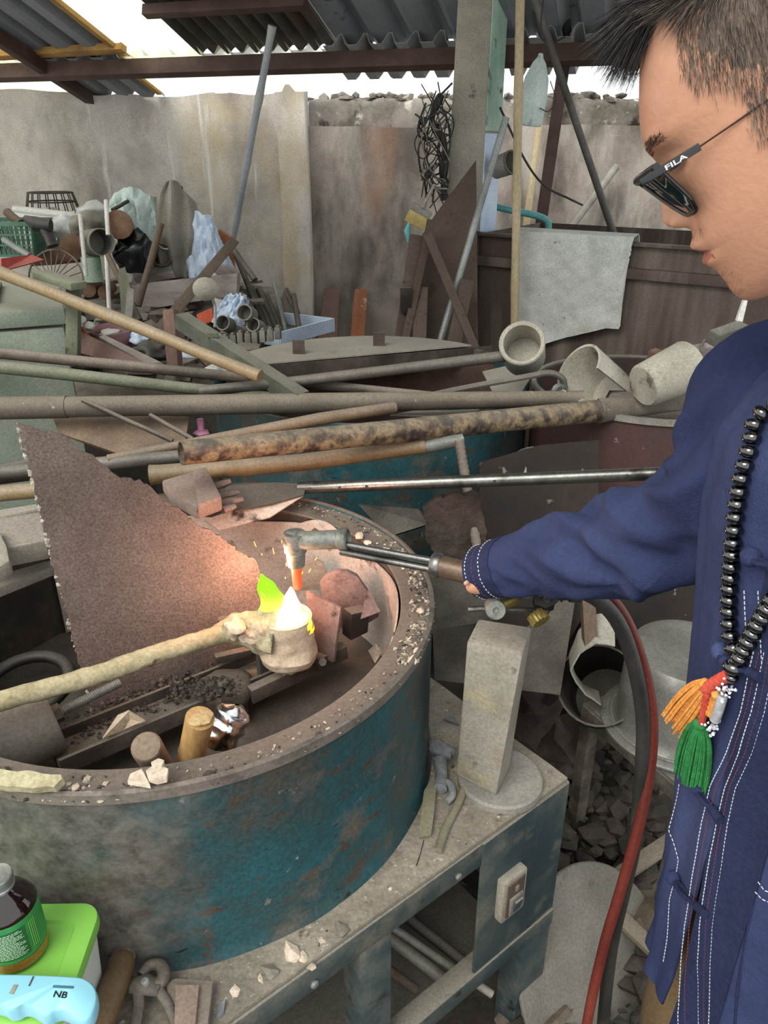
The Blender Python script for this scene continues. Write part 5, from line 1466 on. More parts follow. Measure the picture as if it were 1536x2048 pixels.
# ================================================================ loose things in the drum front
bs = thing('bamboo_stub', 'upright cut bamboo stub in drum beside dented tin', 'bamboo', atz(380, 1505, .78))
A_, B_ = atz(375, 1545, .80), atz(400, 1436, .925)
obj('culm', tube([A_, A_.lerp(B_, .35), A_.lerp(B_, .4), A_.lerp(B_, .45), B_], [.0195, .0195, .021, .0197, .0205], 20), mat('fresh_bamboo', ['a07a42', 'b28b50', 'c09c63'], scale=5, rough=.5, bump=.1, stretch=(1, 1, .2)), bs)
d_ = (B_ - A_).normalized()
obj('cut_face', rock(B_ + d_ * .001, (.0185, .0185, .003), 6, amp=.12, fine=True), mat('cut_bamboo_end', ['a58d60', 'c2a878', '8a7448'], scale=60, rough=.9, bump=.5, bscale=200), bs)
A_, B_ = atz(318, 1535, .80), atz(292, 1492, .90)
obj('round_stick', tube([A_, B_ - (B_ - A_) * .04, B_], [.021, .0215, .0195], 20), mat('dusty_round_wood', ['756555', '867563', '958472'], scale=8, rough=.9, bump=.2), None, 'dusty round wooden stub leaning on front drum rim', 'stub', bevel=.002)
tin = thing('dented_tin', 'crushed shiny aluminium can beside bamboo stub', 'can', atz(452, 1490, .79))
cT = atz(452, 1458, .83)
M_alu = mat('bright_aluminium', ['b5b7b6', 'cfd1d0', '9a9c9b'], scale=6, rough=.2, metal=1, bump=.1, bscale=18)
def tinf(u, v):
    a = 2 * PI * u
    rr = lerp_list([0, .04, .2, .35, .5, .62, .8, .95, 1], [.004, .02, .027, .026, .03, .026, .029, .022, .004], v)
    p = V((rr * math.cos(a), rr * math.sin(a), -.035 + .075 * v))
    rr2 = 1 + .16 * nz(p, 55, 4)
    q = Matrix.Rotation(.5, 3, 'Y') @ Matrix.Rotation(-.5, 3, 'X') @ (p * rr2)
    return cT + q
obj('body', grid(tinf, 40, 26), M_alu, tin, smooth=50)
obj('torn_strip', slab([atz(438, 1500, .80), atz(462, 1478, .82), atz(470, 1490, .81), atz(452, 1508, .80)], .001), M_alu, tin)
obj('slag_bar', slab(jag([atz(-40, 1548, ZR + .018), atz(60, 1552, ZR + .018), atz(128, 1560, ZR + .018), atz(130, 1568, ZR + .014), atz(115, 1585, ZR + .012), atz(20, 1584, ZR + .012), atz(-40, 1572, ZR + .012)], .01, .0015, 5), .014), M_clayh, None, 'pale crusty slag bar lying on front drum rim', 'bar')
for k, (p, lab) in enumerate([([(256, 1570), (262, 1555), (285, 1545), (302, 1578)], 'triangular pale clay flake on front drum rim'), ([(293, 1548), (315, 1535), (338, 1545), (335, 1565), (315, 1570), (298, 1565)], 'round pinkish clay flake on front drum rim'),
                              ([(303, 1532), (318, 1524), (330, 1528), (325, 1540), (308, 1543)], 'small upper clay flake resting on front drum rim')]):
    obj('clay_flake', slab([atz(q[0], q[1], ZR + .008 + .004 * k) for q in p], .007), M_flake, None, lab, 'flake', bevel=.001, smooth=0)
# arched shard on the arm
obj('curved_shard', slab([atz(205, 1475, .78), atz(235, 1430, .80), atz(258, 1420, .81), atz(290, 1440, .79), atz(262, 1452, .775), atz(225, 1470, .77)], .003), M_clay, None, 'thin curled clay shard leaning on spinning arm', 'shard', smooth=0)

# ---- grit (too fine to count) and larger chips
OCT = [(1, 0, 0), (-1, 0, 0), (0, 1, 0), (0, -1, 0), (0, 0, 1), (0, 0, -1)]
OCTF = [(0, 2, 4), (2, 1, 4), (1, 3, 4), (3, 0, 4), (2, 0, 5), (1, 2, 5), (3, 1, 5), (0, 3, 5)]
def grit(mb, p, s, rnd):
    M = Matrix.Rotation(rnd.random() * 6, 3, 'Z') @ Matrix.Rotation(rnd.random(), 3, 'X')
    mb.add([p + M @ V((q[0] * s * rnd.uniform(.6, 1.3), q[1] * s * rnd.uniform(.5, 1.1), q[2] * s * rnd.uniform(.3, .7))) for q in OCT], OCTF)
rnd = random.Random(21)
mb = MB(); mb2 = MB()
for i in range(2600):
    a = rnd.uniform(0, BL); b = abs(rnd.gauss(0, 1)) * .0 + rnd.uniform(.005, .35)
    p = bp(a, b, ZB + .003)
    d = math.hypot(p.x - DC.x, p.y - DC.y)
    if d < DR + .014: continue
    if d > DR + .09 and rnd.random() < .45: continue
    grit(mb if rnd.random() < .7 else mb2, p, rnd.choice([.0014, .0018, .0022, .003, .0045]), rnd)
for i in range(1500):
    a = rnd.uniform(0, 1) * BL; p = bp(a * .5, rnd.uniform(.02, .9), ZB + .003)
    d = math.hypot(p.x - DC.x, p.y - DC.y)
    if d < DR + .014: continue
    grit(mb if rnd.random() < .5 else mb2, p, rnd.choice([.0015, .002, .003]), rnd)
for i in range(2600):
    a = rnd.uniform(.1, BL); p = bp(a, rnd.uniform(.004, .16), ZB + .003)
    d = math.hypot(p.x - DC.x, p.y - DC.y)
    if d < DR + .014: continue
    grit(mb if rnd.random() < .75 else mb2, p, rnd.choice([.0018, .0024, .0032, .0045, .006]), rnd)
obj('bench_grit', mb, M_grit, None, 'pale casting grit scattered over the bench top', 'grit', kind='stuff', smooth=0)
obj('dark_grit', mb2, M_ash, None, 'dark clinker grit scattered over the bench top', 'grit', kind='stuff', smooth=0)
mb = MB(); mb2 = MB()
def on_rim(ang, rr): return V((DC.x + rr * math.cos(ang), DC.y + rr * math.sin(ang), ZR - .005))
for a0, a1, n, hi in [(-25, 22, 420, 1), (22, 80, 300, .8), (-118, -82, 260, 1), (-82, -25, 180, .6), (-140, -118, 60, .6)]:
    for i in range(n):
        a = math.radians(rnd.uniform(a0, a1))
        rr = RI + .012 + .045 * (rnd.random() ** .6)
        grit(mb if rnd.random() < .6 else mb2, on_rim(a, rr), rnd.choice([.0015, .002, .003, .0045, .006]) * hi, rnd)
obj('rim_grit', mb, M_grit, None, 'pale grit and crumbs lying on the nearest drum rim', 'grit', kind='stuff', smooth=0)
obj('rim_clinker', mb2, M_ash, None, 'dark crumbs lying on the nearest drum rim', 'grit', kind='stuff', smooth=0)
mb = MB()
for i in range(900):
    f = rnd.random(); q = rnd.uniform(-1, 1)
    p = atz(120 + 330 * f, 1480 - 130 * f, .75).lerp(atz(330, 1400, .74), rnd.random() * .3) + V((rnd.uniform(-.03, .03), rnd.uniform(-.03, .05), rnd.uniform(0, .01)))
    grit(mb, p, rnd.choice([.002, .003, .004, .006]), rnd)
for i in range(200):
    p = atz(rnd.uniform(340, 480), rnd.uniform(1355, 1395), .79) + V((0, 0, rnd.uniform(-.01, .006)))
    grit(mb, p, rnd.choice([.003, .005, .007]), rnd)
obj('pan_clinker', mb, M_ash, None, 'dark clinker heaped along the spinning arm', 'clinker', kind='stuff', smooth=0)
chips = [(583, 1907, .014), (605, 1915, .009), (624, 1932, .006), (685, 1858, .012), (540, 1945, .013), (500, 1900, .006), (780, 1778, .005), (645, 1880, .006), (560, 1880, .005), (520, 1960, .007), (470, 1985, .008), (862, 1655, .006), (880, 1700, .005), (735, 1835, .004)]
for k, (px, py, s) in enumerate(chips):
    obj('stone_chip', rock(atz(px, py, ZB + .002 + s * .35), (s * 1.2, s, s * .55), 300 + k, amp=.5), M_flake if k not in (3, 4) else M_cw, None,
        {0: 'largest pale clay chip on bench front edge', 1: 'flat pale clay chip next to largest chip on bench', 3: 'domed grey bolt-like lump on bench front edge', 4: 'dark grey pitted lump on bench front edge'}.get(k, 'small pale clay chip lying in grit on bench'), 'chip', 'clay chips on the bench', smooth=0 if k != 3 else 38)
rimchips = [(630, 1062, .008), (718, 1070, .01), (735, 1085, .008), (745, 1092, .007), (770, 1102, .008), (842, 1222, .008), (850, 1170, .006), (835, 1300, .007), (828, 1318, .009), (640, 1470, .008), (660, 1460, .006), (150, 1575, .006), (420, 1548, .008)]
for k, (px, py, s) in enumerate(rimchips):
    obj('stone_chip', rock(atz(px, py, ZR - .003 + s * .35), (s * 1.2, s, s * .6), 400 + k, amp=.5), M_flake if k % 3 else M_ash, None, 'small clay chip on the nearest drum rim', 'chip', 'clay chips on the drum rim', smooth=0)

# ================================================================ brick, plate and tools on bench corner
M_brick = mat('dusty_fire_brick', ['807b6e', '918c7e', '9f998c', '8c8066'], scale=6, rough=.95, bump=.35, bscale=60, specks=[('b7a878', 4, .66, (1, 1, 2), .08), ('6b665b', 24, .7), ('c9c5ba', 40, .74)])
mb = MB()
mb.add([(.133, 1.073, .6), (.2, 1.022, .6), (.235, 1.092, .6), (.168, 1.143, .6), (.137, 1.06, .906), (.224, 1.02, .914), (.252, 1.098, .91), (.164, 1.13, .906)], [(0, 1, 2, 3), (4, 5, 6, 7), (0, 1, 5, 4), (1, 2, 6, 5), (2, 3, 7, 6), (3, 0, 4, 7)])
obj('fire_brick', mb, M_brick, None, 'tall grey fire brick standing on round plate', 'brick', bevel=.006)
pc = atz(1000, 1552, .598)
obj('round_plate', lathe([(.0005, .02), (.05, .02), (.062, .019), (.074, .02), (.078, .016), (.078, .001), (.0005, .001)], (pc.x, pc.y, ZB), seg=56), mat('pale_dusty_disc', ['85817a', '98948b', 'a6a299'], scale=5, rough=.9, bump=.2), None, 'pale round plate under tall brick on bench corner', 'plate')
tp = thing('corroded_tap', 'grey corroded tap fitting lying beside the drum', 'tap', atz(888, 1560, ZB))
M_corr = mat('corroded_grey', ['5e6163', '74787a', '888c8d'], scale=14, rough=.85, bump=.6, bscale=70)
obj('wing', rock(atz(882, 1500, .62), (.028, .012, .018), 5, amp=.4, fine=True), M_corr, tp)
obj('body', tube([atz(880, 1520, .605), atz(884, 1548, .602), atz(880, 1578, .60)], [.014, .011, .013], 12), M_corr, tp)
obj('spout', tube(spline([atz(880, 1560, .605), atz(900, 1568, .602), atz(905, 1590, .598), atz(893, 1604, .595)], 12), .007, 10), M_corr, tp)
obj('olive_slat', slab([atz(868, 1552, .60), atz(872, 1580, .598), atz(868, 1630, .596), atz(862, 1672, .594), atz(838, 1676, .594), atz(842, 1630, .596), atz(848, 1585, .598)], .005), mat('olive_wood_slat', ['6f6a4c', '7f7a5a', '8d8867'], scale=6, rough=.8, bump=.15, dust=.3), None, 'thin olive wooden slat lying beside the drum foot', 'slat')
obj('thin_wire', tube([atz(848, 1680, .586), atz(842, 1705, .585), atz(833, 1732, .585)], .0012, 5), M_wire, None, 'short dark wire on bench below olive slat', 'wire')
hp_ = spline([atz(928, 1578, .592), atz(915, 1610, .592), atz(892, 1655, .592), atz(876, 1702, .592)], 16)
obj('hose_offcut', tube(hp_, .0075, 12), mat('tan_rubber', ['7a7460', '8a846e', '98927c'], scale=6, rough=.8, bump=.1), None, 'short tan rubber hose offcut on bench near brick', 'hose')
obj('clay_flake', slab([atz(888, 1440, ZB + .012), atz(905, 1430, ZB + .016), atz(918, 1452, ZB + .01)], .004), M_corr, None, 'grey torn flake behind the brick on bench', 'flake', smooth=0)

# ================================================================ box, bottle and tools at lower left
ZL = .742
bxx = thing('lidded_box', 'white plastic box with lime green lid at lower left', 'box', atz(80, 1900, ZB))
M_lime = mat('lime_plastic', ['76b83a', '80c043', '8bc850'], scale=3, grain=0, contrast=.3, rough=.42, bump=.03, specks=[('5f8a3a', 60, .77)])
M_boxw = mat('white_box_plastic', ['b9bbb4', 'c8cac3'], scale=4, grain=0, rough=.5, bump=.03)
def rrect(cx, cy, w, d, r, z, n=6, rz=0.0):
    out = []
    for (sx, sy, a0) in ((1, 1, 0), (-1, 1, 90), (-1, -1, 180), (1, -1, 270)):
        for i in range(n + 1):
            a = math.radians(a0 + 90 * i / n)
            x = sx * (w / 2 - r) + r * math.cos(a); y = sy * (d / 2 - r) + r * math.sin(a)
            c_, s_ = math.cos(rz), math.sin(rz)
            out.append(V((cx + x * c_ - y * s_, cy + x * s_ + y * c_, z)))
    return out
def loft(rings, mb=None, caps=True):
    mb = mb or MB(); n = len(rings[0]); v = [p for r in rings for p in r]
    f = [(i * n + k, i * n + (k + 1) % n, (i + 1) * n + (k + 1) % n, (i + 1) * n + k) for i in range(len(rings) - 1) for k in range(n)]
    if caps: f += [tuple(range(n))[::-1], tuple(range((len(rings) - 1) * n, len(rings) * n))]
    return mb.add(v, f)
tr_ = atz(206, 1808, ZL); 
bw, bd = .24, .155
bcx, bcy = tr_.x - bw / 2, tr_.y - bd / 2
rz_ = 0.02
obj('tub', loft([rrect(bcx, bcy, bw * .9, bd * .86, .022, ZB + .002, rz=rz_), rrect(bcx, bcy, bw * .97, bd * .95, .026, ZL - .018, rz=rz_)]), M_boxw, bxx)
obj('lid', loft([rrect(bcx, bcy, bw, bd, .026, ZL - .02, rz=rz_), rrect(bcx, bcy, bw + .004, bd + .004, .028, ZL - .012, rz=rz_), rrect(bcx, bcy, bw, bd, .026, ZL - .001, rz=rz_), rrect(bcx, bcy, bw - .006, bd - .006, .024, ZL, rz=rz_),
                 rrect(bcx, bcy, bw - .048, bd - .048, .014, ZL - .0005, rz=rz_), rrect(bcx, bcy, bw - .054, bd - .054, .013, ZL - .005, rz=rz_)]), M_lime, bxx)
# bottle
ZLi = ZL - .0045
bt = atz(38, 1898, ZLi)
bot = thing('medicine_bottle', 'brown glass bottle with green label and silver cap', 'bottle', bt)
RB = .036
k_ = RB / .0335
M_amber = mat('amber_glass', ['2e1408'], rough=.08, bump=0, spec=.6, coat=.4)
mA = MATS['amber_glass']; mA.node_tree.nodes['Principled BSDF'].inputs['Transmission Weight'].default_value = .35
M_syrup = mat('amber_base', ['8a5a14', '9c6a1c', '6d430e'], scale=8, rough=.1, bump=0, coat=.5)
obj('glass', lathe([(.0005, .001), (.029, .001), (.033, .004), (RB, .010), (RB, .085), (.0315, .093), (.026, .101), (.018, .107), (.0145, .112), (.0145, .122), (.0005, .122)], bt, (.0, .0, 1), 48), M_amber, bot)
obj('base_glow', lathe([(RB + .0003, .006), (RB + .0004, .014), (RB + .0004, .02), (RB - .001, .02)], bt, (0, 0, 1), 48), M_syrup, bot)
M_glab = mat('green_label', ['1d7a3c', '23873f', '2f9a50', '155c30'], scale=14, grain=0, rough=.5, bump=.02)
lb_ = obj('label', lathe([(RB - .001, .021), (RB + .0006, .0215), (RB + .0006, .082), (RB - .001, .0825)], bt, (0, 0, 1), 64), M_glab, bot)
def onb(ang, z, off=.0012):
    return bt + V(((RB + off) * math.cos(ang), (RB + off) * math.sin(ang), z))
pm = mat('label_panel', ['1a5a2c', '20662f'], scale=20, rough=.5, bump=0)
a0 = math.radians(-100); a1 = math.radians(-35)
mb = MB(); grid(lambda u, v: onb(a0 + (a1 - a0) * u, .028 + .046 * v, .0009), 12, 4, t=-.0003, mb=mb); obj('text_panel', mb, pm, lb_)
mb = MB()
for i in range(17):
    z = .0305 + i * .0025
    e = a1 - math.radians(4) - math.radians(rnd.uniform(0, 18))
    s = a0 + math.radians(4)
    while s < e - .02:
        w = rnd.uniform(.05, .16)
        grid(lambda u, v: onb(s + (min(s + w, e) - s) * u, z + .0011 * v, .0014), 3, 1, mb=mb)
        s += w + .02
obj('fine_print', mb, mat('label_ink_pale', ['b9cfae'], rough=.6, bump=0), lb_)
mb = MB()
for i in range(4):
    aa = math.radians(-28 + i * 4)
    grid(lambda u, v: onb(aa + .02 * u, .03 + .045 * v, .0012), 1, 3, mb=mb)
obj('print_stripes', mb, mat('label_ink_lime', ['8fbf4a'], rough=.6, bump=0), lb_)
cp = bt + V((0, 0, .118))
obj('cap', lathe([(.0165, -.004), (.0175, -.003), (.0178, 0), (.0165, .001), (.0172, .003), (.0172, .006), (.0178, .007), (.0178, .014), (.0165, .0155), (.0005, .016)], cp, (0, 0, 1), 48), mat('silver_cap', ['a8a9a4', 'bdbeb9', '8f908b'], scale=10, rough=.4, metal=.6, bump=.05), bot)
# blue NB handle
nb = thing('blue_tool_handle', 'light blue plastic tool handle with finger grooves marked NB', 'handle', atz(90, 1985, ZL + .002))
M_blue = mat('light_blue_plastic', ['7fc0d2', '88c8d8', '92cfde'], scale=3, grain=0, contrast=.3, rough=.35, bump=.02)
zh = ZL + .028
o2 = [(-40, 1944), (60, 1945), (140, 1949), (168, 1953), (186, 1966), (194, 1985), (193, 2005), (186, 2025), (176, 2036), (164, 2041), (152, 2038), (138, 2028), (124, 2020), (110, 2021), (98, 2028), (86, 2030), (72, 2022), (58, 2012), (44, 2010), (30, 2017), (14, 2019), (0, 2010), (-40, 2000)]
mb = MB()
P_ = [atz(p[0], p[1], zh) for p in spline([V((p[0], p[1], 0)) for p in o2], 110) for p in [(p.x, p.y)]]
ctr_ = sum(P_, V((0, 0, 0))) / len(P_)
def ring_(s, dz): return [V((ctr_.x + (p.x - ctr_.x) * s[0], ctr_.y + (p.y - ctr_.y) * s[1], zh + dz)) for p in P_]
loft([ring_((.97, .9), -.022), ring_((.995, .98), -.018), ring_((1, 1), -.011), ring_((.995, .98), -.004), ring_((.975, .91), 0), ring_((.96, .86), .0006)], mb)
hb_ = obj('body', mb, M_blue, nb, smooth=60)
def topbox(px0, py0, px1, py1, name, m, w):
    A_, B_ = atz(px0, py0, zh + .001), atz(px1, py1, zh + .001)
    return obj(name, beam(A_, B_, w, .0016), m, nb, bevel=.0005)
topbox(106, 1973, 147, 1975, 'slot', mat('dark_blue_slot', ['3f7280'], rough=.5, bump=0), .0026)
topbox(58, 1972, 67, 1953, 'slit', M_black, .0016)
topbox(22, 1988, 32, 1970, 'window_slot', M_beige, .005)
tcu = bpy.data.curves.new('nb_text', 'FONT'); tcu.body = 'NB'; tcu.size = 1; tcu.extrude = .01; tcu.shear = .25; tcu.offset = .015
tob = bpy.data.objects.new('nb_text', tcu); C.objects.link(tob)
bpy.context.view_layer.update()
tme = bpy.data.meshes.new_from_object(tob.evaluated_get(bpy.context.evaluated_depsgraph_get()))
xs = [v.co.x for v in tme.vertices]; ys = [v.co.y for v in tme.vertices]
T0, T1, T2 = atz(106, 1994, zh + .0009), atz(134, 1997, zh + .0009), atz(107, 1981, zh + .0009)
ux_, uy_ = (T1 - T0) / (max(xs) - min(xs)), (T2 - T0) / (max(ys) - min(ys))
mb = MB(); mb.add([T0 + ux_ * (v.co.x - min(xs)) + uy_ * (v.co.y - min(ys)) + V((0, 0, .0004 * (v.co.z > 0))) for v in tme.vertices], [tuple(p.vertices) for p in tme.polygons])
obj('lettering', mb, mat('black_ink', ['101214'], rough=.6, bump=0), nb, smooth=0)
bpy.data.objects.remove(tob); 
def text_mesh(body, shear=0.0, bold=0.0):
    cu = bpy.data.curves.new('lettering_curve', 'FONT'); cu.body = body; cu.extrude = .02; cu.shear = shear; cu.offset = bold
    ob = bpy.data.objects.new('lettering_curve', cu); C.objects.link(ob); bpy.context.view_layer.update()
    me_ = bpy.data.meshes.new_from_object(ob.evaluated_get(bpy.context.evaluated_depsgraph_get()))
    vs = [v.co.copy() for v in me_.vertices]; fs = [tuple(p.vertices) for p in me_.polygons]
    bpy.data.objects.remove(ob)
    return vs, fs
# knife block under the handle tip
obj('paper_pad', box(atz(-20, 2010, ZL - .06) + V((0.0, -.03, -.035)), (.2, .12, .12), rz=.05), M_boxw, None, 'white carton under the light blue handle', 'carton', bevel=.004)
# wooden handle, pincers, tile
wh = thing('wooden_tool', 'round ochre wooden tool handle beside green lidded box', 'handle', atz(230, 1990, ZB))
A_, B_ = atz(248, 1915, .622), atz(185, 2085, .64)
obj('shaft', tube([A_, A_.lerp(B_, .08), A_.lerp(B_, .5), B_], [.015, .0185, .019, .0185], 18), mat('oiled_ochre_wood', ['5d4522', '6f5329', '7d5f33'], scale=5, rough=.5, bump=.1, dust=.15), wh)
obj('worn_end', rock(A_, (.0165, .0165, .014), 8, amp=.2, fine=True), M_woodd, wh)
pn_ = thing('pincers', 'rusty iron pincers lying on the bench front corner', 'pincers', atz(310, 2000, ZB))
M_pinc = mat('rusty_tool_iron', ['4a4038', '5d5148', '756a60', '3a322c'], scale=16, rough=.65, metal=.3, bump=.4, dust=.3)
zp = ZB + .03
jaw = spline([atz(282, 1952, zp), atz(300, 1932, zp), atz(320, 1932, zp), atz(328, 1950, zp), atz(318, 1968, zp), atz(300, 1972, zp)], 20)
obj('jaw', tube(jaw, [.0075 + .002 * math.sin(i * .15) for i in range(21)], 10), M_pinc, pn_)
obj('pivot_plate', tube([atz(262, 1972, zp), atz(290, 1968, zp + .003), atz(320, 1978, zp)], [.01, .015, .011], 12, flat=.6), M_pinc, pn_)
obj('rivet', lathe([(.0005, .005), (.005, .004), (.007, 0), (.0005, 0)], atz(290, 1964, zp + .011), (0, -.3, 1), 14), M_galv, pn_)
obj('handle_arm', tube(spline([atz(312, 1975, zp), atz(330, 2000, zp - .004), atz(345, 2030, zp - .008), atz(362, 2075, zp - .012)], 14), .0072, 10, flat=.7), M_pinc, pn_)
obj('handle_arm', tube(spline([atz(275, 1978, zp), atz(278, 2010, zp - .004), atz(272, 2050, zp - .006), atz(262, 2090, zp - .008)], 14), .008, 10, flat=.7), M_pinc, pn_)
tl = thing('clay_tile', 'square reddish clay tile tray on the bench corner', 'tile', atz(385, 2010, ZB))
M_tile = mat('red_clay_tile', ['7d6558', '8d7466', '9a8375'], scale=8, rough=.9, bump=.2, dust=.3)
obj('tray', slab([atz(334, 1978, ZB + .012), atz(352, 1967, ZB + .012), atz(428, 1972, ZB + .012), atz(415, 2080, ZB + .012), atz(345, 2080, ZB + .012)], .012), mat('grey_tile_tray', ['7a7063', '8b8173'], scale=8, rough=.9, bump=.2), tl, bevel=.002)
obj('tile', slab([atz(352, 1978, ZB + .022), atz(400, 1978, ZB + .022), atz(390, 2080, ZB + .022), atz(350, 2080, ZB + .022)], .01), M_tile, tl, bevel=.0015)
obj('clay_flake', slab([atz(438, 2010, ZB + .006), atz(452, 2000, ZB + .01), atz(448, 2030, ZB + .006), atz(432, 2042, ZB + .004)], .003), M_corr, None, 'grey curled flake right of clay tile on bench', 'flake', smooth=0)

# ================================================================ right side floor: pot, stool, disc, rubble
ST = [(.50, 1.532), (.649, 1.243)]
eS = V((.149, -.289, 0)).normalized(); pS = V((.889, .458, 0)).normalized()
S0 = V((.50, 1.532, 0)); LS = .34
st = thing('steel_stool', 'rusty angle-steel stool under the upturned pot', 'stool', S0 + eS * .17 + pS * .17)
M_stool = mat('paint_flecked_steel', ['4a443c', '5d564c', '716a5e', '8a8377'], scale=14, rough=.85, bump=.4, dust=.4)
def sp(a, b, z): 
    q = S0 + eS * a + pS * b; return V((q.x, q.y, z))
obj('seat', slab([sp(0, 0, .39), sp(LS, 0, .39), sp(LS, LS, .39), sp(0, LS, .39)], .006), M_zinc, st)
for (a0, b0, a1_, b1) in ((0, 0, LS, 0), (LS, 0, LS, LS), (LS, LS, 0, LS), (0, LS, 0, 0)):
    obj('frame_rail', beam(sp(a0, b0, .365), sp(a1_, b1, .365), .01, .04), M_stool, st, bevel=.001)
for a_, b_ in ((.015, .015), (LS - .015, .015), (.015, LS - .015), (LS - .015, LS - .015)):
    obj('leg', beam(sp(a_, b_, GZ), sp(a_, b_, .385), .034, .034, up=eS), M_stool, st, bevel=.002)
M_pot = mat('dull_aluminium_pot', ['8d8d86', '9d9d96', 'acaca4', '8f8672'], scale=4, rough=.38, metal=.55, bump=.06, specks=[('6b6a5f', 5, .64, (1, 1, 1), .1), ('55524a', 30, .72)])
pq = V((.70, 1.455, .391))
pt = thing('cooking_pot', 'dull aluminium cooking pot upside down on stool', 'pot', pq)
obj('body', lathe([(.15, .012), (.143, .02), (.139, .05), (.137, .17), (.134, .2), (.125, .215), (.11, .22), (.10, .2195), (.06, .219), (.0005, .219)], pq, seg=72), M_pot, pt)
obj('rolled_rim', lathe([(.14, .016), (.168, .012), (.174, .008), (.174, .003), (.168, .0), (.15, .002), (.14, .01)], pq, seg=72), M_pot, pt)
obj('rim_bead', lathe([(.152, .014), (.156, .02), (.16, .018), (.158, .011), (.152, .014)], pq, seg=72), M_pot, pt)
# torn leather strip
def strip(u, v):
    pts = [(1228, 1262), (1190, 1258), (1160, 1285), (1142, 1325), (1152, 1355), (1170, 1378), (1200, 1395)]
    k = u * (len(pts) - 1); i = min(int(k), len(pts) - 2); f = k - i
    x = pts[i][0] + (pts[i + 1][0] - pts[i][0]) * f; y = pts[i][1] + (pts[i + 1][1] - pts[i][1]) * f
    p = at(x, y, 1.52)
    return p + V((.01, .05, 0)) * (v - .5) * 1.6 + V((0, 0, .035)) * (v - .5) * math.cos(u * 4) + V((0, 0, .004)) * nz((u * 8, v, 0), 1)
obj('curled_strip', grid(strip, 30, 6, t=.004), M_crucible, None, 'stiff pale curled strip standing behind the hoses', 'strip')
obj('dark_bucket', lathe([(.0005, 0), (.085, 0), (.1, .2), (.095, .2), (.08, .01), (.0005, .01)], at(1215, 1400, 1.62), (-.3, -.5, .6), 28), M_rustd, None, 'rusty tipped bucket behind curled strip and hoses', 'bucket')
# leaning disc
M_disc = mat('grey_board_disc', ['6b675d', '7a766c', '88847a'], scale=4, rough=.85, bump=.12, specks=[('3f3c35', 3.2, .64, (1.5, 1.5, 1.5), .06)])
dn_ = V((.5, -.6, .62)).normalized()
dc_ = V((.48, 1.13, -.04))
obj('round_board', lathe([(.0005, .006), (.222, .006), (.225, .003), (.225, -.003), (.222, -.006), (.0005, -.006)], dc_, dn_, 72), M_disc, None, 'large grey round board tilted against bench leg', 'board')
# slats
M_slat = mat('dusty_pine_slat', ['7d7260', '8f8470', '9f947f'], scale=6, rough=.9, bump=.25, stretch=(1, 1, 1), dust=.2)
for k, (p0, p1, z0, z1, lab) in enumerate([((1205, 1775), (1345, 1680), .02, .06, 'pale pine slat crossing behind red hose near trousers'), ((1235, 1830), (1345, 1935), 0, -.03, 'pale slat slanting down right below crossing slat'),
                                          ((1280, 1960), (1360, 1985), -.08, -.08, 'short pale slat near the trouser leg'), ((1130, 1870), (1300, 1905), -.12, -.12, 'grey slat lying beneath the round board')]):
    obj('pine_slat', beam(atz(*p0, z0), atz(*p1, z1), .04, .014), M_slat, None, lab, 'slat', bevel=.002)
# brown crumpled sacking on the floor
def sackf(px, py, z, s, seed, m, label):
    c = atz(px, py, z)
    mbq = rock(c, s, seed, amp=.35, fine=True, freq=1.8)
    mbq.v = [tuple(c + (V(p) - c) * (1 + .15 * nz(p, 18, seed) + .1 * nz(p, 40, seed))) for p in mbq.v]
    obj('sacking', mbq, m, None, label, 'sacking')
M_sackb = mat('brown_dusty_sacking', ['5a4f43', '6d6153', '7d7162', '473d33'], scale=7, rough=.95, bump=.6, bscale=40)
sackf(1310, 1840, -.05, (.1, .12, .05), 3, M_sackb, 'crumpled brown sacking on floor between slats and trousers')
sackf(1085, 2030, -.08, (.1, .08, .05), 4, M_sackb, 'crumpled pale sacking on floor by bench leg')
sackf(1110, 1480, .06, (.12, .12, .12), 5, mat('dark_leather_scrap', ['3a302a', '4d413a', '5e5149'], scale=8, rough=.9, bump=.6, bscale=30), 'dark crumpled leather heap behind bench beside stool')
sackf(1060, 1420, .18, (.09, .1, .09), 6, MATS['dark_leather_scrap'], 'dark leather scrap heap directly behind the brick')
sackf(1240, 1640, -.06, (.1, .1, .07), 7, M_sackb, 'dusty brown sacking under the stool')
# floor rubble
mb = MB(); mb2 = MB(); rnd = random.Random(33)
for i in range(2600):
    x, y = rnd.uniform(.25, 1.6), rnd.uniform(.85, 2.1)
    rel = V((x, y, 0)) - BC
    if rel.dot(E1) > -.02 and rel.dot(E2) > -.02 and rel.dot(E2) < BL + .05: continue
    z = GZ + .05 + .06 * nz((x, y, 0), 3) + rnd.uniform(-.02, .05)
    s = rnd.choice([.005, .008, .012, .016, .026])
    (rock if rnd.random() < .55 else (lambda c, s_, k, m_: box(c, (s * 2.4, s * 1.2, s * .35), mb=m_, rot=Matrix.Rotation(rnd.uniform(0, 6), 3, 'Z') @ Matrix.Rotation(rnd.uniform(-.6, .6), 3, 'X'))))(V((x, y, max(GZ + .01, z))), (s * 1.3, s, s * .7), i, mb if rnd.random() < .86 else mb2)
M_dkscrap = mat('dark_floor_scrap', ['1f1a16', '2f2721', '42372e', '261f1a'], scale=20, rough=.9, bump=.4, dust=.12)
obj('floor_rubble', mb, M_dkscrap, None, 'dark workshop rubble covering the floor behind the bench', 'rubble', kind='stuff', smooth=0)
obj('floor_chips', mb2, M_slat, None, 'pale wood and clay chips strewn over the floor rubble', 'rubble', kind='stuff', smooth=0)
mb = MB()
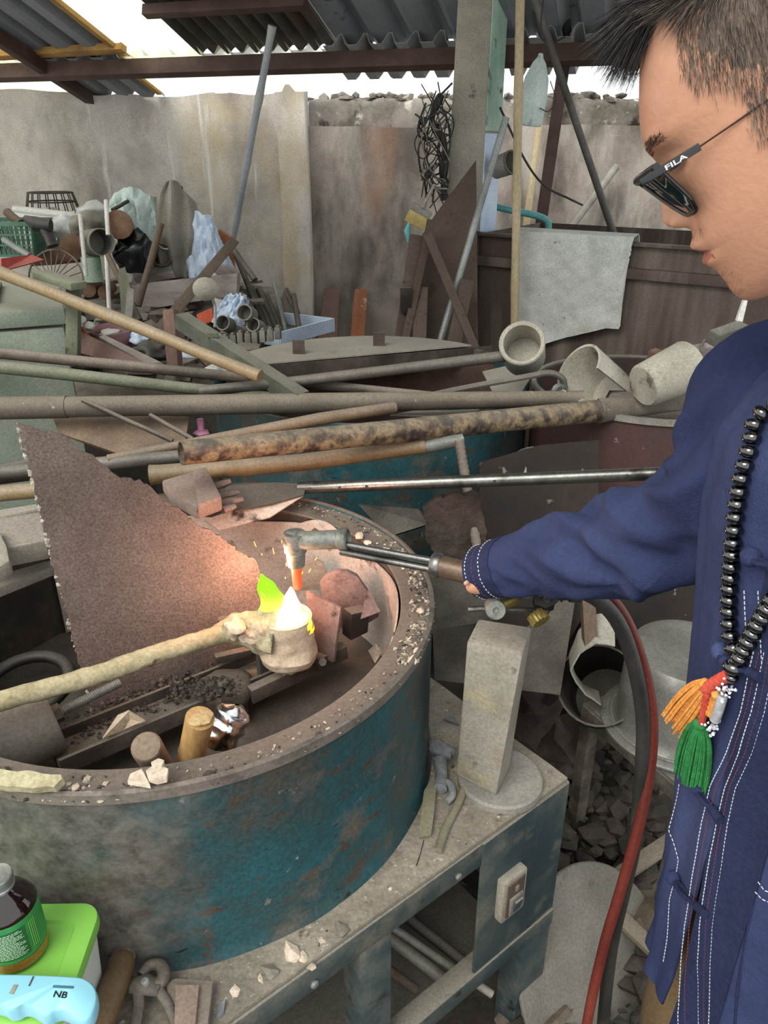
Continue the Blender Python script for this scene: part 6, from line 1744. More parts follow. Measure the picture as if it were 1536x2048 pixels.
for i in range(420):
    x, y = rnd.uniform(.2, .75), rnd.uniform(1.15, 1.75)
    rel = V((x, y, 0)) - BC
    if rel.dot(E1) > -.03: continue
    s = rnd.choice([.01, .016, .024, .034])
    rock(V((x, y, GZ + .06 + .3 * max(0, (y - 1.1)) * .8 + rnd.uniform(-.05, .02))), (s * 1.4, s, s * .6), i + 900, mb)
obj('rubble_bank', mb, M_dkscrap, None, 'bank of dark rubble rising behind the bench corner', 'rubble', kind='stuff', smooth=0)
def bank(u, v):
    x = .1 + 1.8 * u; y = 1.2 + 1.4 * v
    z = GZ + .02 + .42 * max(0, v) ** 1.2 * (1 - .4 * u) + .04 * nz((x, y, 1), 5) + .02 * nz((x, y, 2), 14)
    return (x, y, z)
obj('rubble_ground', grid(bank, 40, 40), M_dkscrap, None, 'dark packed rubble slope between bench and red drum', 'rubble', kind='stuff')
# ================================================================ the man with the torch
M_skin = mat('warm_skin', ['ac7c63', 'b8886d', 'c2947a'], scale=9, rough=.5, bump=.12, bscale=220, sss=.12, spec=.35, contrast=.3, tone=False, grain=.02,
             specks=[('9a6551', 6, .62, (1, 1, 1), .14), ('7d5644', 34, .715, (1, 1, 1), .02)])
M_lip = mat('lip_skin', ['935849', '9e6453'], scale=20, tone=False, rough=.45, bump=.1, sss=.1)
M_scalp = mat('stubbled_scalp', ['6d5c4e', '7a685a', '857262'], scale=60, rough=.8, bump=.3, bscale=300)
M_hairb = mat('black_hair', ['171513', '24211e', '302c28'], scale=40, rough=.45, bump=0)
M_hairs = mat('cropped_brown_hair', ['4a3f36', '63564a', '7d6d5e'], scale=60, rough=.5, bump=0)
M_shirt = mat('navy_cotton', ['2e3658', '384266', '465074'], scale=3, rough=.9, bump=.35, bscale=420, contrast=.22, spec=.2, grain=.08, specks=[('505c84', 2.5, .66, (1, 1, 1), .12)])
M_shirtd = mat('navy_cotton_seam', ['282f4e', '303858'], scale=6, rough=.9, bump=.3, bscale=400, spec=.2)
M_stw = mat('white_thread', ['c9cbd2'], rough=.8, bump=0)
M_str = mat('red_thread', ['7a3a4a'], rough=.8, bump=0)
M_trous = mat('brown_cotton', ['6b5636', '77613f', '826c49'], scale=5, rough=.9, bump=.3, bscale=300)
M_shoe = mat('dark_shoe', ['22201e', '2c2a27'], scale=6, rough=.6, bump=.1)

FV = V((-.87, -.5, 0)).normalized(); RV = V((FV.y, -FV.x, 0))
if RV.y < 0: RV = -RV
ZS = [.62, .70, .80, 1.0, 1.2, 1.33, 1.40, 1.455, 1.49, 1.52, 1.545]
AW = [.16, .163, .168, .178, .186, .195, .19, .155, .11, .085, .078]
BD = [.205, .20, .192, .175, .165, .16, .15, .128, .105, .09, .084]
def tc(z):
    k = max(0, (z - 1.05)) * .12
    return V((.525 + .02 * max(0, min(1, (1.05 - z) / .3)), .632, 0)) + FV * k
def sq(c, n): return math.copysign(abs(c) ** (2 / n), c)
def shirt_pt(th, z, off=0.0, wr=1.0):
    a = lerp_list(ZS, AW, z) + off; b = lerp_list(ZS, BD, z) + off
    c = tc(z)
    n = 2.35
    p = c + FV * b * sq(math.cos(th), n) + RV * a * sq(math.sin(th), n)
    p.z = z
    lo = max(0, min(1, (1.35 - z) / .3))
    d = wr * (.008 * (1 - 2.2 * abs(nz((math.cos(th) * 4.2, math.sin(th) * 4.2, z * 1.3), 1, 12))) + .007 * nz((math.cos(th) * 2.2, math.sin(th) * 2.2, z * 1.6), 1, 3) + .006 * nz((math.cos(th) * 6, math.sin(th) * 6, z * 2.2), 1, 8) + .002 * nz((math.cos(th) * 12, math.sin(th) * 12, z * 16), 1, 5)) * (.4 + .6 * lo)
    nrm = (p - V((c.x, c.y, z))).normalized()
    return p + nrm * d
def inside(p, off=0.0):
    z = min(max(p.z, ZS[0]), ZS[-1])
    a = lerp_list(ZS, AW, z) + off; b = lerp_list(ZS, BD, z) + off
    q = p - tc(z)
    return (abs(q.dot(FV)) / b) ** 2.35 + (abs(q.dot(RV)) / a) ** 2.35 < 1
def hit(px, py, off=0.0, th=False):
    r = ray(px, py); t = .35
    while t < 1.6:
        if inside(CAMV + r * t, off): break
        t += .004
    lo, hi = t - .004, t
    for _ in range(12):
        m_ = (lo + hi) / 2
        if inside(CAMV + r * m_, off): hi = m_
        else: lo = m_
    p = CAMV + r * hi
    q = p - tc(p.z)
    n = 2.35
    a = lerp_list(ZS, AW, p.z) + off; b = lerp_list(ZS, BD, p.z) + off
    cf, sf = q.dot(FV) / b, q.dot(RV) / a
    ang = math.atan2(math.copysign(abs(sf) ** (n / 2), sf), math.copysign(abs(cf) ** (n / 2), cf))
    return (ang, p.z) if th else p
def on_shirt(px, py, off=.001):
    a, z = hit(px, py, 0, True)
    return shirt_pt(a, z, off)

man = thing('person', 'man in navy cotton shirt and sunglasses reaching out a torch', 'person', (.5, .63, GZ))
# ---- shirt body with a front opening
TH0 = .20
def gap(z): return .015 + .10 * max(0, (.98 - z) / .2) ** 1.2
def shirt_fn(u, v):
    z = .70 + (1.545 - .70) * v
    g = gap(z)
    th = TH0 + g + (2 * PI - g) * u
    hem = -.02 * (1 - v) * math.sin(th) if v < .1 else 0
    p = shirt_pt(th, z)
    if u > .985: p = p + (p - tc(z)).normalized() * V((1, 1, 0)).length * 0 
    return p + V((0, 0, hem))
obj('shirt', grid(shirt_fn, 150, 90, t=.003), M_shirt, man, smooth=80)
# raised front band
def band(u, v):
    z = .70 + (1.5 - .70) * v
    th = TH0 + .015 - .23 * (1 - u) - .012
    return shirt_pt(th, z, .0035 + .001 * math.sin(u * PI))
obj('front_band', grid(band, 12, 80, t=.002), M_shirtd, man, smooth=80)
# collar
def collar(u, v):
    th = TH0 + .25 + (2 * PI - .5) * u
    c = tc(1.53); z = 1.52 + .045 * v
    return V((c.x, c.y, z)) + FV * (.086 - .008 * v) * math.cos(th) + RV * (.08 - .006 * v) * math.sin(th)
obj('collar', grid(collar, 48, 6, t=.004), M_shirt, man)

# ---- sleeves
def sleeve(path, rads, seed, name, n=90, fold=1.0, m=40):
    sp_ = spline(path, n)
    rr = [lerp_list([i / (len(rads) - 1) for i in range(len(rads))], rads, i / n) for i in range(n + 1)]
    tang = [(sp_[min(i + 1, n)] - sp_[max(i - 1, 0)]).normalized() for i in range(n + 1)]
    x, y, _ = frame(tang[0])
    fr = []
    for i in range(n + 1):
        if i:
            q = tang[i - 1].rotation_difference(tang[i]); x = q @ x; y = q @ y
        fr.append((x.copy(), y.copy()))
    def fn(u, v):
        i = min(n, int(round(v * n)))
        a = 2 * PI * u
        e = fr[i][0] * math.cos(a) + fr[i][1] * math.sin(a)
        p = sp_[i] + e * rr[i]
        s = i / n
        dg = math.sin(s * 34 + 2.2 * math.sin(a + 1) + 3 * nz((s * 4, math.cos(a), math.sin(a)), 1, seed))
        w = math.sin(PI * min(1, s * 1.05)) ** .7
        rg = lambda q: 1 - 2.4 * abs(q)
        d = fold * w * (.0085 * rg(nz((s * 7 + .9 * math.cos(a + .6), 1.2 * math.sin(a + .6), 2), 1, seed + 9)) + .0045 * rg(nz((s * 15 + 1.6 * math.cos(a), 1.5 * math.sin(a), 5), 1, seed + 11)) + .0055 * dg * (.5 + .5 * nz((s * 3, math.cos(a) * 1.3, math.sin(a) * 1.3), 1, seed + 2)) + .010 * nz((s * 5 + math.cos(a), math.sin(a) * 1.4, 0), 1, seed + 4))
        return p + e * d
    return fn, sp_, fr, rr
pathR = [V((.49, .735, 1.43)), atd(1552, 805, .79), atd(1425, 1020, .86), atd(1262, 1085, .985), atd(1095, 1119, 1.10), atd(960, 1145, 1.195)]
fnR, spR, frR, rrR = sleeve(pathR, [.068, .07, .062, .058, .048, .0395], 2, 'r', fold=1.6)
obj('right_sleeve', grid(fnR, 64, 90, t=.002), M_shirt, man, smooth=80)
def cuff_line(s, off, m, name, dash=True):
    mbq = MB(); n = 90
    pts = []
    for k in range(n + 1):
        u = k / n; i = 90 - s
        a = 2 * PI * u
        p = V(fnR(u, i / 90)); c = spR[i]
        pts.append(p + (p - c).normalized() * off)
    for k in range(0, n, 2):
        tube([pts[k], pts[k + 1]], .0007, 5, mbq)
    obj(name, mbq, m, man)
cuff_line(1, .0026, M_stw, 'cuff_stitching'); cuff_line(3, .0026, M_str, 'cuff_stitching'); cuff_line(5, .0026, M_stw, 'cuff_stitching')
def cuff_band(u, v):
    p = V(fnR(u, 1 - .085 * v)); c = spR[90 - int(.085 * v * 90)]
    return p + (p - c).normalized() * (.0012 if 0 < v < 1 else .0002)
obj('cuff', grid(cuff_band, 64, 6, t=.001), M_shirtd, man, smooth=80)
pathL = [V((.54, .50, 1.425)), V((.60, .44, 1.33)), V((.63, .43, 1.15)), V((.60, .40, .98)), V((.55, .37, .86))]
fnL, spL, frL, rrL = sleeve(pathL, [.08, .075, .065, .058, .045], 7, 'l')
obj('left_sleeve', grid(fnL, 48, 90, t=.002), M_shirt, man, smooth=80)

# ---- stitch lines on the front, traced along the band
def stitch(pts, m, dash=.0032, gapl=.0018, r=.0005, name='stitching'):
    P_ = []
    for i in range(len(pts) - 1):
        n = max(2, int(math.hypot(pts[i + 1][0] - pts[i][0], pts[i + 1][1] - pts[i][1]) / 5))
        for k in range(n):
            f = k / n
            P_.append(on_shirt(pts[i][0] + (pts[i + 1][0] - pts[i][0]) * f, pts[i][1] + (pts[i + 1][1] - pts[i][1]) * f, .0062))
    mbq = MB(); acc = 0; on = True; seg = [P_[0]]
    for i in range(1, len(P_)):
        L = (P_[i] - P_[i - 1]).length
        k = 0.0
        while k < L:
            lim = (dash if on else gapl) - acc
            st_ = min(lim, L - k)
            k += st_; acc += st_
            q = P_[i - 1].lerp(P_[i], k / L)
            if on: seg.append(q)
            if acc >= (dash if on else gapl) - 1e-9:
                if on and len(seg) > 1: tube([seg[0], seg[-1]], r, 5, mbq)
                on = not on; acc = 0; seg = [q]
    obj(name, mbq, m, man)
base = [(1530, 1300), (1505, 1420), (1480, 1500), (1450, 1570), (1432, 1640), (1418, 1720), (1404, 1790), (1394, 1850), (1388, 1920), (1384, 1985), (1382, 2060)]
for dx, m in ((-6, M_stw), (6, M_str), (18, M_stw), (29, M_str), (40, M_stw)):
    stitch([(x + dx + (0 if dx < 10 else (y - 1300) / 750 * 10), y) for x, y in base if x + dx < 1600], m)
stitch([(1502, 1180), (1507, 1250), (1520, 1300)], M_stw)
stitch([(1530, 1180), (1536, 1260), (1545, 1330)], M_stw)
stitch([(1370, 1570), (1362, 1640), (1368, 1720), (1352, 1800), (1345, 1880), (1340, 1930)], M_stw)
# pocket at right edge
pk_ = [(1524, 1750), (1505, 1860), (1490, 1960), (1478, 2060)]
mb = MB(); tube([on_shirt(x, y, .003) for x, y in pk_], .0016, 6, mb); obj('pocket_edge', mb, M_shirtd, man)
stitch([(1528, 1755), (1545, 1770), (1570, 1780)], M_stw); stitch([(1522, 1775), (1545, 1790), (1570, 1800)], M_stw)
# knot buttons with loops
M_knot = M_shirt
for (kx, ky, lx, ly) in [(1416, 1572, 1452, 1614), (1362, 1757, 1420, 1806), (1478, 1322, 1520, 1340), (1520, 1112, 1560, 1130), (1460, 1300, 1478, 1322)]:
    k = on_shirt(kx, ky, .009)
    e = on_shirt(lx, ly, .008)
    mbq = rock(k, (.0088, .0088, .0088), kx, fine=True, amp=.12, freq=2.5)
    ko = obj('knot_button', mbq, M_knot, man)
    mbq = MB()
    m_ = (k + e) / 2
    side = (e - k).cross(k - tc(k.z)).normalized() * .0035
    for s in (-1, 1):
        tube(spline([k, m_ + side * s + (k - V((tc(k.z).x, tc(k.z).y, k.z))).normalized() * .002, e], 8), .0026, 8, mbq)
    tube([e, e + (e - k).normalized() * .014], [.0055, .005], 10, mbq)
    obj('button_loop', mbq, M_shirtd, man)

# ---- trousers and shoes
mb = MB()
for s in (-1, 1):
    hip = V((.515, .632, 0)) + RV * s * .085
    pts = [V((hip.x, hip.y, z)) + FV * d for z, d in ((.98, -.01), (.80, 0), (.45, .015), (.2, .01), (-.06, .0))]
    tube(spline(pts, 24), [lerp_list([0, .3, .6, 1], [.1, .085, .07, .062], i / 24) * (1 + .03 * math.sin(i * 1.7 + s)) for i in range(25)], 28, mb)
obj('trousers', mb, M_trous, man, smooth=80)
for s in (-1, 1):
    hip = V((.515, .632, 0)) + RV * s * .09
    def shoe(u, v):
        a = PI * u; x = -.09 + .27 * v
        w = .047 * lerp_list([0, .1, .4, .75, .95, 1], [.5, .85, .8, 1, .75, .3], v); h = lerp_list([0, .1, .45, .8, 1], [.07, .09, .075, .05, .03], v)
        return V((hip.x, hip.y, GZ + .004 + h * math.sin(a))) + FV * x + RV * (w * math.cos(a))
    obj('shoe', grid(shoe, 16, 18), M_shoe, man)

# ---------------------------------------------------------------- head
ALPHA = math.radians(33)
CA, SA = math.cos(ALPHA), math.sin(ALPHA)
HQ = atd(1400, 330, .585)
HL = -(HQ - CAMV).normalized()
HX = (V((1, 0, 0)) - HL * HL.x).normalized()
HY = HL.cross(HX)
if HY.z < 0: HY = -HY
HF = -HX * CA - HY * SA
HU = HY * CA - HX * SA
KH = (HQ - CAMV).length / FPX / math.sqrt(1 + ((1400 - 768) / FPX) ** 2 + ((330 - 1024) / FPX) ** 2) * 1.0
def uf(x, y): return -SA * x - CA * y, -CA * x + SA * y        # photo pixel -> head units (up, forward)
U0, F0 = uf(1400, 330)
_hd = (HQ - CAMV).dot(HL)
def hp3(f, u, l):
    r = ray(-SA * u - CA * f, -CA * u + SA * f)
    return CAMV + r * (_hd / r.dot(HL)) + HL * (l * KH)
HS = [(-700, -1190, -1210, 6), (-703, -1140, -1262, 40), (-708, -1108, -1305, 72), (-720, -1078, -1348, 108), (-741, -1056, -1388, 140), (-780, -1021, -1418, 170), (-836, -982, -1435, 190), (-880, -952, -1440, 196), (-920, -930, -1436, 197), (-958, -919, -1430, 195),
      (-985, -925, -1420, 193), (-1030, -926, -1400, 190), (-1077, -923, -1370, 184), (-1110, -917, -1340, 178), (-1137, -909, -1310, 171), (-1170, -901, -1285, 161), (-1192, -903, -1270, 154), (-1210, -904, -1258, 148), (-1234, -906, -1247, 139), (-1259, -910, -1238, 127),
      (-1286, -909, -1228, 108), (-1308, -916, -1218, 84), (-1324, -936, -1208, 58), (-1334, -970, -1200, 34), (-1339, -1040, -1180, 8)]
hu = [-s[0] for s in HS]
HG = np.arange(700, 1340, 1.0)
HT = {}
for i_ in (1, 2, 3):                         # smooth the section tables so the face carries no facets
    raw = np.interp(np.arange(640, 1400, 1.0), hu, [s[i_] for s in HS])
    out_ = []
    for q_ in HG:
        sg_ = max(.6, min(15.0, (q_ - 700) * .22, (1341 - q_) * .22))
        k_ = np.arange(-45, 46); w_ = np.exp(-(k_ / sg_) ** 2)
        c_ = int(q_ - 640)
        out_.append(float((raw[c_ - 45:c_ + 46] * w_).sum() / w_.sum()))
    HT[i_] = out_
def hv(i, u):
    x = min(max(-u - 700, 0), 638.999); k = int(x); f = x - k
    t = HT[i]
    return t[k] * (1 - f) + t[k + 1] * f
NU = [985, 1005, 1030, 1060, 1077, 1095, 1106, 1119, 1128, 1137]
NF = [0, 8, 20, 35, 44, 49, 44, 28, 10, 0]
def gs(x, s): return math.exp(-(x / s) ** 2)
def head_pt(ph, u):
    ff, fb, w = hv(1, u), hv(2, u), hv(3, u)
    fc = (ff * .42 + fb * .58)
    c, s = math.cos(ph), math.sin(ph)
    if c >= 0:
        n = lerp_list([1080, 1230], [2.15, 2.0], -u)
        f = fc + (ff - fc) * abs(c) ** (2 / n); l = w * math.copysign(abs(s) ** (2 / n), s)
    else:
        f = fc - (fc - fb) * abs(c) ** (2 / 2.2); l = w * math.copysign(abs(s) ** (2 / 2.2), s)
    k = max(0, c) ** .5
    au = -u
    nose = lerp_list(NU, NF, au) if 975 < au < 1140 else 0
    sg = lerp_list([985, 1040, 1090, 1137], [20, 23, 31, 34], au)
    f += k * nose * gs(l, sg)
    for sd in (-1, 1):
        f += k * 24 * gs(l - sd * 36, 17) * gs(au - 1108, 17)
        f += k * (-24 * gs(l - sd * 86, 36) * gs(au - 1002, 26) + 15 * gs(l - sd * 84, 26) * gs(au - 1004, 16))
        f += k * 7 * gs(l - sd * 78, 52) * gs(au - 952, 18)
        f += k * 9 * gs(l - sd * 112, 40) * gs(au - 1060, 40)
        f += k * -5 * gs(l - sd * 60, 16) * gs(au - 1150, 40)
    wl_ = gs(l, 58)
    f += k * wl_ * (14 * gs(au - 1167, 14) + 12 * gs(au - 1208, 13) - 7 * gs(au - 1190, 5))
    f += k * gs(l, 9) * -4 * gs(au - 1150, 9)
    return f, u, l
us = []
for a, b, n in ((-700, -760, 16), (-760, -940, 26), (-940, -1130, 64), (-1130, -1225, 48), (-1225, -1339, 34)):
    us += [a + (b - a) * i / n for i in range(n)]
us.append(-1339)
NPH = 120
phs = []
for j in range(NPH):
    t_ = j / NPH * 2 - 1
    phs.append(PI * (math.copysign(abs(t_) ** 1.35, t_)))      # denser towards the face
HP = [[hp3(*head_pt(p, u)) for p in phs] for u in us]
def to_px(p):
    q = p - CAMV
    d = q.y * CP - q.z * SP; v_ = q.y * SP + q.z * CP
    return 768 + FPX * q.x / d, 1024 - FPX * v_ / d
HAIR = [(1297, -400), (1297, -20), (1330, 20), (1362, 45), (1358, 100), (1368, 150), (1388, 173), (1430, 170), (1472, 170), (1490, 194), (1503, 227), (1521, 272), (1545, 290), (2400, 700), (2400, -400)]
def inpoly(x, y, P_):
    c = False; j = len(P_) - 1
    for i in range(len(P_)):
        if (P_[i][1] > y) != (P_[j][1] > y) and x < (P_[j][0] - P_[i][0]) * (y - P_[i][1]) / (P_[j][1] - P_[i][1]) + P_[i][0]: c = not c
        j = i
    return c
def hairy(ph, u):
    f, uu, l = head_pt(abs(ph), u)
    if u < -1190: return False
    x, y = to_px(hp3(f, uu, abs(l)))
    return inpoly(x, y, HAIR)
hm = MB()
hv_ = [p for row in HP for p in row]
hf = []; hmi = []
mask = [[hairy(p, u) for p in phs] for u in us]
for i in range(len(us) - 1):
    for j in range(NPH):
        j2 = (j + 1) % NPH
        f, u, l = head_pt(phs[j], us[i])
        mi = 0
        if mask[i][j] and mask[i + 1][j2] and mask[min(i + 8, len(us) - 1)][j] and mask[i][(j + 3) % NPH] and mask[i][j - 3]: mi = 1
        elif math.cos(phs[j]) > .4 and ((abs(l) < 58 and 1162 - 6 * (1 - abs(l) / 58) - abs(l) * -.0 < -u < 1190) or (abs(l) < 55 and 1190 <= -u < 1218)):
            if (-u < 1190 and -u > 1166 + abs(l) * .35) or (-u >= 1190 and -u < 1219 - abs(l) * .35): mi = 2
        hf.append((i * NPH + j, i * NPH + j2, (i + 1) * NPH + j2, (i + 1) * NPH + j)); hmi.append(mi)

# ---- body core fused into one surface, then the head joins it
core = MB()
neck0, neck1 = hp3(-1150, -1150, 0), V((tc(1.47).x, tc(1.47).y, 1.45))
tube(spline([neck0, neck0.lerp(neck1, .5) + V((.01, 0, -.01)), neck1], 10), [.055 + .001 * i for i in range(11)], 20, core)
tor_z = [.86, 1.0, 1.2, 1.34, 1.41, 1.45]
tube([V((tc(z).x, tc(z).y, z)) for z in tor_z], [.13, .135, .135, .135, .12, .07], 24, core)
for s in (-1, 1):
    hip = V((.515, .632, 0)) + RV * s * .085
    tube([V((hip.x, hip.y, z)) for z in (.92, .45, -.08)], [.085, .055, .04], 16, core)
tube([p for p in spR[4:86:6]] + [spR[86]], [.052 - .0022 * i for i in range(len(spR[4:86:6]) + 1)], 16, core)
tube([p for p in spL[4:90:6]], [.048 - .0016 * i for i in range(len(spL[4:90:6]))], 16, core)
# right hand closed on the torch grip
gd = (P2 - P1).normalized()
gc = P1.lerp(P2, 1.28)
wrist = spR[86]
toW = (wrist - gc); toW = (toW - gd * toW.dot(gd)); toW.normalize()
sideN = gd.cross(V((0, 0, 1))).normalized()
if sideN.y > 0: sideN = -sideN                       # towards the viewer
upN = sideN.cross(gd).normalized()
if upN.z < 0: upN = -upN
palm_c = gc + upN * .014 + gd * .03
def hand():
    # palm lies over the grip; fingers wrap the far side, the thumb the near side
    tube([wrist, wrist.lerp(palm_c, .5), palm_c + upN * .004, palm_c - gd * .035 + upN * .002], [.03, .033, .034, .026], 16, core, flat=.62)
    for k in range(4):
        o_ = gc + upN * .014 - gd * (-.028 + .021 * k)
        r_ = (.0088, .0094, .0094, .0088)[3 - k] if k < 4 else .009
        q = []
        for ang in ((60, 20, -25, -75, -120) if k < 3 else (60, 15, -35, -80, -105)):
            a = math.radians(ang)
            q.append(o_ - sideN * math.cos(a) * .0225 + upN * math.sin(a) * .0225)
        tube(spline(q, 14), [r_] * 11 + [r_ * .95, r_ * .85, r_ * .6, r_ * .3], 12, core)
    th = [palm_c + sideN * .02 + gd * .01, gc + sideN * .030 + upN * .008 - gd * .012, gc + sideN * .0275 - upN * .006 - gd * .035, gc + sideN * .0245 - upN * .012 - gd * .056]
    tube(spline(th, 14), [.0125] * 5 + [.0115] * 5 + [.0108, .0102, .0095, .0075, .004], 12, core)
hand()
# visible finger under the cuff, curled below the grip
fp = [atd(1000, 1168, 1.18), atd(975, 1174, 1.172), atd(955, 1175, 1.165), atd(940, 1173, 1.162), atd(931, 1169, 1.162)]
tube(spline(fp, 12), [.0125, .0125, .0122, .012, .0118, .0115, .0112, .011, .0105, .0098, .008, .006, .003], 12, core)
lh = spL[90]
tube([spL[86], lh + V((-.01, -.01, -.05)), lh + V((-.015, -.015, -.1))], [.03, .036, .03], 14, core, flat=.5)
for k in range(4):
    b_ = lh + V((-.012, -.012, -.095)) + RV * (.03 - .02 * k)
    tube(spline([b_, b_ + V((-.008, -.006, -.035)), b_ + V((-.002, 0, -.065))], 10), [.009] * 8 + [.007, .005, .003], 10, core)
b_ = lh + V((-.01, -.03, -.04))
tube(spline([b_, b_ + V((-.025, -.01, -.025)), b_ + V((-.03, -.005, -.055))], 10), [.011] * 8 + [.008, .006, .003], 10, core)
tmp_me = bpy.data.meshes.new('core'); tmp_me.from_pydata(core.v, [], core.f)
bmc = bmesh.new(); bmc.from_mesh(tmp_me); bmesh.ops.recalc_face_normals(bmc, faces=bmc.faces); bmc.to_mesh(tmp_me); bmc.free()
tmp = bpy.data.objects.new('core', tmp_me); C.objects.link(tmp)
rm = tmp.modifiers.new('fuse', 'REMESH'); rm.mode = 'VOXEL'; rm.voxel_size = .0045
sm_ = tmp.modifiers.new('soften', 'SMOOTH'); sm_.factor = .5; sm_.iterations = 2
bpy.context.view_layer.update()
fm = bpy.data.meshes.new_from_object(tmp.evaluated_get(bpy.context.evaluated_depsgraph_get()))
body = MB()
body.add([v.co.copy() for v in fm.vertices], [tuple(p.vertices) for p in fm.polygons])
bpy.data.objects.remove(tmp)
n0 = len(body.v)
body.v += [tuple(p) for p in hv_]; body.f += [tuple(i + n0 for i in q) for q in hf]; body.m += hmi
# ears
for sd in (-1, 1):
    def ear(u, v):
        a = 2 * PI * u
        rr = (1 - .25 * v) if v < .5 else (.875 - .9 * (v - .5))
        f = -1240 + (46 * math.cos(a) * rr) * (1 + .1 * math.sin(a)); uu = -1030 + 78 * math.sin(a) * rr + 10 * math.cos(a)
        l = 186 + 30 * math.sin(PI * min(1, v * 1.4)) * (.6 - .4 * math.cos(a)) - 14 * (v > .6)
        return hp3(f, uu, sd * l)
    grid(ear, 28, 10, mb=body)
bo = obj('body', body, [M_skin, M_scalp, M_lip], man, smooth=180)
# fingernail on the visible finger
nl = atd(933, 1166, 1.150)
obj('fingernail', rock(nl, (.0045, .003, .004), 3, fine=True, amp=.05), mat('nail', ['c99a86'], rough=.3, bump=0), man)

# ---- hair strands
def strand(mb, p, d, L, droop, w, rnd):
    side = d.cross(V((rnd.uniform(-1, 1), rnd.uniform(-1, 1), rnd.uniform(-1, 1)))).normalized() * w
    m_ = p + d * L * .55 + droop * .3
    e = p + d * L + droop
    n = len(mb.v)
    mb.add([p - side, p + side, m_ + side * .8, m_ - side * .8, e], [(0, 1, 2, 3), (3, 2, 4)])
rnd = random.Random(9)
mb = MB(); mbt = MB()
cnt = 0
while cnt < 30000:
    ph = rnd.uniform(-PI, PI); u = -700 - 490 * rnd.random() ** 1.1
    if u < -900 and abs(ph) < 1.0: continue
    if not hairy(ph + rnd.gauss(0, .025), u + rnd.gauss(0, 9)): continue
    cnt += 1
    f, uu, l = head_pt(ph, u)
    p = hp3(f, uu, l)
    f2, u2, l2 = head_pt(ph + .02, u); f3, u3, l3 = head_pt(ph, u - 4)
    t1, t2 = hp3(f2, u2, l2) - p, hp3(f3, u3, l3) - p
    nrm = t1.cross(t2).normalized()
    if nrm.dot(p - hp3(-1180, -1000, 0)) < 0: nrm = -nrm
    top = max(0, min(1, (u + 830) / 90))
    down = (-HU * (1 - top) + HF * (.15 + .9 * top)).normalized()
    d = (down * 1.0 + nrm * (.35 + .35 * top) + V((rnd.uniform(-1, 1), rnd.uniform(-1, 1), rnd.uniform(-1, 1))) * .28).normalized()
    L = rnd.uniform(.005, .010) * (1 + 2.6 * top)
    strand(mbt if rnd.random() < .12 + .6 * top else mb, p, d, L, V((0, 0, -.002)), rnd.uniform(.00014, .00026), rnd)
for i in range(5200):                      # longer black fringe over the brow
    l = rnd.uniform(-150, 105); fr_ = rnd.random()
    u = -708 - 36 * fr_ * rnd.random()
    ph = math.asin(max(-1, min(1, l / 150))) * .9
    f, uu, l_ = head_pt(ph, u - 14)
    p = hp3(f - rnd.uniform(0, 70), uu + 10, l)
    d = (HF * rnd.uniform(.7, 1.05) + HU * rnd.uniform(-.6, .25) + HL * rnd.uniform(-.35, .2)).normalized()
    L = rnd.uniform(.03, .062)
    strand(mbt, p, d, L, -HU * rnd.uniform(.002, .012), rnd.uniform(.0002, .00035), rnd)
obj('cropped_hair', mb, M_hairs, man, kind='stuff', smooth=0)
obj('black_hair', mbt, M_hairb, man, kind='stuff', smooth=0)
for sd in (-1, 1):
    mb = MB()
    for i in range(260):
        l = rnd.uniform(24, 112); u = -962 + 9 * math.sin((l - 28) / 122 * PI) + rnd.uniform(-9, 9) - (6 if l < 50 else 0) - (l - 60) * .06
        ph = math.asin(min(.99, l / hv(3, u))) * 1.0
        f, uu, l_ = head_pt(sd * ph, u)
        p = hp3(f + 1, uu, l_)
        d = (HL * sd * .7 - HF * .25 + HU * rnd.uniform(-.1, .5)).normalized()
        strand(mb, p, d, rnd.uniform(.004, .007), V((0, 0, 0)), .00022, rnd)
    obj('eyebrow', mb, M_hairs, man, kind='stuff', smooth=0)
mb = MB()
for sd in (-1, 1):
    for i in range(60):
        l = rnd.uniform(58, 116); ph = math.asin(min(.99, l / hv(3, -1012)))
        f, uu, l_ = head_pt(sd * ph, -1014 - .0022 * (l - 86) ** 2 * -1)
        p = hp3(f + 2, uu, l_)
        strand(mb, p, (HF + HL * sd * .3 - HU * .5).normalized(), rnd.uniform(.004, .007), V((0, 0, 0)), .0003, rnd)
mb2 = MB()
for i in range(520):
    l = rnd.uniform(-70, 70); u = rnd.choice([-1150, -1146, -1238, -1262, -1285]) + rnd.uniform(-10, 10)
    ph = math.asin(max(-.99, min(.99, l / hv(3, u))))
    f, uu, l_ = head_pt(ph, u)
    strand(mb2, hp3(f, uu, l_), (HF * .6 - HU + HL * rnd.uniform(-.3, .3)).normalized(), rnd.uniform(.001, .0022), V((0, 0, 0)), .0001, rnd)
obj('stubble', mb2, M_hairs, man, kind='stuff', smooth=0)
obj('eyelashes', mb, M_hairb, man, kind='stuff', smooth=0)

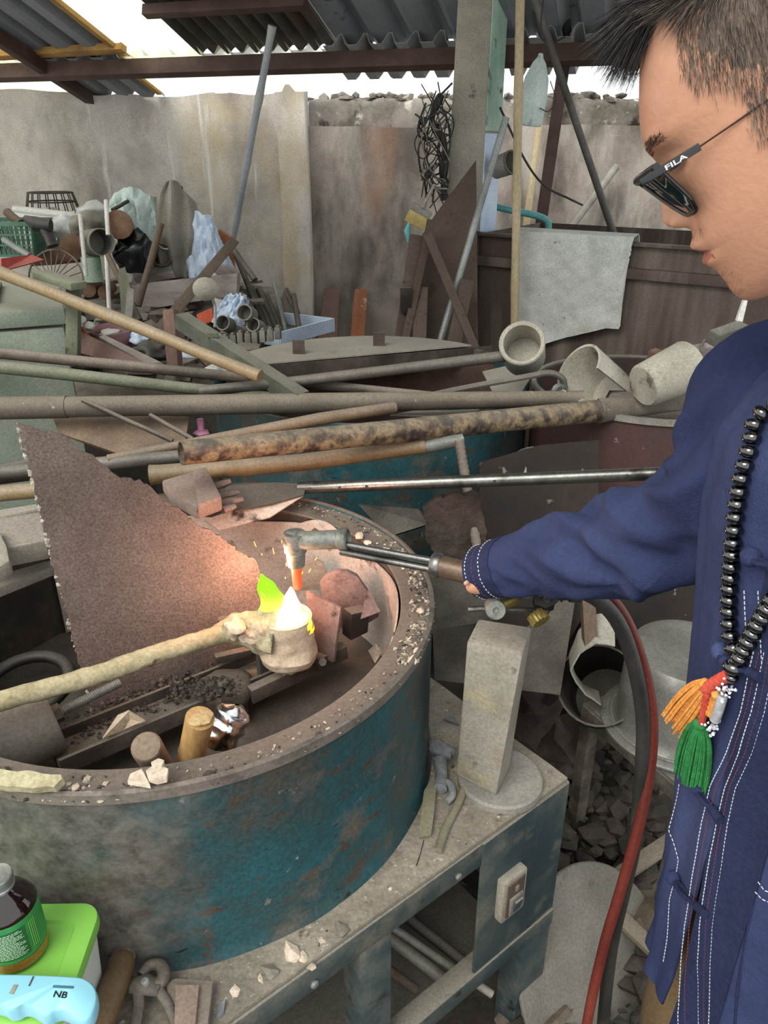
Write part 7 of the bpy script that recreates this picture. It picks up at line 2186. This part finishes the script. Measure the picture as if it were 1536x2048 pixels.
# ---------------------------------------------------------------- sunglasses
sg = thing('sunglasses', 'black sunglasses low on the nose with thin wire temples', 'sunglasses', hp3(-900, -1060, 0))
M_frame = mat('black_glasses_frame', ['0e0f10', '16181a'], scale=8, rough=.3, bump=0, coat=.4)
M_lens = mat('dark_lens', ['14181b'], rough=.04, bump=0, alpha=.93, coat=1, spec=.8)
def lens_f(l, u): return -872 - 40 * ((-1000 - u) / 108) - .0023 * l * l
def rq(sd, inset=0):
    cs = [(22 + inset, -998 - inset), (156 - inset, -998 - inset), (140 - inset, -1080 + inset), (118 - inset, -1108 + inset), (62 + inset, -1108 + inset), (34 + inset, -1070 + inset)]
    pts = []
    n = len(cs)
    for i in range(n):
        a, b, c = cs[i - 1], cs[i], cs[(i + 1) % n]
        for k in (.18, .09, 0, .09, .18):
            pass
        for t_ in (0, .25, .5, .75, 1):
            p0 = (b[0] + (a[0] - b[0]) * .22, b[1] + (a[1] - b[1]) * .22); p1 = (b[0] + (c[0] - b[0]) * .22, b[1] + (c[1] - b[1]) * .22)
            x = (1 - t_) ** 2 * p0[0] + 2 * t_ * (1 - t_) * b[0] + t_ ** 2 * p1[0]; y = (1 - t_) ** 2 * p0[1] + 2 * t_ * (1 - t_) * b[1] + t_ ** 2 * p1[1]
            pts.append((x, y))
    return pts
for sd in (-1, 1):
    q = rq(sd)
    P_ = [hp3(lens_f(l, u), u, sd * l) for l, u in q]
    c_ = sum(P_, V((0, 0, 0))) / len(P_)
    mb = MB()
    n = len(P_)
    for off in (0, -.0016):
        mb.v += [tuple(p + HF * off) for p in P_] + [tuple(c_ + HF * (off + .0004))]
    mb.f += [(i, (i + 1) % n, n) for i in range(n)] + [(n + 1 + (i + 1) % n, n + 1 + i, 2 * n + 1) for i in range(n)]
    mb.m += [0] * (2 * n)
    obj('lens', mb, M_lens, sg, smooth=60)
    obj('lens_rim', tube(P_ + P_[:1], .0016, 8), M_frame, sg)
    obj('brow_bar', tube([hp3(lens_f(l, -1000) + 1, -999, sd * l) for l in (20, 50, 90, 130, 155)], [.003, .0034, .0034, .0034, .003], 10), M_frame, sg)
    h0 = hp3(-886, -1008, sd * 156)
    mb = beam(h0, hp3(-1013, -1011, sd * 166), .0022, .0056, up=HU)
    ta = obj('temple', mb, M_frame, sg, bevel=.0006)
    obj('hinge', box(hp3(-908, -1008, sd * 152), (.004, .004, .004)), M_chrome, sg)
    obj('temple_wire', tube(spline([hp3(-1008, -1011, sd * 166), hp3(-1080, -1010, sd * 180), hp3(-1165, -1008, sd * 194), hp3(-1215, -1014, sd * 200), hp3(-1240, -1050, sd * 198)], 16), .0007, 6), mat('bronze_wire', ['5a4436'], rough=.4, metal=.6, bump=0), sg)
    obj('nose_pad', tube(spline([hp3(lens_f(30, -1030), -1022, sd * 30), hp3(-905, -1018, sd * 34), hp3(-912, -1030, sd * 30), hp3(-908, -1045, sd * 28)], 10), [.0007] * 7 + [.002, .0026, .0024, .0015], 8), M_chrome, sg)
obj('bridge', tube([hp3(lens_f(22, -1002) + 1, -1003, -22), hp3(-868, -1000, 0), hp3(lens_f(22, -1002) + 1, -1003, 22)], [.0022, .002, .0022], 10), M_frame, sg)
vs, fs = text_mesh('FILA', bold=.02)
xs = [v.x for v in vs]; ys = [v.y for v in vs]
ta0, ta1 = hp3(-938, -1014.5, 163), hp3(-984, -1016, 167)
ex_ = (ta1 - ta0); hgt = HU * (9.0 * KH)
nn_ = ex_.cross(hgt).normalized()
if nn_.dot(HL) < 0: nn_ = -nn_
mb = MB(); mb.add([ta0 + ex_ * ((v.x - min(xs)) / (max(xs) - min(xs))) + hgt * ((v.y - min(ys)) / (max(ys) - min(ys))) + nn_ * (.0006 + .0003 * (v.z > 0)) for v in vs], fs)
obj('lettering', mb, mat('white_print', ['c9cac6'], rough=.6, bump=0), sg, smooth=0)

# ---------------------------------------------------------------- necklace of black beads with tassels
nk = thing('bead_necklace', 'long black bead necklace with coloured yarn tassels', 'necklace', on_shirt(1492, 1340, .01))
M_bead = mat('black_glass_bead', ['08080a'], rough=.06, bump=0, coat=1, spec=.7)
LP = [(1497, 1318), (1483, 1275), (1477, 1215), (1481, 1150), (1488, 1080), (1498, 1010), (1510, 950), (1525, 895), (1548, 830)]
RP = [(1503, 1312), (1516, 1285), (1540, 1240), (1580, 1180), (1640, 1090)]
pl = [on_shirt(x, y, .0095) for x, y in LP]
pl += [V((tc(1.45).x, tc(1.45).y, 1.47)) + FV * .10 + RV * .075, V((tc(1.5).x, tc(1.5).y, 1.525)) + RV * .088, V((tc(1.5).x, tc(1.5).y, 1.535)) - FV * .085]
pr = [on_shirt(x, y, .0095) for x, y in RP] + [V((tc(1.45).x, tc(1.45).y, 1.46)) + FV * .11 - RV * .07, V((tc(1.5).x, tc(1.5).y, 1.525)) - RV * .088]
def walk(P_, step):
    S_ = spline(P_, 400); out = [(S_[0], (S_[1] - S_[0]).normalized())]; acc = 0
    for i in range(1, len(S_)):
        acc += (S_[i] - S_[i - 1]).length
        if acc >= step: out.append((S_[i], (S_[i] - S_[i - 1]).normalized())); acc = 0
    return out
proto = None
bead_pts = walk(pl, .0114) + walk(pr, .0114)
base_p = WORG[nk.name]
for p, d in bead_pts:
    if proto is None:
        pr_ = [(.0005, -.0052), (.0035, -.0054), (.0068, -.0041), (.0083, -.0014), (.0083, .0014), (.0068, .0041), (.0035, .0054), (.0005, .0052)]
        proto = obj('bead', lathe(pr_, base_p, (0, 0, 1), 24), M_bead, nk, smooth=80)
        proto.location = p - base_p; proto.rotation_euler = V((0, 0, 1)).rotation_difference(d).to_euler()
    else:
        share(proto, 'bead', nk, p - base_p, V((0, 0, 1)).rotation_difference(d).to_euler())
g0 = on_shirt(1492, 1334, .013)
for k, s in ((0, 1.15), (1, .8)):
    share(proto, 'bead', nk, on_shirt(1494 - 3 * k, 1330 + 20 * k, .012) - base_p, (0, 0, 0), (s, s, s))
def tassel(name, root, tip, w, m, n, seed, nl, off=.016, r=.0011):
    rnd = random.Random(seed); mbq = MB()
    A_ = on_shirt(*root, off); B_ = on_shirt(*tip, off)
    d = (B_ - A_); ax = d.normalized(); sx_ = ax.cross(FV).normalized(); sy_ = ax.cross(sx_)
    for i in range(n):
        a = rnd.uniform(0, 2 * PI); q = math.sqrt(rnd.random())
        e = (sx_ * math.cos(a) + sy_ * math.sin(a) * .55) * q
        L = rnd.uniform(.88, 1.06)
        pts = [A_ + e * .006, A_ + d * .2 + e * w * .75, A_ + d * .6 * L + e * w, A_ + d * L + e * w * 1.05 + V((0, 0, -.002))]
        tube(spline(pts, 8), r, 6, mbq)
    o_ = obj(name, mbq, m, nk)
    obj('yarn_knot', rock(A_, (.0068, .0068, .0055), seed, fine=True, amp=.15), m, o_)
M_or = mat('orange_yarn', ['d68a1e', 'e39a2c', 'ecac45'], scale=60, rough=.95, bump=.4, bscale=300)
M_gr = mat('green_yarn', ['0f6a30', '157a39', '218a46'], scale=60, rough=.95, bump=.4, bscale=300)
M_rd = mat('red_yarn', ['bd3d28', 'cc4a32', 'd75c42'], scale=60, rough=.95, bump=.4, bscale=300)
tassel('orange_tassel', (1450, 1366), (1396, 1446), .017, M_or, 120, 1, 0, .019)
tassel('orange_tuft', (1468, 1385), (1458, 1428), .008, M_or, 34, 5, 0, .014)
tassel('green_tassel', (1436, 1446), (1416, 1552), .0195, M_gr, 150, 2, 0, .018)
cord = [on_shirt(1490, 1345, .014), on_shirt(1470, 1360, .018), on_shirt(1452, 1378, .021)]
mb = MB(); tube(spline(cord, 14), [.0055, .0062, .0055, .0062, .0055, .0062, .0056, .0062, .0056, .0064, .0056, .0064, .006, .006, .005], 10, mb)
obj('red_binding', mb, M_rd, nk)
mb = MB(); cord = [on_shirt(1458, 1382, .021), on_shirt(1450, 1410, .02), on_shirt(1440, 1445, .018)]
tube(spline(cord, 14), [.0032 + .0008 * (i % 2) for i in range(15)], 8, mb); obj('red_cord', mb, M_rd, nk)
mb = MB(); tube([on_shirt(1481, 1385, .015), on_shirt(1478, 1410, .017), on_shirt(1470, 1435, .017)], [.0048, .005, .0048], 14, mb)
obj('silver_amulet', mb, mat('silver_foil', ['b9bbbd', 'cfd1d2', 'a5a7aa'], scale=30, rough=.3, metal=.45, bump=.2), nk)
rnd = random.Random(6)
for (px, py) in ((1488, 1375), (1462, 1448)):
    c_ = on_shirt(px, py, .016); mbq = MB()
    for i in range(26):
        rock(c_ + V((rnd.gauss(0, .004), rnd.gauss(0, .003), rnd.gauss(0, .005))), rnd.uniform(.0012, .002), i, mbq)
    obj('white_knotwork', mbq, M_stw, nk)
